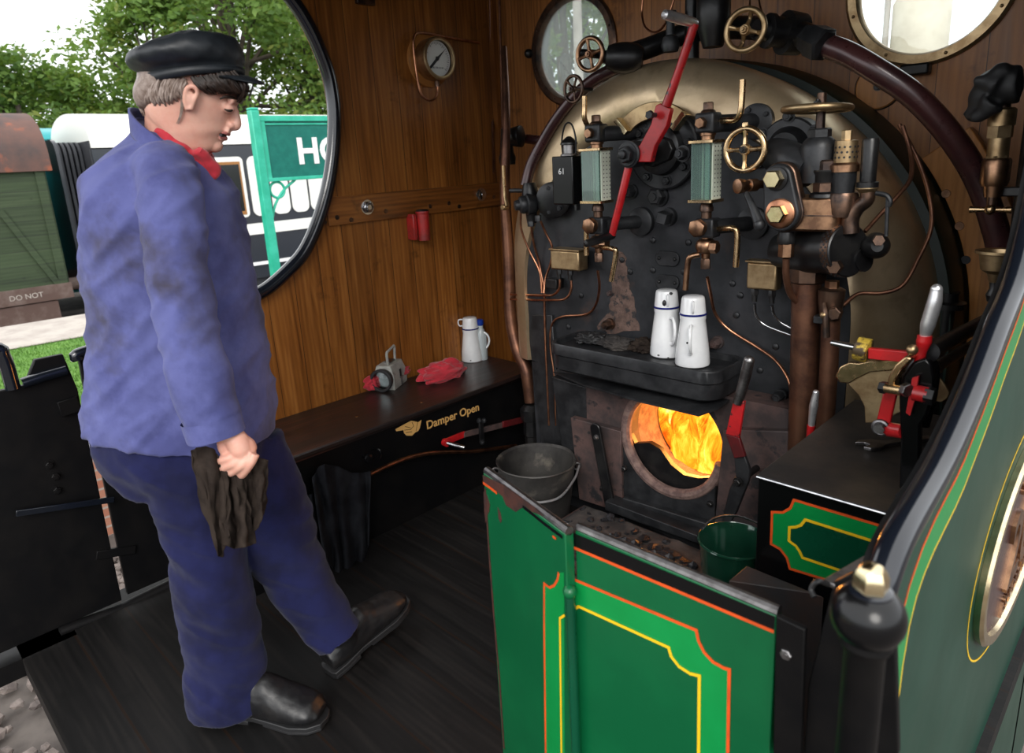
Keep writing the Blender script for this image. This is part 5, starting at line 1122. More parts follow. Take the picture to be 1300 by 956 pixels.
# ================================================================== RIGHT-HAND BOX WITH REVERSER
bxo = thing('sand_box', 'black-topped box with green lined front panel below the reverser', 'box', (-.42, 1.65, 0))
BX0, BX1, BY0, BY1, BZ = -.616, -.236, 1.355, 1.955, .70
M['boxtop'] = mat('worn_box_top', (.020, .019, .019), .5, .1, c2=(.045, .036, .030), vs=6, bump=.3, bs=40, c3=(.10, .06, .035), vs3=9, lo3=.66, hi3=.74)
build(MB().box(BX0, BX1, BY0, BY1, 0, BZ), 'body', M['black'], bxo, bevel=.003)
build(MB().box(BX0-.003, BX1, BY0-.003, BY1, BZ, BZ+.006), 'top_plate', M['boxtop'], bxo, bevel=.0015)
build(MB().cyl((BX0-.002, BY0-.004, BZ+.002), (BX1, BY0-.004, BZ+.002), .0035, n=8), 'worn_edge', M['steel'], bxo, label='bright worn steel edge')
def BP(L, y): return [P(a, b, y=y) for a, b in L]
OU = [(1008, 634.6), (1003.5, 645), (994, 650.5), (980.4, 650), (979, 690.5), (990.5, 697), (999, 708), (1003, 722), (1150, 767), (1150, 677)]
YE = [(1022.6, 659.7), (1017, 666.7), (1010.5, 669), (1002.3, 669.7), (1001.8, 686.8), (1010.5, 693), (1015.6, 700.6), (1019, 708), (1140, 749), (1140, 697)]
yf = BY0-.0006
def clipx(L): return [V((min(p.x, BX1-.004), p.y, p.z)) for p in L]
build(MB().prism(clipx(BP(OU, yf)), (0, -.0004, 0)), 'panel', M['g_mid'], bxo, label='light green painted panel')
build(MB().prism(clipx(BP(YE, yf-.0006)), (0, -.0004, 0)), 'inner_panel', M['g_dark'], bxo, label='dark green painted panel')
build(MB().ribbon(clipx(BP(OU, yf-.0003)), .0055, NB, .0009, True), 'lining', M['orange'], bxo, label='orange painted line')
build(MB().ribbon(clipx(BP(YE, yf-.0009)), .0060, NB, .0009, True), 'lining', M['yellow'], bxo, label='yellow painted line')
# reverser
rv2 = thing('reversing_lever', 'reverser with big brass sector plate, red arms and white steel handle on the box', 'reverser', (-.42, 1.5, BZ+.006))
G = lambda a, b, y=1.50: P(a, b, y=y)
sec = [(1060, 478), (1066, 466), (1078, 460), (1086, 461), (1100, 458), (1140, 458), (1170, 466), (1195, 482), (1206, 498), (1203, 506), (1195, 511), (1180, 508), (1165, 515), (1150, 520), (1130, 530), (1110, 537), (1098, 537), (1097, 516), (1090, 502), (1076, 487), (1066, 486)]
build(MB().prism([G(a, b, 1.62) for a, b in sec], (0, .008, 0)), 'sector_plate', M['brass_w'], rv2, bevel=.002, label='large cast brass sector plate')
build(MB().prism([G(a, b, 1.614) for a, b in [(1060, 478), (1066, 466), (1078, 460), (1090, 461), (1104, 458), (1140, 457), (1150, 464), (1130, 471), (1105, 473), (1090, 480), (1078, 487), (1066, 486)]], (0, .012, 0)), 'raised_rim', M['brass'], rv2, bevel=.003)
# black stand and hoop
st = [(1146, 640), (1140, 638), (1143, 600), (1145, 560), (1142, 520), (1143, 505), (1150, 478), (1162, 462), (1175, 456), (1182, 470), (1176, 500), (1170, 530), (1166, 560), (1168, 600), (1172, 634), (1176, 641)]
build(MB().prism([G(a, b, 1.47) for a, b in [(1141, 625), (1143, 560), (1141, 505), (1147, 478), (1160, 460), (1174, 455), (1182, 462), (1186, 480), (1184, 505), (1176, 528), (1168, 540), (1166, 625)]], (0, .022, 0)), 'stand', M['black'], rv2, bevel=.004)
build(MB().tube([G(1150, 520, 1.53), G(1152, 480, 1.53), (G(1170, 456, 1.53)), G(1184, 466, 1.53), G(1182, 500, 1.53), G(1172, 540, 1.53)], .012, 12), 'hoop', M['black'], rv2)
fz = BZ+.008; fp = P(1145, 632, z=fz); fx = fp.x
build(MB().box(fx-.01, fx+.10, fp.y-.01, 1.52, fz-.001, fz+.010), 'foot_plate', M['iron_d'], rv2, bevel=.002)
for (px, py) in [(1163, 612), (1172, 630)]: build(MB().bolt(P(px, py, z=fz+.010), UP, .011), 'bolt', M['iron'], rv2)
# brass guide segment
build(MB().prism([G(a, b, 1.46) for a, b in [(1125, 500), (1127, 480), (1136, 464), (1150, 452), (1158, 456), (1144, 470), (1136, 484), (1134, 502)]], (0, .05, 0)), 'guide_segment', M['brass'], rv2, bevel=.003)
build(MB().ball(G(1158, 444, 1.47), .011), 'guide_knob', M['brass_w'], rv2)
# white steel handle with red ferrule
build(MB().tube([G(1189, 368, 1.50), G(1186, 385, 1.50), G(1178, 412, 1.50), G(1174, 428, 1.50)], [.0105, .0135, .0135, .009], 18).ball(G(1189, 367.5, 1.5), .0107), 'hand_grip', M['chrome'], rv2, label='pale polished steel hand grip')
build(MB().tube([G(1174, 426, 1.5), G(1173, 434, 1.5), G(1170, 445, 1.5), G(1166, 462, 1.5)], [.013, .014, .010, .009], 14), 'ferrule', M['redp'], rv2, label='red painted ferrule')
# horizontal red arm with ringed steel rod
build(MB().bar(G(1103, 448, 1.55), G(1156, 453, 1.55), .024, .014, NB), 'lever_arm', M['redp'], rv2, bevel=.002)
a, b = G(1056, 435, 1.56), G(1090, 442, 1.56); build(MB().lathe(a, b-a, [(-.002, .004), (0, .0065), ((b-a).length, .0075)], 16), 'rod', M['steel'], rv2)
ringm = mat('striped_ring', (.55, .38, .05), .45, .3, c2=(.06, .04, .02), vs=45, lo=.45, hi=.55)
a, b = G(1087, 441, 1.56), G(1104, 446, 1.56); build(MB().lathe(a, b-a, [(0, .024), (.002, .027), ((b-a).length-.002, .027), ((b-a).length, .022)], 28), 'ring', ringm, rv2, label='yellow ring with dark worn markings')
# lower red arm and eye
build(MB().bar(G(1131, 497, 1.50), G(1121, 540, 1.50), .026, .012, NB), 'lever_arm', M['redp'], rv2, bevel=.003)
c = G(1118, 543, 1.49); build(MB().torus(c, NB, .014, .005, 8, 24).lathe(c, NB, [(-.01, .011), (.012, .011)], 6), 'eye_bolt', M['steel_d'], rv2)
build(MB().cyl(G(1127, 545, 1.5), G(1148, 548, 1.48), .015), 'cross_shaft', M['redp'], rv2)
build(MB().cyl(G(1147, 548, 1.49), G(1166, 552, 1.48), .017), 'cross_shaft', M['redp'], rv2) if False else None
# pivot pins
a, b = G(1122, 492, 1.47), G(1146, 496, 1.46); build(MB().cyl(a, b, .011), 'pin', M['brass'], rv2); build(MB().hexn(a, b-a, .013, .012, 0), 'pin_nut', M['iron_d'], rv2)
build(MB().hexn(G(1151, 495, 1.45), V((.8, -.6, 0)), .014, .012), 'pin_nut', M['steel_d'], rv2)
a, b = G(1160, 498, 1.46), G(1178, 502, 1.46); build(MB().cyl(a, b, .016), 'collar', M['redp'], rv2); build(MB().hexn(G(1181, 503, 1.46), b-a, .018, .018, 0), 'pin_nut', M['iron_d'], rv2)
build(MB().prism([G(a, b, 1.455) for a, b in [(1158, 480), (1166, 478), (1162, 505), (1155, 528), (1150, 524)]], (0, .008, 0)), 'pointer', M['redp'], rv2)
# reach rods
for (p0, p1, r, lb) in (((1178, 447), (1254, 386), .017, 'upper and thicker of two black rods running forward from the reverser'), ((1180, 472), (1262, 402), .011, 'lower and thinner of two black rods running forward from the reverser')):
    a = P(*p0, y=1.52); b = P(*p1, y=2.40); b.x = a.x; b = V((a.x+.02, 2.44, a.z+.01)) if False else b
    one(MB().lathe(a, b-a, [(0, r*1.25), (.05, r*1.25), (.055, r), ((b-a).length, r)], 20), 'reach_rod', M['iron_d'], lb, 'rod')
one(MB().lathe(P(1202, 392, y=2.3), UP, [(-.4, .025), (0, .025), (.004, .05), (.02, .05), (.024, .03), (.05, .03)], 12), 'black_bracket', M['iron_d'], 'black bolted bracket behind the white steel handle', 'bracket')
one(MB().tube([P(1196, 330, y=2.40), P(1200, 350, y=2.38), P(1196, 375, y=2.36), P(1206, 392, y=2.34)], .006, 8), 'green_rod', M['g_side'], 'thin dark green rod on the right edge of the boiler', 'rod')
# spanner
spn = P(1120, 570, z=BZ+.012); s0, s1 = P(1112, 566, z=BZ+.012), P(1200, 556, z=BZ+.012)
sm_ = MB(); dd = (s1-s0).normalized(); ss = UP.cross(dd)
def SP(a, b): return s0+dd*a+ss*b
sm_.prism([SP(.02, .010), SP(.0, .024), SP(-.028, .026), SP(-.042, .016), SP(-.022, .010), SP(-.018, -.004), SP(-.040, -.012), SP(-.030, -.024), SP(-.004, -.026), SP(.02, -.012), SP(.14, -.009), SP(.14, .009)], (0, 0, .008))
tag(build(sm_, 'spanner', M['steel_d'], None, bevel=.0015), 'open-ended steel spanner lying on the black box top', 'spanner')
# black floor-level structure at right of box, behind side sheet
# ================================================================== STEP BLOCK, GREEN PAIL, COAL
zs = P(948, 716, y=1.33).z
c1, c2, c3 = P(948, 718, z=zs), P(925, 737, z=zs), P(1027, 752, z=zs)
c4 = c1+(c3-c2)
stp = MB().prism([V((p.x, p.y, 0)) for p in (c1, c2, c3, V((c3.x+.03, c1.y-.005, 0)))], (0, 0, zs))
M['stepm'] = mat('rusty_step_iron', (.030, .028, .030), .6, .1, c2=(.055, .032, .026), vs=8, c3=(.16, .05, .02), vs3=12, lo3=.62, hi3=.70, bump=.3)
tag(build(stp, 'step_box', M['stepm'], None, (-.55, 1.15, 0), bevel=.003), 'low dark box with rusty top between green door and lined box', 'box')
gp = P(935, 676, y=1.46); gpt = thing('green_pail', 'small shiny green pail with wire handle squeezed beside the lined box', 'pail', (gp.x, gp.y, 0))
gz = P(935, 690, y=1.46).z
M['gpail'] = mat('pail_green_enamel', (.005, .040, .022), .12, .2, c2=(.010, .06, .034), vs=8, coat=1)
gx, gy = -.725, 1.47
build(MB().lathe((gx, gy, 0), UP, [(0, .060), (gz*.96, .084), (gz, .088), (gz+.004, .086), (gz-.004, .081), (.02, .057)], 40), 'body', M['gpail'], gpt)
build(MB().torus((gx, gy, gz), UP, .087, .0035, 8, 40), 'rim', M['gpail'], gpt)
build(MB().tube([(gx-.088, gy-.02, gz-.005), (gx-.075, gy+.03, gz+.02), (gx-.02, gy+.06, gz+.035), (gx+.05, gy+.06, gz+.025), (gx+.085, gy+.02, gz)], .003, 8), 'wire_handle', M['steel'], gpt)
# coal
random.seed(11); cm = MB()
def lump(mb, c, r):
    b = bmesh.new(); bmesh.ops.create_icosphere(b, subdivisions=1, radius=r)
    s = V((random.uniform(.7, 1.3), random.uniform(.7, 1.3), random.uniform(.5, .9)))
    vs = [V(c)+V((v.co.x*s.x, v.co.y*s.y, v.co.z*s.z))*random.uniform(.75, 1.2) for v in b.verts]; mb.add(vs, [[v.index for v in f.verts] for f in b.faces]); b.free()
LZ = .165
one(MB().box(-1.47, -.74, 1.36, 1.785, 0, LZ), 'shovelling_plate', M['rusty'], 'low iron ledge below the firehole strewn with ash and coal', 'ledge', bevel=.004)
for i in range(210):
    x = random.uniform(-1.45, -.76); y = random.uniform(1.38, 1.76); r = random.uniform(.005, .020)*(.6+.6*random.random())
    lump(cm, (x, y, LZ+.006+r*.4), r)
for (px, py, r) in [(795, 687, .022), (806, 690, .018), (842, 704, .024), (850, 708, .020), (870, 712, .016), (880, 718, .022), (760, 672, .014), (900, 722, .016)]:
    c = P(px, py, z=LZ+.02)
    if -1.46 < c.x < -.75 and 1.37 < c.y < 1.78: lump(cm, c, r)
co_ = build(cm, 'coal_pieces', M['coal'], None, (-1.1, 1.5, LZ), ang=15); tag(co_, 'scattered small coal on the iron ledge below the firehole', 'coal', kind='stuff')
as_ = MB(); rows = []
for i in range(24):
    rows.append([V((-1.46+.71*j/39, 1.37+.41*i/23, LZ+.001+(.022*(.5+.5*noise.noise(V((j*.25, i*.35, 2)))) if 0 < j < 39 and 0 < i < 23 else 0))) for j in range(40)])
M['ashp'] = mat('pale_ash_dust', (.022, .020, .020), .9, 0, c2=(.070, .060, .055), vs=14, bump=.5, bs=60)
tag(build(as_.grid(rows), 'ash_dust', M['ashp'], None, (-1.2, 1.4, LZ)), 'grey ash and coal dust on the ledge below the firehole', 'ash', kind='stuff')
# ================================================================== GREEN FOLDING HALF DOORS
DZ = .80
A0, A1 = V((-.961, .851, DZ)), V((-.681, .775, DZ)); B0, B1 = V((-.676, .795, DZ)), V((-.329, .795, DZ))
def door_leaf(name, label, a, b, thick=.018):
    t = thing(name, label, 'door', ((a.x+b.x)/2, (a.y+b.y)/2, 0), 'green half doors')
    d = (b-a).normalized(); n = d.cross(UP).normalized(); n = n if n.y < 0 else -n
    build(MB().prism([V((p.x, p.y, .015)) for p in (a, b, b-n*thick, a-n*thick)], (0, 0, DZ-.015)), 'panel', M['g_leaf'], t, bevel=.002)
    build(MB().tube([a+UP*.002-n*thick/2, b+UP*.002-n*thick/2], .0085, 10, False), 'worn_edge', M['steel_d'], t, label='bare worn metal top edge')
    return t, d, n
lA, dA, nA = door_leaf('cab_door', 'narrow green half door leaf with rust-worn top corner, nearest the bucket', A0, A1)
lB, dB, nB = door_leaf('cab_door', 'wide green half door leaf with orange and yellow lining and black top band', B0, B1)
def LA(L, o=0): return [P(a, b, n=nA, q=A0+nA*o) for a, b in L]
def LBf(L, o=0): return [P(a, b, n=nB, q=B0+nB*o) for a, b in L]
# leaf B
build(MB().prism(LBf([(722, 674), (984, 783), (983, 800), (721, 690)], .0002), nB*.0004), 'top_band', M['black'], lB, label='black painted band along the top')
build(MB().ribbon(LBf([(721, 692), (982.5, 802)], .0004), .0052, nB, .0006), 'lining', M['orange'], lB, label='orange painted line')
oB = [(720, 732), (884, 800), (887, 814), (894, 828), (905, 840), (919, 848), (926, 850), (924, 960), (722, 960)]
yB = [(721, 777), (735, 770), (849, 822), (852, 833), (862, 846), (876, 855), (888, 858), (887, 960), (722, 960)]
build(MB().prism(LBf(oB, .0002), nB*.0004), 'panel_field', M['g_mid'], lB, label='light green painted field')
build(MB().prism(LBf(yB, .0008), nB*.0004), 'panel_field', M['g_leaf'], lB, label='dark green painted field')
build(MB().ribbon(LBf(oB[:8], .0006), .0050, nB, .0008), 'lining', M['orange'], lB, label='orange painted line')
build(MB().ribbon(LBf(yB[:8], .0012), .0050, nB, .0008), 'lining', M['yellow'], lB, label='yellow painted line')
# leaf A
oA = [(709.5, 727), (708, 736), (704, 743), (698, 746), (691, 741), (691, 800), (693, 960), (717, 960), (716, 727)]
build(MB().prism(LA(oA, .0002), nA*.0004), 'panel_field', M['g_mid'], lA, label='light green painted field')
build(MB().ribbon(LA(oA[:7], .0006), .0048, nA, .0008), 'lining', M['orange'], lA, label='orange painted line')
build(MB().ribbon(LA([(717, 781), (711, 785), (711.5, 830), (713, 960)], .0010), .0045, nA, .0008), 'lining', M['yellow'], lA, label='yellow painted line')
build(MB().ribbon(LA([(613.5, 613), (622, 619), (631, 626)], .0006), .0055, nA, .0008), 'lining', M['orange'], lA, label='scrap of orange line on the rusted corner')
build(MB().ribbon(LA([(702, 681), (706, 684)], .0006), .0045, nA, .0008), 'lining', M['orange'], lA, label='scrap of orange line at the right top')
build(MB().prism(LA([(613, 603), (640, 616), (680, 645), (690, 655), (676, 650), (667, 643), (660, 646), (655, 650), (648, 645), (643, 642), (638, 630), (628, 622), (619, 618), (614, 614)], .0002), nA*.0005), 'rust_patch', M['rustp'], lA, label='dark red rust patch where the paint has gone')
build(MB().prism(LA([(614, 624), (618, 628), (622, 640), (621, 650), (618, 656), (616.5, 664), (615, 650)], .0002), nA*.0005), 'rust_patch', M['rustp'], lA)
build(MB().prism(LA([(632, 644), (635, 650), (637, 660), (636, 664), (633, 658)], .0002), nA*.0005), 'rust_patch', M['rustp'], lA)
build(MB().ribbon(LA([(616, 620), (621, 700), (627, 780), (634, 860), (640, 950)], .0004), .006, nA, .0008), 'worn_edge', M['rustp'], lA)
build(MB().ribbon(LA([(664, 643), (690, 664), (714, 682)], .0004), .006, nA, .0008), 'worn_edge', M['black'], lA)
hx = (A1+B0)/2
hg = lB
hp_ = P(718, 752, y=hx.y-.012)
build(MB().cyl((hx.x, hx.y-.006, .02), (hx.x, hx.y-.006, hp_.z), .0085), 'hinge_pin', M['g_dark'], hg); build(MB().ball((hx.x, hx.y-.006, hp_.z), .0125), 'hinge_knob', M['g_leaf'], hg)
# ================================================================== DOOR POST WITH BRASS NUT
dpz = P(1105, 742, x=-.165); dp_ = thing('handrail_post', 'black ball-topped handrail pillar with a brass acorn nut at the green side sheet', 'post', (-.165, dpz.y, 0))
bcn = P(1102, 781, x=-.168)
build(MB().ball(bcn, .033, (1, 1, .95), 32, 20), 'ball', M['black'], dp_)
build(MB().lathe(bcn+UP*.0235, UP, [(0, .019), (.004, .019), (.006, .016)], 28), 'washer', M['rail'], dp_)
build(MB().lathe(bcn+UP*.028, UP, [(0, .0155), (.012, .0155), (.015, .014), (.018, .013), (.024, .009), (.026, .003)], 6), 'cap_nut', M['bright'], dp_, label='bright brass nut on top', ang=50)
build(MB().lathe((bcn.x, bcn.y, 0), UP, [(0, .019), (bcn.z-.04, .018), (bcn.z-.028, .024), (bcn.z-.015, .022)], 24), 'pillar', M['blacks'], dp_)
# latch plate and black strut between door and post
lt = thing('door_latch', 'worn steel latch and black strut between the green door and the ball post', 'latch', (-.27, .76, 0))
a, b = P(1052, 742, y=.80), P(1112, 706, y=.93)
build(MB().bar(a, b, .016, .007, UP), 'latch_bar', M['steel_d'], lt, bevel=.0015)
build(MB().tube([P(1052, 742, y=.80), P(1038, 738, y=.79), P(1030, 748, y=.785), P(1034, 758, y=.78)], .0035, 8), 'hook', M['iron_d'], lt)
build(MB().prism([P(p, q, y=.80) for p, q in [(1058, 740), (1082, 728), (1084, 960), (1020, 960), (1026, 868)]], (0, .012, 0)), 'strut', M['blacks'], lt, bevel=.002)
build(MB().prism([P(p, q, y=.77) for p, q in [(1084, 752), (1135, 765), (1140, 960), (1082, 960)]], (0, .012, 0)), 'strut', M['blacks'], lt, bevel=.002)
build(MB().bolt(P(1000, 828, y=.79), NB, .008), 'bolt', M['steel_d'], lt)
build(MB().prism([P(p, q, y=.785) for p, q in [(985, 782), (1022, 800), (1016, 960), (981, 960)]], (0, .01, 0)), 'strike_plate', M['blacks'], lt, bevel=.002)
# ================================================================== LEFT GATES
xg = -2.45
def GT(a, b, x=xg): return P(a, b, x=x)
ga = thing('gangway_gate', 'black steel gangway gate with rounded handrail tops at the far left', 'gate', (xg, .2, 0))
gl_ = MB().prism([V((xg, y, z)) for y, z in [(-.5, .02), (-.5, .83), (.36, .83), (.40, .90), (.475, .90), (GT(100, 500).y-.0, .78), (GT(162, 770).y-.012, .02)]], (-.02, 0, 0))
build(gl_, 'panel', M['blacks'], ga, bevel=.003)
build(MB().tube([GT(28, 487, xg+.01), GT(55, 478, xg+.01), GT(84, 470, xg+.01)], .017, 14, False), 'handrail', M['rail'], ga)
build(MB().tube([(xg+.01, -.5, .90), (xg+.01, .1, .93), (xg+.01, .30, .955), (xg+.01, .325, .93), (xg+.01, .33, .83)], .02, 14), 'handrail', M['rail'], ga)
build(MB().bar(GT(20, 652, xg+.02), GT(145, 634, xg+.03), .020, .008, RX), 'latch_bar', M['rail'], ga, bevel=.002)
for p in [(62, 590), (70, 604), (72, 622)]: build(MB().bolt(GT(*p, xg), RX, .012), 'bolt', M['blacks'], ga)
build(MB().bar(GT(75, 520, xg+.01), GT(100, 512, xg+.01), .05, .012, RX), 'hinge_plate', M['blacks'], ga, bevel=.002)
gb_ = thing('gangway_gate', 'black steel gangway gate half hidden behind the person', 'gate', (xg, .6, 0))
yl0 = GT(104, 505).y; yb0 = GT(164, 770).y
build(MB().prism([V((xg, y, z)) for y, z in [(yb0+.004, .03), (yl0+.012, .80), (.515, .895), (.72, .90), (.72, .03)]], (-.02, 0, 0)), 'panel', M['blacks'], gb_, bevel=.003)
build(MB().tube([(xg+.01, .51, .875), (xg+.01, .52, .895), (xg+.01, .71, .905)], .018, 14), 'handrail', M['rail'], gb_)
build(MB().bar(GT(122, 705, xg), GT(172, 697, xg), .03, .012, RX), 'hinge_plate', M['blacks'], gb_, bevel=.002)
one(MB().tube([GT(76, 802), GT(150, 775), GT(222, 740)], .020, 12, False), 'footplate_rail', M['blacks'], 'black tubular rail low down along the footplate edge at the left', 'rail')
struct(MB().box(-2.66, -2.40, -.6, .33, -.06, .0), 'trim_7', M['blacks'])
# ================================================================== THE PERSON
FH = V((math.sin(YAW), math.cos(YAW), 0)); RH = V((math.cos(YAW), -math.sin(YAW), 0))
def ringd(xl, yl, xr, yr, t, d, n=32, e=.9, egg=0.0):
    a = P(xl, yl, d=d); b = P(xr, yr, d=d); c = (a+b)/2; u = (b-a)/2; o = []
    for k in range(n):
        th = 2*PI*k/n; ct, st = math.cos(th), math.sin(th)
        w = (abs(ct)**e)*(1 if ct > 0 else -1); q = (abs(st)**e)*(1 if st > 0 else -1)
        o.append(c+u*w+FH*t*q*(1-egg*w))
    return o
def rloft(rows, n=32, k=3):
    """rows: (xl,yl,xr,yr,t,d[,egg]) smoothly interpolated"""
    L = []
    rows = [tuple(r)+((0.0,) if len(r) == 6 else ()) for r in rows]
    for i in range(len(rows)-1):
        p0 = rows[max(i-1, 0)]; p1 = rows[i]; p2 = rows[i+1]; p3 = rows[min(i+2, len(rows)-1)]
        for j in range(k):
            t = j/k; L.append([.5*((2*b)+(c-a)*t+(2*a-5*b+4*c-d)*t*t+(3*b-a-3*c+d)*t**3) for a, b, c, d in zip(p0, p1, p2, p3)])
    L.append(list(rows[-1]))
    return [ringd(*r[:6], n=n, egg=r[6]) for r in L]
DB = 1.62
person = thing('person', 'person in blue jacket and black cap at the left, looking down towards the fire', 'person', P(300, 895, z=0))
# --- body: head, neck, torso core, arms, hands, legs, feet in one surface
bd = MB()
head = [(205, 60, 285, 50, .035, DB), (188, 82, 298, 72, .066, DB, .0), (184, 102, 302, 95, .074, DB, .1), (185, 118, 302, 112, .076, DB, .12), (187, 130, 300.5, 127, .075, DB, .16), (189, 140, 299, 136, .073, DB, .20), (194, 152, 297, 146, .068, DB, .26), (202, 162, 292, 156, .064, DB, .30), (212, 172, 289, 166, .060, DB, .34), (220, 181, 284, 172, .055, DB, .36), (228, 188, 281, 178, .049, DB, .38), (236, 194, 278, 185, .042, DB, .3), (244, 198, 272, 191, .030, DB), (250, 199, 268, 193, .018, DB)]
bd.loft(rloft(head))
bd.loft(rloft([(190, 118, 250, 120, .050, DB), (188, 140, 252, 165, .056, DB), (188, 160, 256, 195, .058, DB), (185, 185, 262, 220, .066, DB)]))
bd.loft(rloft([(180, 180, 262, 215, .07, DB), (160, 220, 278, 250, .14, DB), (150, 300, 290, 320, .12, DB), (150, 420, 300, 430, .11, DB), (150, 520, 310, 530, .12, DB), (165, 580, 300, 590, .12, DB)]))
def limb(L, n=16): 
    bd.tube([P(a, b, d=d) for a, b, d, r in L], [r for *_, r in L], n)
NA = [(214, 260, 1.46, .030), (226, 330, 1.41, .034), (236, 405, 1.39, .036), (262, 490, 1.385, .036), (283, 538, 1.38, .028), (292, 556, 1.375, .027)]
limb(NA)
limb([(230, 245, 1.78, .03), (250, 330, 1.83, .034), (262, 400, 1.84, .038), (290, 470, 1.80, .034), (318, 515, 1.78, .026)])
limb([(215, 560, 1.55, .085), (250, 660, 1.54, .075), (268, 730, 1.54, .058), (285, 830, 1.545, .050), (292, 885, 1.55, .042)])
limb([(290, 560, 1.70, .085), (330, 640, 1.70, .075), (362, 710, 1.70, .050), (400, 775, 1.70, .034), (412, 795, 1.70, .030)])
# near hand: palm and curled fingers round the rag
hdp = 1.375
def HPt(a, b, dd=0): return P(a, b, d=hdp+dd)
palm = [(292, 550, .004, .022), (301, 560, -.002, .024), (306, 570, -.004, .024), (308, 578, -.002, .020)]
bd.tube([HPt(a, b, c) for a, b, c, r in palm], [r for *_, r in palm], 16)
bd.tube([HPt(284, 556, .004), HPt(287, 568, .002), HPt(296, 580, .004)], [.015, .017, .016], 14)
bd.tube([HPt(302, 556, .004), HPt(314, 566, .004), HPt(318, 574, .004)], [.016, .018, .015], 14)
fing = [([(302, 579), (289, 582), (279, 585), (286, 583)], [-.012, -.017, -.002, .020], .0090),
        ([(309, 583), (295, 589), (283, 594), (289, 590)], [-.014, -.019, -.002, .022], .0094),
        ([(317, 582), (305, 592), (293, 600), (297, 594)], [-.014, -.019, -.002, .024], .0095),
        ([(324, 576), (317, 590), (307, 603), (308, 596)], [-.011, -.017, -.002, .024], .0092)]
for L, ds, r in fing: bd.tube([HPt(a, b, c) for (a, b), c in zip(L, ds)], [r*1.15, r*1.05, r, r*.9], 12)
bd.tube([HPt(308, 558, .022), HPt(318, 572, .034), HPt(316, 588, .034), HPt(306, 594, .030)], [.013, .012, .011, .009], 12)
# far hand, hanging open behind the hip
fhp = [(318, 515, 1.78, .022), (326, 530, 1.78, .024), (330, 542, 1.78, .022)]
limb(fhp)
for k in range(4): bd.tube([P(324+k*3, 540, d=1.765+k*.012), P(326+k*3, 556, d=1.76+k*.012), P(324+k*2, 568-abs(k-1.5)*2, d=1.762+k*.012)], [.009, .0085, .007], 10)
bd.tube([P(334, 526, d=1.77), P(342, 536, d=1.77), P(343, 546, d=1.77)], [.011, .009, .008], 10)
# face features
def fp(a, b, dd): return P(a, b, d=DB+dd)
bd.tube([fp(297, 133, 0), fp(300, 146, 0), fp(301, 155, 0), fp(299.5, 160, 0), fp(293, 162, 0)], [.006, .0075, .0095, .0100, .008], 14)
for s in (-1, 1): bd.ball(fp(294.0, 159.0, s*.009), .0080); bd.ball(fp(291, 137, s*.030), .0125)
bd.tube([fp(288, 166, -.015), fp(289.5, 168, 0), fp(288, 166, .015)], [.005, .006, .005], 10)
bd.tube([fp(281.5, 175.5, -.014), fp(283.5, 176, 0), fp(281.5, 175.5, .014)], [.005, .0062, .005], 10)
bd.ball(fp(272.5, 185, 0), .018, (1, 1, .85))
bd.tube([fp(292, 128, -.045), fp(299, 127, -.02), fp(301, 128, 0), fp(299, 127, .02), fp(292, 128, .045)], .0075, 10)
# ears
for s in (-1, 1):
    e0 = fp(240, 128, s*.076)
    bd.tube([fp(238, 140, s*.074), fp(234.5, 126, s*.079), fp(238, 112, s*.082), fp(247, 110, s*.082), fp(250.5, 118, s*.078), fp(246, 130, s*.077), fp(242, 139, s*.074)], [.005, .0052, .0055, .005, .0045, .004, .006], 10)
    bd.ball(fp(242, 124, s*.074), .013, (.7, .7, 1.3))
body = build(bd, 'body', M['skin'], person); bake(body, .0028, 2, .5)
# lips, eyes
build(MB().tube([fp(282, 168.5, -.022), fp(287, 169, -.013), fp(290.0, 170, 0), fp(287, 169, .013), fp(282, 168.5, .022)], [.002, .0042, .005, .0042, .002], 10).tube([fp(279, 174, -.022), fp(283.5, 175, -.012), fp(285.8, 175.6, 0), fp(283.5, 175, .012), fp(279, 174, .022)], [.002, .0045, .0055, .0045, .002], 10), 'lips', M['lip'], person)
build(MB().tube([fp(280, 171.5, -.026), fp(285, 172, -.010), fp(285.5, 172, .010), fp(280, 171.5, .026)], .0035, 8), 'mouth', M['chip'], person)
ey = MB()
for s in (-1, 1):
    ey.tube([fp(285, 138.5, s*.0425), fp(289, 140.3, s*.0425), fp(293.5, 140.3, s*.038), fp(296, 138.5, s*.030)], [.0012, .0026, .0028, .0014], 8)
build(ey, 'eyelashes', M['hair'], person)
eb = MB()
for s in (-1, 1): eb.tube([fp(279, 125.5, s*.062), fp(287, 123, s*.054), fp(296, 124.5, s*.040), fp(300, 127, s*.022)], [.0015, .0035, .0035, .0015], 8)
build(eb, 'eyebrows', M['hair'], person)
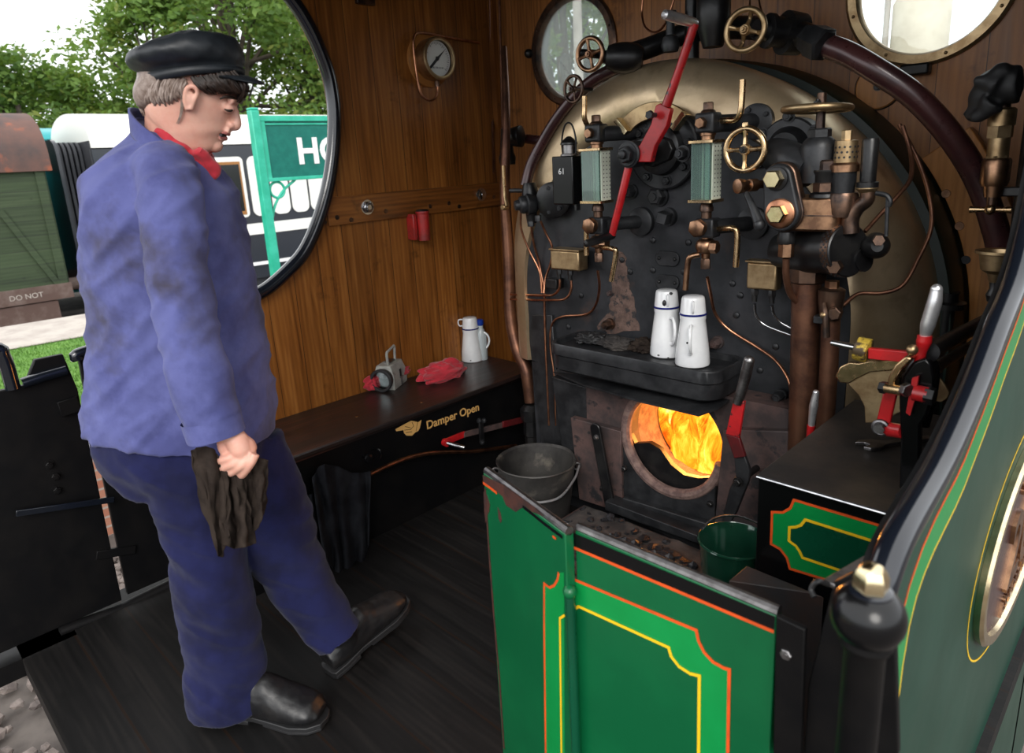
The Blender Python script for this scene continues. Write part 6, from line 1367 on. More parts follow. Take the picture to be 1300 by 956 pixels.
# hair
random.seed(5)
hm = MB(); hm.loft(rloft([(198, 62, 268, 55, .05, DB), (182, 84, 290, 78, .078, DB), (180, 100, 294, 94, .084, DB), (178, 114, 250, 110, .083, DB), (178, 124, 234, 122, .078, DB), (180, 132, 228, 134, .070, DB), (184, 139, 218, 140, .055, DB), (190, 143, 208, 143, .03, DB)]))
hcap = build(hm, 'hair', M['hair_g'], person, label='short greying brown hair at the back of the head')
hcap2 = MB()
def strand(mb, L, r): mb.tube([fp(*p) for p in L], [r, r*1.1, r, r*.4] if len(L) > 3 else [r, r, r*.4], 6, k=4)
for i in range(150):
    s = random.choice((-1, -1, 1)); a = random.random()
    x0 = 178+56*a; w = .083*math.sqrt(max(0, 1-((x0-212)/48)**2))+.002
    y0 = 105+random.uniform(-6, 4); ln = 14+12*(1-abs(a-.25)*1.3)+random.uniform(-5, 6)
    strand(hcap2, [(x0+3, y0, s*w), (x0+random.uniform(-2, 1), y0+ln*.4, s*(w+.002)), (x0+random.uniform(-2, 3), y0+ln*.75, s*(w-.001)), (x0+3+random.uniform(-3, 5), y0+ln, s*(w-.012))], random.uniform(.0022, .0038))
for i in range(30):
    strand(hcap2, [(181+random.uniform(-1, 4), 106, random.uniform(-.06, .06)), (178+random.uniform(-2, 2), 120, random.uniform(-.06, .06)), (181+random.uniform(-3, 3), 138, random.uniform(-.05, .05)), (186+random.uniform(-4, 4), 147, random.uniform(-.04, .04))], .003)
for dx in (0, 2, -2, 4): strand(hcap2, [(232+dx, 118, -.080), (231+dx*.6, 133, -.078), (229+dx*.4, 146, -.073), (225+dx*.5, 157, -.069)], .0009)
build(hcap2, 'hair_strands', M['hair_g'], person)
hf = MB()
for i in range(130):
    s = random.choice((-1, -1, 1)); a = random.random(); x0 = 244+54*a
    wd = .076*math.sqrt(max(.02, 1-((x0-245)/60)**2))
    y0 = 100-8*a+random.uniform(-3, 3)
    strand(hf, [(x0, y0, s*(wd+.004)), (x0+6+random.uniform(-1, 3), y0+9, s*(wd+.006)), (x0+14+random.uniform(-4, 4), y0+15+6*a, s*(wd+.002)*.9), (x0+18+random.uniform(-6, 5), y0+17+8*a, s*wd*.75)], random.uniform(.0025, .0045))
for i in range(46):
    d0 = random.uniform(-.05, .05)
    strand(hf, [(300+random.uniform(-4, 3), 97, d0), (307+random.uniform(-2, 3), 106, d0*1.05), (309+random.uniform(-4, 3), 118+random.uniform(-3, 3), d0), (302+random.uniform(-5, 4), 129+random.uniform(-4, 2), d0*.8)], random.uniform(.0025, .0045))
build(hf, 'fringe', M['hair'], person, label='dark brown fringe under the cap peak')
# cap
cpm = MB(); cpm.loft(rloft([(191, 112, 306, 93, .088, DB), (189, 98, 305, 84, .091, DB), (176, 91, 306, 78, .112, DB), (171.5, 82, 305, 68, .124, DB), (180, 71, 301, 56, .118, DB), (203, 57, 295, 47, .095, DB), (232, 47, 284, 43.5, .055, DB), (246, 45, 270, 43, .02, DB)], 48))
cp_ = build(cpm, 'cap', M['capm'], person, label='black peaked cap'); bake(cp_, .004, 4, .5, lambda p, n: .0045*noise.noise(V((p.x*16, p.y*16, p.z*22)))+.002*noise.noise(p*45))
bnd = MB().loft([ringd(190.5, 113, 306.5, 94, .0895, DB, 48), ringd(189, 100, 306, 85.5, .0925, DB, 48)], cap=False)
build(bnd, 'cap_band', M['capm'], cp_, solid=.003)
pk = MB(); rows = []
for i in range(9):
    t = i/8; r = []
    for j in range(21):
        s = -1+2*j/20; w = math.sqrt(max(0, 1-s*s))
        base = (300-22*abs(s)**2.2, 95+2*abs(s)**2); tip = (base[0]+36*w**.9, base[1]+12*w)
        bulge = -2.5*math.sin(PI*t)*w
        r.append(P(base[0]+(tip[0]-base[0])*t, base[1]+(tip[1]-base[1])*t+bulge, d=DB+s*.083*(1-.12*t)))
    rows.append(r)
build(pk.grid(rows), 'cap_peak', M['capm'], cp_, solid=.004)
# neckerchief
nk = MB(); nk.loft(rloft([(206, 150, 262, 195, .064, DB), (200, 156, 272, 212, .070, DB), (198, 168, 276, 226, .074, DB)], 40))
nk.tube([P(250, 190, d=DB-.055), P(264, 205, d=DB-.03), P(272, 218, d=DB-.02), P(269, 226, d=DB-.03)], [.012, .016, .016, .008], 10)
nk.tube([P(262, 205, d=DB-.02), P(272, 212, d=DB), P(277, 222, d=DB)], [.014, .014, .006], 10)
ne = build(nk, 'neckerchief', M['cloth_red'], person, label='red neckerchief in the collar'); bake(ne, .004, 2, .5, lambda p, n: .004*noise.noise(p*50))
# --- jacket
jk = MB()
jk.loft(rloft([(176, 143, 248, 192, .074, DB), (174, 152, 262, 206, .080, DB), (168, 170, 276, 226, .100, DB), (150, 190, 288, 246, .150, DB), (132, 214, 294, 268, .185, DB), (121, 246, 299, 292, .195, DB), (116, 290, 306, 322, .185, DB), (118, 340, 315, 362, .175, DB), (123, 395, 325, 412, .170, DB), (123, 440, 335, 450, .172, DB), (121, 485, 343, 494, .178, DB), (119, 520, 347, 530, .182, DB), (120, 530, 347, 552, .182, DB), (124, 532, 343, 552, .176, DB)], 56))
slv = [(205, 204, 1.585, .050), (207, 218, 1.520, .062), (217, 258, 1.440, .063), (226, 330, 1.410, .058), (232, 380, 1.400, .058), (240, 425, 1.390, .060), (252, 470, 1.38, .060), (263, 510, 1.378, .058), (271, 540, 1.375, .056), (274, 549, 1.375, .056)]
jk.tube([P(a, b, d=d) for a, b, d, r in slv], [r for *_, r in slv], 28)
slf = [(225, 225, 1.78, .060), (240, 260, 1.80, .074), (255, 340, 1.83, .070), (268, 400, 1.83, .068), (290, 460, 1.80, .062), (310, 500, 1.78, .058)]
jk.tube([P(a, b, d=d) for a, b, d, r in slf], [r for *_, r in slf], 24)
def jd(p, n):
    # cloth folds: diagonal creases, sharper round the elbow and waist
    q = p-V((0, 0, 0)); a = noise.noise(V((q.dot(RH)*7, q.z*3.0+q.dot(RH)*3, q.dot(FH)*5)))
    b = noise.noise(V((q.dot(RH)*11+5, q.z*13+q.dot(RH)*9, q.dot(FH)*9))); c = abs(noise.noise(V((q.dot(RH)*6, q.z*19-q.dot(RH)*14, q.dot(FH)*6))))
    return .012*a+.006*b+.013*(.28-c)+.002*noise.noise(q*38)
jo = build(jk, 'jacket', M['jacket'], person, label='faded blue drill work jacket'); bake(jo, .007, 3, .5, jd)
# cuff, hem stitching, collar, pocket
cf_ = MB(); ctr = P(272.5, 546, d=1.375); ax_ = (P(274, 549, d=1.375)-P(263, 510, d=1.378)).normalized()
cf_.lathe(ctr-ax_*.030, ax_, [(0, .0605), (.042, .0600), (.044, .054), (.040, .050), (0.01, .050)], 40, cap=False)
cfo = build(cf_, 'cuff', M['jacket'], person); 
for v in cfo.data.vertices: v.co += V((noise.noise(v.co*14), noise.noise(v.co*14+V((5, 0, 0))), 0))*.005
colr = MB()
rows = []
for i in range(6):
    t = i/5; r = []
    for j in range(41):
        a = math.radians(-125+250*j/40)+PI   # open towards the front (right)
        c0 = V(P(219, 182, d=DB)); ax1 = (P(270, 219, d=DB)-P(176, 152, d=DB))/2
        R0 = 1.04+.05*t; up = -t*.050
        p = (P(270, 219, d=DB)+P(176, 152, d=DB))/2+ax1*math.cos(a)*R0*1.02+FH*.088*math.sin(a)*R0+V((0, 0, .022+up*1.0))
        r.append(p)
    rows.append(r)
for i in range(3):
    pass
col = build(colr.grid(rows), 'collar', M['jacket'], person, solid=.005)
pk_ = MB().prism([P(a, b, d=1.455) for a, b in [(281, 437), (338, 452), (340, 530), (290, 530)]], FH*.012)
# side pocket follows the jacket front
None and build(MB().ribbon([P(a, b, d=DB-.178) for a, b in [(121, 519), (160, 523), (200, 526), (240, 528), (262, 529)]], .003, -FH, .003), 'hem_seam', M['trouser'], jo)
# --- trousers
tm = MB()
tm.loft(rloft([(132, 505, 330, 520, .165, DB), (126, 535, 335, 550, .170, DB), (136, 565, 338, 585, .168, DB), (160, 600, 330, 615, .14, DB)], 40))
near = [(160, 560, 292, 575, .100, 1.555), (186, 600, 300, 612, .100, 1.55), (205, 640, 303, 648, .095, 1.545), (214, 680, 306, 686, .088, 1.54), (218, 720, 312, 722, .083, 1.54), (222, 760, 320, 760, .078, 1.54), (228, 800, 328, 800, .076, 1.545), (234, 840, 332, 838, .076, 1.55), (238, 875, 334, 870, .078, 1.55), (241, 900, 336, 893, .078, 1.55)]
tm.loft(rloft(near, 36))
ax0 = [(300, 575, 1.67, .125), (322, 612, 1.67, .112), (342, 655, 1.675, .102), (356, 695, 1.68, .094), (378, 735, 1.69, .082), (402, 770, 1.70, .074), (424, 798, 1.70, .072), (431, 808, 1.70, .071)]
tm.tube([P(a, b, d=d) for a, b, d, r in ax0], [r for *_, r in ax0], 32)
def td(p, n):
    q = p; a = noise.noise(V((q.dot(RH)*8, q.z*4, q.dot(FH)*5))); b = noise.noise(V((q.dot(RH)*10+3, q.z*15+q.dot(RH)*8, q.dot(FH)*9)))
    c = abs(noise.noise(V((q.dot(RH)*5, q.z*17+q.dot(RH)*12, q.dot(FH)*6)))); return .011*a+.007*b+.012*(.28-c)+.002*noise.noise(q*35)
to = build(tm, 'trousers', M['trouser'], person, label='dark blue work trousers'); bake(to, .007, 3, .5, td)
# --- boots
def boot(heel, toe, nm, ank, lab, roll=0):
    heel = V(heel); toe = V(toe); d = toe-heel; L = d.length; d.normalize(); s = d.cross(UP).normalized(); u = s.cross(d).normalized()
    mb = MB()
    prof = [(-.01, .036, .06, .034), (.02, .043, .075, .040), (.07, .046, .095, .046), (.13, .046, .095, .046), (.18, .052, .074, .038), (.23, .054, .062, .032), (.265, .046, .050, .028), (.285, .026, .034, .022)]
    k = L/.285; rings = []
    for x, w, h, zc in prof:
        rings.append([heel+d*x*k+s*w*math.cos(2*PI*j/24)+u*(zc+.018+(h-.02)*max(-.55, math.sin(2*PI*j/24))*.9) for j in range(24)])
    mb.loft(rings)
    mb.tube([heel+d*.065*k+u*.06, heel+d*.055*k+u*.12, V(ank)], [.048, .050, .052], 20)
    o = build(mb, nm, M['boot'], person, label=lab); bake(o, .0045, 3, .5, lambda p, n: .0012*noise.noise(p*60))
    so = MB(); r1 = []; 
    ol = [(-.018, .02), (-.012, .036), (.03, .040), (.09, .036), (.15, .044), (.21, .053), (.26, .046), (.292, .026), (.30, 0)]
    outl = [heel+d*a*k+s*b for a, b in ol]+[heel+d*a*k-s*b for a, b in ol[-2::-1]]
    so.prism([p+u*.010 for p in outl], u*.014)
    so.prism([p for p in [heel+d*a*k+s*b*c_ for a, b, c_ in [(-.018, .02, 1), (-.012, .036, 1), (.03, .040, 1), (.075, .038, 1), (.075, .038, -1), (.03, .040, -1), (-.012, .036, -1), (-.018, .02, -1)]]], u*.012)
    so.prism([p+u*.002 for p in [heel+d*a*k+s*b*c_ for a, b, c_ in [(.12, .038, 1), (.21, .052, 1), (.26, .045, 1), (.292, .025, 1), (.292, .025, -1), (.26, .045, -1), (.21, .052, -1), (.12, .038, -1)]]], u*.009)
    build(so, 'sole', M['rubber'], o, bevel=.002)
    lc_ = MB()
    for i in range(5): lc_.tube([heel+d*(.105+.018*i)*k+u*(.122-.010*i)+s*.018, heel+d*(.110+.018*i)*k+u*(.127-.010*i), heel+d*(.105+.018*i)*k+u*(.122-.010*i)-s*.018], .0025, 6)
    build(lc_, 'laces', M['chip'], o)
    return o
h1 = P(424, 852, z=.005); t1 = P(498, 782, z=.055); dv = (t1-h1); t1 = h1+dv.normalized()*.285
boot(h1, t1, 'boot', P(408, 778, d=1.70), 'black leather boot put forward')
h2 = P(296, 903, z=.0); boot(h2, h2+(RH*.93-FH*.22).normalized()*.27, 'boot', P(290, 830, d=1.55), 'black leather boot below the other leg')
# ================================================================== RAG IN THE HAND
random.seed(3)
rg_ = MB()
def cloth(mb, top, bot, depth, amp, freq, nx=40, ny=40, ph=0, sag=0, frag=.004):
    """cloth hung between a top and a bottom outline given as picture polylines on a vertical plane at a depth"""
    def ip(L, t):
        q = t*(len(L)-1); i = min(int(q), len(L)-2); f = q-i; return (L[i][0]+(L[i+1][0]-L[i][0])*f, L[i][1]+(L[i+1][1]-L[i][1])*f)
    rows = []
    for i in range(ny):
        v = i/(ny-1); r = []
        for j in range(nx):
            u = j/(nx-1); a = ip(top, u); b = ip(bot, u); w = amp*(.25+.75*v)*math.sin(freq*u*2*PI+ph+1.3*v+2*noise.noise(V((u*3, v*2, ph))))
            p = P(a[0]+(b[0]-a[0])*v, a[1]+(b[1]-a[1])*v, d=depth+w+sag*math.sin(PI*v)+.010*noise.noise(V((u*6, v*6, ph+3))))
            r.append(p+RH*.006*noise.noise(V((u*9, v*5, 7+ph))))
        rows.append(r)
    return mb.grid(rows)
cloth(rg_, [(243, 572), (250, 568), (262, 566), (274, 570), (280, 585), (290, 595)], [(254, 640), (268, 668), (275, 706), (283, 708), (287, 690), (292, 680)], 1.362, .014, 1.6, ph=.3)
cloth(rg_, [(276, 588), (286, 598), (298, 602), (310, 602)], [(280, 690), (297, 697), (312, 695), (325, 690)], 1.372, .016, 1.8, ph=2.1)
cloth(rg_, [(306, 598), (318, 592), (326, 580), (341, 584)], [(300, 690), (318, 688), (330, 665), (338, 645)], 1.392, .014, 1.4, ph=4.0)
rago = build(rg_, 'rag', M['cloth_rag'], None, P(290, 700, d=1.37), solid=.0035, subd=1); tag(rago, 'brown frayed cleaning rag hanging from the person\'s hand', 'rag')
# ================================================================== GREY KNITTED CLOTHS BELOW THE BENCH
def cloth_x(mb, top, bot, x, amp, freq, nx=50, ny=50, ph=0):
    def ip(L, t):
        q = t*(len(L)-1); i = min(int(q), len(L)-2); f = q-i; return (L[i][0]+(L[i+1][0]-L[i][0])*f, L[i][1]+(L[i+1][1]-L[i][1])*f)
    rows = []
    for i in range(ny):
        v = i/(ny-1); r = []
        for j in range(nx):
            u = j/(nx-1); a = ip(top, u); b = ip(bot, u)
            xx = x+amp*math.sin(freq*u*2*PI+ph+noise.noise(V((u*4, v*2, ph)))*2)*(.4+.6*v)+.016*noise.noise(V((u*5, v*4, ph+9)))+.028*math.sin(PI*min(1, v*6)*.5)
            r.append(P(a[0]+(b[0]-a[0])*v, a[1]+(b[1]-a[1])*v, x=xx))
        rows.append(r)
    return mb.grid(rows)
kc = cloth_x(MB(), [(396, 607), (405, 592), (412, 589), (430, 592), (446, 600), (460, 600), (471, 598)], [(410, 705), (422, 722), (435, 742), (440, 750), (452, 730), (464, 712), (468, 690)], -2.075, .014, 4.2)
kn_ = build(kc, 'grey_cloth', M['cloth_grey'], None, solid=.006, subd=1); tag(kn_, 'dark grey ribbed cloth hanging over the pipe below the bench, on the right', 'cloth')
kc = cloth_x(MB(), [(370, 640), (380, 634), (392, 628), (402, 624)], [(382, 715), (392, 728), (402, 738), (412, 748)], -2.09, .012, 2.6, ph=2)
kn2 = build(kc, 'grey_cloth', M['cloth_grey'], None, solid=.006, subd=1); tag(kn2, 'dark grey ribbed cloth hanging below the bench, half behind the leg', 'cloth')
# ================================================================== OUTSIDE
struct(MB().box(-60, 60, -40, 90, -1.60, -1.40), 'ground', M['earth'])
struct(MB().box(-5.55, -2.9, -12, 14, -1.42, -1.12), 'trackbed', M['earth'])
# platform beyond the track
struct(MB().box(-5.75, -5.42, -12, 14, -1.4, -.42), 'platform_face', M['brick'])
struct(MB().box(-5.85, -5.38, -12, 14, -.42, -.34), 'platform_coping', M['white'], bevel=.01)
lw_ = struct(MB().box(-9.6, -5.80, -16, 3.3, -1.4, -.36), 'lawn', M['grass'])
struct(MB().box(-9.6, -5.80, 3.3, 20, -1.4, -.75), 'trackside_ground', M['earth'])
path = struct(MB().box(-13.2, -9.0, -16, 20, -1.4, -.30), 'platform_path', M['concrete'])
p0, p1 = P(0, 432, z=-.33), P(118, 402, z=-.33)
bpy.data.objects.remove(path, do_unlink=True)
pa = P(0, 446, z=-.35); pb = P(124, 424, z=-.35); pc = P(124, 402, z=-.35); pd = P(0, 426, z=-.35)
d0 = (pb-pa).normalized()
struct(MB().prism([pa-d0*6, pb+d0*8, pc+d0*8+V((-.3, 0, 0)), pd-d0*6+V((-.6, 0, 0))], (0, 0, .01)), 'platform_path', M['concrete'])
gr = MB(); random.seed(2)
for i in range(22000):
    b = V((random.uniform(-9.2, -5.9), random.uniform(-3.5, 3.25), -.36))
    h = random.uniform(.02, .05); a = random.uniform(0, PI); w = V((math.cos(a), math.sin(a), 0))*.006; t = V((random.uniform(-.02, .02), random.uniform(-.02, .02), h))
    gr.add([b-w, b+w, b+t], [(0, 1, 2)])
tag(build(gr, 'grass_blades', M['grass'], None, (-8, 1.3, -.36)), 'short mown grass blades on the far platform lawn', 'grass', kind='stuff')
# track-side kerb stones: white painted and bare
ks = P(150, 835, z=-.75)
def kerb(L, m, lab, nm='kerb_stone'):
    q = [P(a, b, z=-.75) for a, b in L]; return one(MB().prism(q, (0, 0, -.5)), nm, m, lab, 'kerb', bevel=.012)
kerb([(98, 812), (129, 795), (150, 828), (112, 846)], M['white'], 'white painted kerb stone on the ground beyond the gate')
kerb([(131, 794), (160, 780), (182, 812), (152, 828)], M['concrete'], 'bare brown kerb stone beside the white painted one')
gvm = MB(); random.seed(9)
for i in range(900):
    px = random.uniform(140, 330); py = random.uniform(700, 850); c = P(px, py, z=-1.05+random.uniform(-.03, .02)); lump(gvm, c, random.uniform(.018, .045))
for i in range(700):
    c = V((random.uniform(-5.2, -3.2), random.uniform(-1, 3), -1.08)); lump(gvm, c, random.uniform(.02, .05))
tag(build(gvm, 'ballast', M['gravel'], None, (-4, .8, -1.1), ang=20), 'loose pinkish grey ballast stones beside the track', 'ballast', kind='stuff')
# ---- old goods van
wx = -15.0
def WP(a, b, x=wx): return P(a, b, x=x)
tr1 = WP(68, 212); br1 = WP(100, 372); zt = tr1.z; ye = (tr1.y+br1.y)/2-.13; zb1 = WP(60, 362).z; zb2 = WP(70, 408).z
wv = thing('goods_van', 'old goods van with green planked side and rusted red curved roof', 'wagon', (wx-1.2, 0, -1.3))
build(MB().box(wx-2.4, wx, -4.2, ye, zb1, zt), 'body', M['wag_g'], wv)
rp_ = []; rt = WP(30, 158).z-zt
for k in range(17):
    a = PI*k/16; rp_.append(V((wx-1.2+1.28*math.cos(a), 0, zt+ .02+rt*1.35*math.sin(a)**.8)))
build(MB().prism([V((p.x, -4.3, p.z)) for p in rp_]+[V((wx-2.48, -4.3, zt-.06)), V((wx+.08, -4.3, zt-.06))], (0, ye+4.4, 0)), 'roof', M['wag_r'], wv)
build(MB().box(wx-2.4, wx+.05, -4.25, ye+.02, zb1-.28, zb1), 'solebar', M['wag_s'], wv); build(MB().box(wx-2.3, wx+.02, -4.2, ye-.25, zb2, zb1-.30), 'side_step', M['wag_s'], wv)
for y in (ye-.10, -1.0, -2.2): build(MB().box(wx, wx+.035, y-.07, y+.07, zb1-.1, zt), 'upright', M['wag_g'], wv)
a, b = WP(0, 268, wx+.02), WP(75, 362, wx+.02); build(MB().bar(a, b, .10, .035, RX), 'diagonal_brace', M['wag_g'], wv)
build(MB().bar(V((wx+.03, ye-1.1, zb1-.21)), V((wx+.03, ye-1.55, zb1-.20)), .03, .006, RX), 'lettering_trace', M['white'], wv) if False else None
build(text_mb('DO NOT', .13, (wx+.052, WP(22, 385).y+.15, zb1-.19), (0, 1, 0), (0, 0, 1), .003), 'lettering', M['concrete'], wv, label='faded white lettering')
build(MB().lathe((wx-.5, ye, zb1-.1), (0, 1, 0), [(0, .12), (.35, .12), (.36, .2), (.42, .2)], 20).lathe((wx-1.9, ye, zb1-.1), (0, 1, 0), [(0, .12), (.35, .12), (.36, .2), (.42, .2)], 20), 'buffers', M['wag_s'], wv)
for y in (ye-.9, -3.2): build(MB().cyl((wx-.2, y, zb2-.1), (wx-.35, y, zb2-.1), .45, n=32), 'wheel', M['iron_d'], wv)
# ---- teal coach behind
tcx = thing('teal_coach', 'plain turquoise coach body behind the goods van', 'carriage', (-19, 4, -1.3))
zt2 = P(120, 160, x=-18).z; z02 = P(90, 300, x=-18).z
build(MB().box(-20.4, -18, -6, 5.6, -1.0, zt2-.25), 'side', M['tealc'], tcx); q = []
for k in range(13): a = PI*k/12; q.append(V((-19.2+1.22*math.cos(a), -6, zt2-.27+.30*math.sin(a))))
build(MB().prism(q, (0, 11.6, 0)), 'roof', M['tealc'], tcx)
# ---- cream and dark coach
cx0 = -15.0
cc = thing('passenger_coach', 'white-panelled passenger coach with dark bands behind the station sign', 'carriage', (cx0-1.3, 8, -1.3))
def C_(a, b, x=cx0): return P(a, b, x=x)
Y0 = C_(118, 200).y; Y1 = 16.0
ztop = C_(350, 183).z; zrf = C_(350, 148, cx0-.3).z; zw0 = C_(350, 197).z; zw1 = C_(350, 268).z; zl1 = C_(350, 292).z; zl0 = C_(350, 330).z
build(MB().box(cx0-2.7, cx0, Y0, Y1, -.9, ztop), 'body', M['navy'], cc)
q = []
for k in range(17): a = PI*k/16; q.append(V((cx0-1.35+1.38*math.cos(a), Y0, ztop+.02+(zrf-ztop)*1.15*math.sin(a)**.7)))
build(MB().prism(q, (0, Y1-Y0, 0)), 'roof', M['cream'], cc)
zw1 = C_(330, 274).z; pitch = (C_(320, 230).y-C_(293, 230).y)
y = C_(265, 230).y-8*pitch; k = 0
while y < Y1-.8:
    if y > Y0+.1:
        if k % 6 == 2+0:
            yw = y+.05; 
            fr = build(MB().prism([V((cx0+.005, p.x, p.y)) for p in rrect(y+.02, y+pitch*1.65, zw1, zw0, 0, .10, 6)], (.02, 0, 0)), 'panel', M['cream'], cc)
            wn_ = build(MB().box(cx0+.02, cx0+.035, y+.12, y+pitch*1.50, zw1+.06, zw0-.1), 'window_frame', M['ochre'], cc); build(MB().box(cx0+.03, cx0+.040, y+.18, y+pitch*1.42, zw1+.14, zw0-.16), 'pane', M['dglass'], wn_)
            y += pitch*.8
        else:
            build(MB().prism([V((cx0+.005, p.x, p.y)) for p in rrect(y+.02, y+pitch*.93, zw1, zw0, 0, .15, 8)], (.02, 0, 0)), 'panel', M['cream'], cc)
    y += pitch; k += 1
za, zb3 = C_(330, 297).z, C_(330, 283).z
build(MB().prism([V((cx0+.005, p.x, p.y)) for p in rrect(Y0+.3, Y1-.3, za, zb3, 0, .09, 6)], (.02, 0, 0)), 'waist_panel', M['cream'], cc)
build(MB().box(cx0, cx0+.03, Y0, Y1, C_(345, 334).z, C_(345, 330).z), 'footboard_edge', M['white'], cc)
build(MB().box(cx0-2.5, cx0-.1, Y0+.3, Y1, -1.35, -.9), 'underframe', M['bellow'], cc)
# coach end with gangway
ge = build(MB().box(cx0-2.68, cx0-.02, Y0-.03, Y0, -.8, ztop+.15), 'end_wall', M['bellow'], cc)
gw = thing('gangway_connector', 'black ribbed gangway bellows on the end of the white-panelled coach', 'gangway', (cx0-1.3, Y0-.6, -.9))
zg = P(110, 185, x=cx0).z
for k in range(5): build(MB().prism([V((p.x, Y0-.10-k*.085, p.y)) for p in rrect(cx0-1.95, cx0-.45, -.6, zg+.1, 0, .25, 6)], (0, .05, 0)), 'fold', M['bellow'], gw)
build(MB().prism([V((p.x, Y0-.50, p.y)) for p in rrect(cx0-2.0, cx0-.38, -.65, zg+.15, 0, .28, 6)], (0, .06, 0)), 'face_plate', M['navy'], gw)
# ---- station sign
sx = -8.6
def S_(a, b, x=sx): return P(a, b, x=x)
sg = thing('station_sign', 'teal station name board on a green post, only H and part of O showing', 'sign', (sx, S_(330, 200).y, -1.0))
tp_ = S_(322, 137); bt__ = S_(348, 345); py_ = (tp_.y+bt__.y)/2
build(MB().box(sx-.06, sx+.06, py_-.055, py_+.055, -.4, tp_.z-.03).prism([V((sx-.06, py_-.055, tp_.z-.03)), V((sx+.06, py_-.055, tp_.z-.03)), V((sx+.06, py_+.055, tp_.z-.03)), V((sx-.06, py_+.055, tp_.z-.03))], (0, 0, .03)), 'post', M['teal'], sg, bevel=.012)
zA, zB = S_(370, 147).z, S_(370, 229).z; yE = py_+1.75
build(MB().box(sx-.025, sx+.02, py_+.05, yE, zB, zA), 'board', M['teal_d'], sg)
f_ = MB().box(sx, sx+.045, py_+.05, yE, zA-.07, zA).box(sx, sx+.045, py_+.05, yE, zB, zB+.045).box(sx, sx+.04, py_+.05, py_+.12, zB, zA).box(sx, sx+.035, py_+.12, yE, zA-.115, zA-.095)
build(f_, 'frame', M['teal'], sg, bevel=.005)
hb, ht = S_(390, 207).z, S_(390, 175).z; hs = (ht-hb)/.70
ty_ = S_(375, 190).y
build(text_mb('HO', hs, (sx+.022, ty_, hb), (0, 1, 0), (0, 0, 1), .01, align='LEFT', bold=.012), 'lettering', M['white'], sg, label='white letters')
rc2 = S_(352, 241); sc_ = MB(); sc_.torus((sx, rc2.y, rc2.z), RX, .10, .018, 8, 32)
sc_.tube([(sx, py_+.04, rc2.z-.42), (sx, py_+.12, rc2.z-.20), (sx, py_+.26, rc2.z-.02), (sx, py_+.45, rc2.z+.11)], .018, 8)
build(sc_, 'scroll_bracket', M['teal'], sg)
build(MB().box(sx-.05, sx+.05, yE, yE+.11, -.4, tp_.z), 'post', M['teal'], sg, bevel=.01)
# ---- trees
def tree(c, H, R, label, mats, n=9000, seed=1, trunk=.22, low=.25, leaf=.16, group='trees beyond the railway', dens=1.0):
    random.seed(seed); c = V(c); t = thing('tree', label, 'tree', c, group)
    tk = MB(); tk.tube([c, c+V((.1, .1, H*.35)), c+V((-.1, .15, H*.7))], [trunk, trunk*.75, trunk*.3], 10)
    cl = []
    for i in range(int(26*dens)):
        a = random.uniform(0, 2*PI); z = random.uniform(low, .95); rr = R*math.sin(PI*min(1, max(.12, (1.05-z)/(1.05-low)*.75)))*random.uniform(.35, 1)
        p = c+V((math.cos(a)*rr, math.sin(a)*rr, H*z)); cl.append((p, R*random.uniform(.20, .42)))
        if i % 2 == 0: tk.tube([c+V((0, 0, H*random.uniform(.2, .55))), (c+V((0, 0, H*z*.7))+p)/2, p], [trunk*.3, trunk*.18, .02], 6)
    build(tk, 'trunk', M['bark'], t)
    mb = [MB() for _ in mats]
    for i in range(n):
        p, r = random.choice(cl); u = V((random.gauss(0, 1), random.gauss(0, 1), random.gauss(0, 1))).normalized()*r*random.uniform(.45, 1.08); u.z *= .75
        q = p+u; a = V((random.gauss(0, 1), random.gauss(0, 1), random.gauss(0, .6))).normalized(); b = a.cross(V((random.gauss(0, 1), random.gauss(0, 1), random.gauss(0, 1)))).normalized()
        s = leaf*random.uniform(.5, 1.1); mb[random.choices(range(len(mats)), [5, 3, 1][:len(mats)])[0]].add([q-a*s, q+b*s*.45, q+a*s, q-b*s*.45], [(0, 1, 2, 3)])
    for m_, k in zip(mb, mats):
        if m_.v: tag(build(m_, 'foliage', M[k], t), None, None, kind='stuff')
    return t
def tp3(px, base_z, x): p = P(px, 150, x=x); return V((x, p.y, base_z))
tree(tp3(300, -1.4, -24), 13, 4.6, 'tall broad tree rising behind the person and the station sign', ['leaf', 'leaf2', 'leaf3'], 30000, 3, .35, leaf=.15, dens=2)
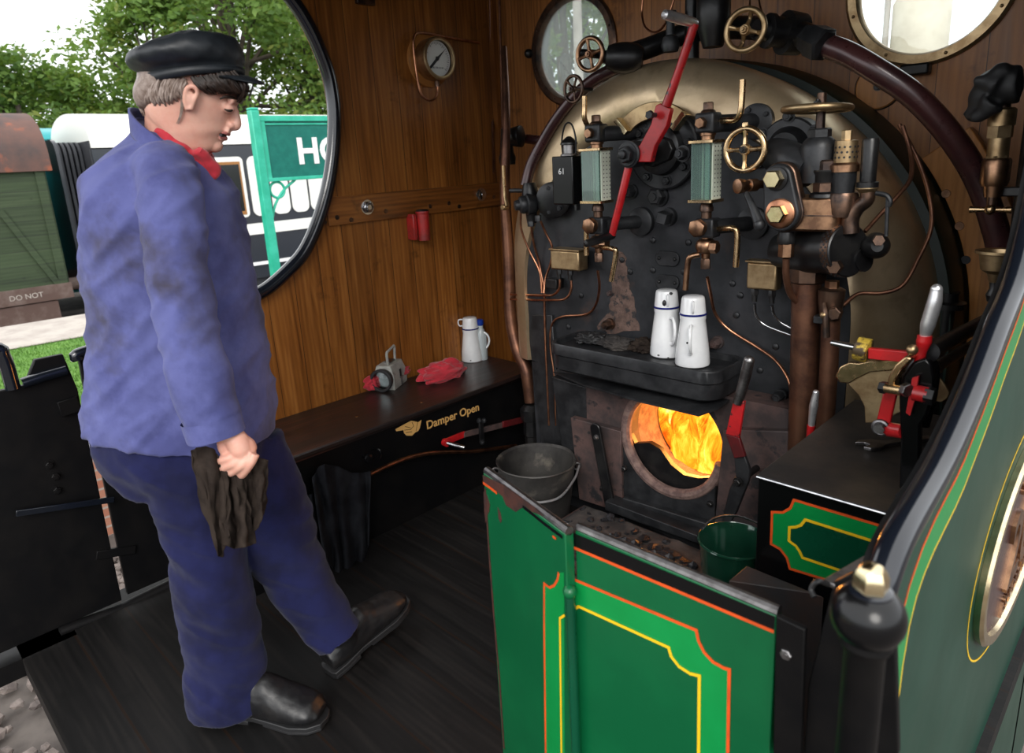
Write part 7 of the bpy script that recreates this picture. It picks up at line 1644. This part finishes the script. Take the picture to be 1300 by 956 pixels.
tree(tp3(400, -1.4, -25), 11.5, 4.2, 'leafy tree seen at the right edge of the round opening', ['leaf', 'leaf3', 'leaf2'], 22000, 4, .3, leaf=.15, dens=1.7)
tree(tp3(205, -1.4, -23), 8.6, 2.3, 'smaller tree between the cap and the open white sky', ['leaf', 'leaf3', 'leaf2'], 9000, 5, .2, leaf=.13)
tree(tp3(150, -1.4, -27), 7.0, 2.4, 'low loose tree above the turquoise coach', ['leaf3', 'leaf', 'leaf2'], 8000, 6, .2, leaf=.14)
tree(tp3(20, -1.4, -26), 7.4, 2.8, 'rounded dark green tree behind the goods van at the far left', ['leaf2', 'leaf', 'leaf3'], 11000, 7, .25, leaf=.14)
tree(tp3(75, -1.4, -30), 6.6, 2.6, 'low bushy tree right of the rounded one behind the goods van', ['leaf', 'leaf3', 'leaf2'], 9000, 8, .2, leaf=.15)
tree(tp3(-80, -1.4, -28), 7.2, 3.2, 'tree just off the left edge behind the goods van', ['leaf2', 'leaf', 'leaf3'], 7000, 18, .25, leaf=.16)
# trees ahead of the engine, seen through the round window
def tpy(px, y): p = P(px, 100, y=y); return V((p.x, y, -1.4))
tree(tpy(715, 26), 15, 5.0, 'tree seen through the left round window', ['leaf', 'leaf3', 'leaf2'], 15000, 9, .35, leaf=.20, dens=1.6)
tree(tpy(745, 34), 17, 5.5, 'second tree deeper behind the left round window', ['leaf', 'leaf3'], 11000, 10, .35, leaf=.22, dens=1.4)
pq = P(734, 60, y=12)
one(MB().lathe((pq.x, 12, -1.4), UP, [(0, .11), (9, .08)], 16), 'lamp_post', M['concrete'], 'pale pole seen through the left round window', 'post')
pq = P(1168, 40, y=7)
M['pale'] = mat('pale_beige_paint', (.62, .55, .44), .6, 0, c2=(.50, .43, .33), vs=3)
tw = thing('water_tower', 'pale beige column seen through the right round window', 'column', (pq.x, 7, -1.4))
build(MB().lathe((pq.x, 7, -1.4), UP, [(0, .19), (3.2, .19), (3.25, .22), (3.9, .22), (4.0, .17), (4.6, .17)], 24), 'column', M['pale'], tw)
build(MB().cyl((pq.x-.24, 6.9, -1.4), (pq.x-.24, 6.9, 4.0), .025), 'downpipe', M['concrete'], tw)
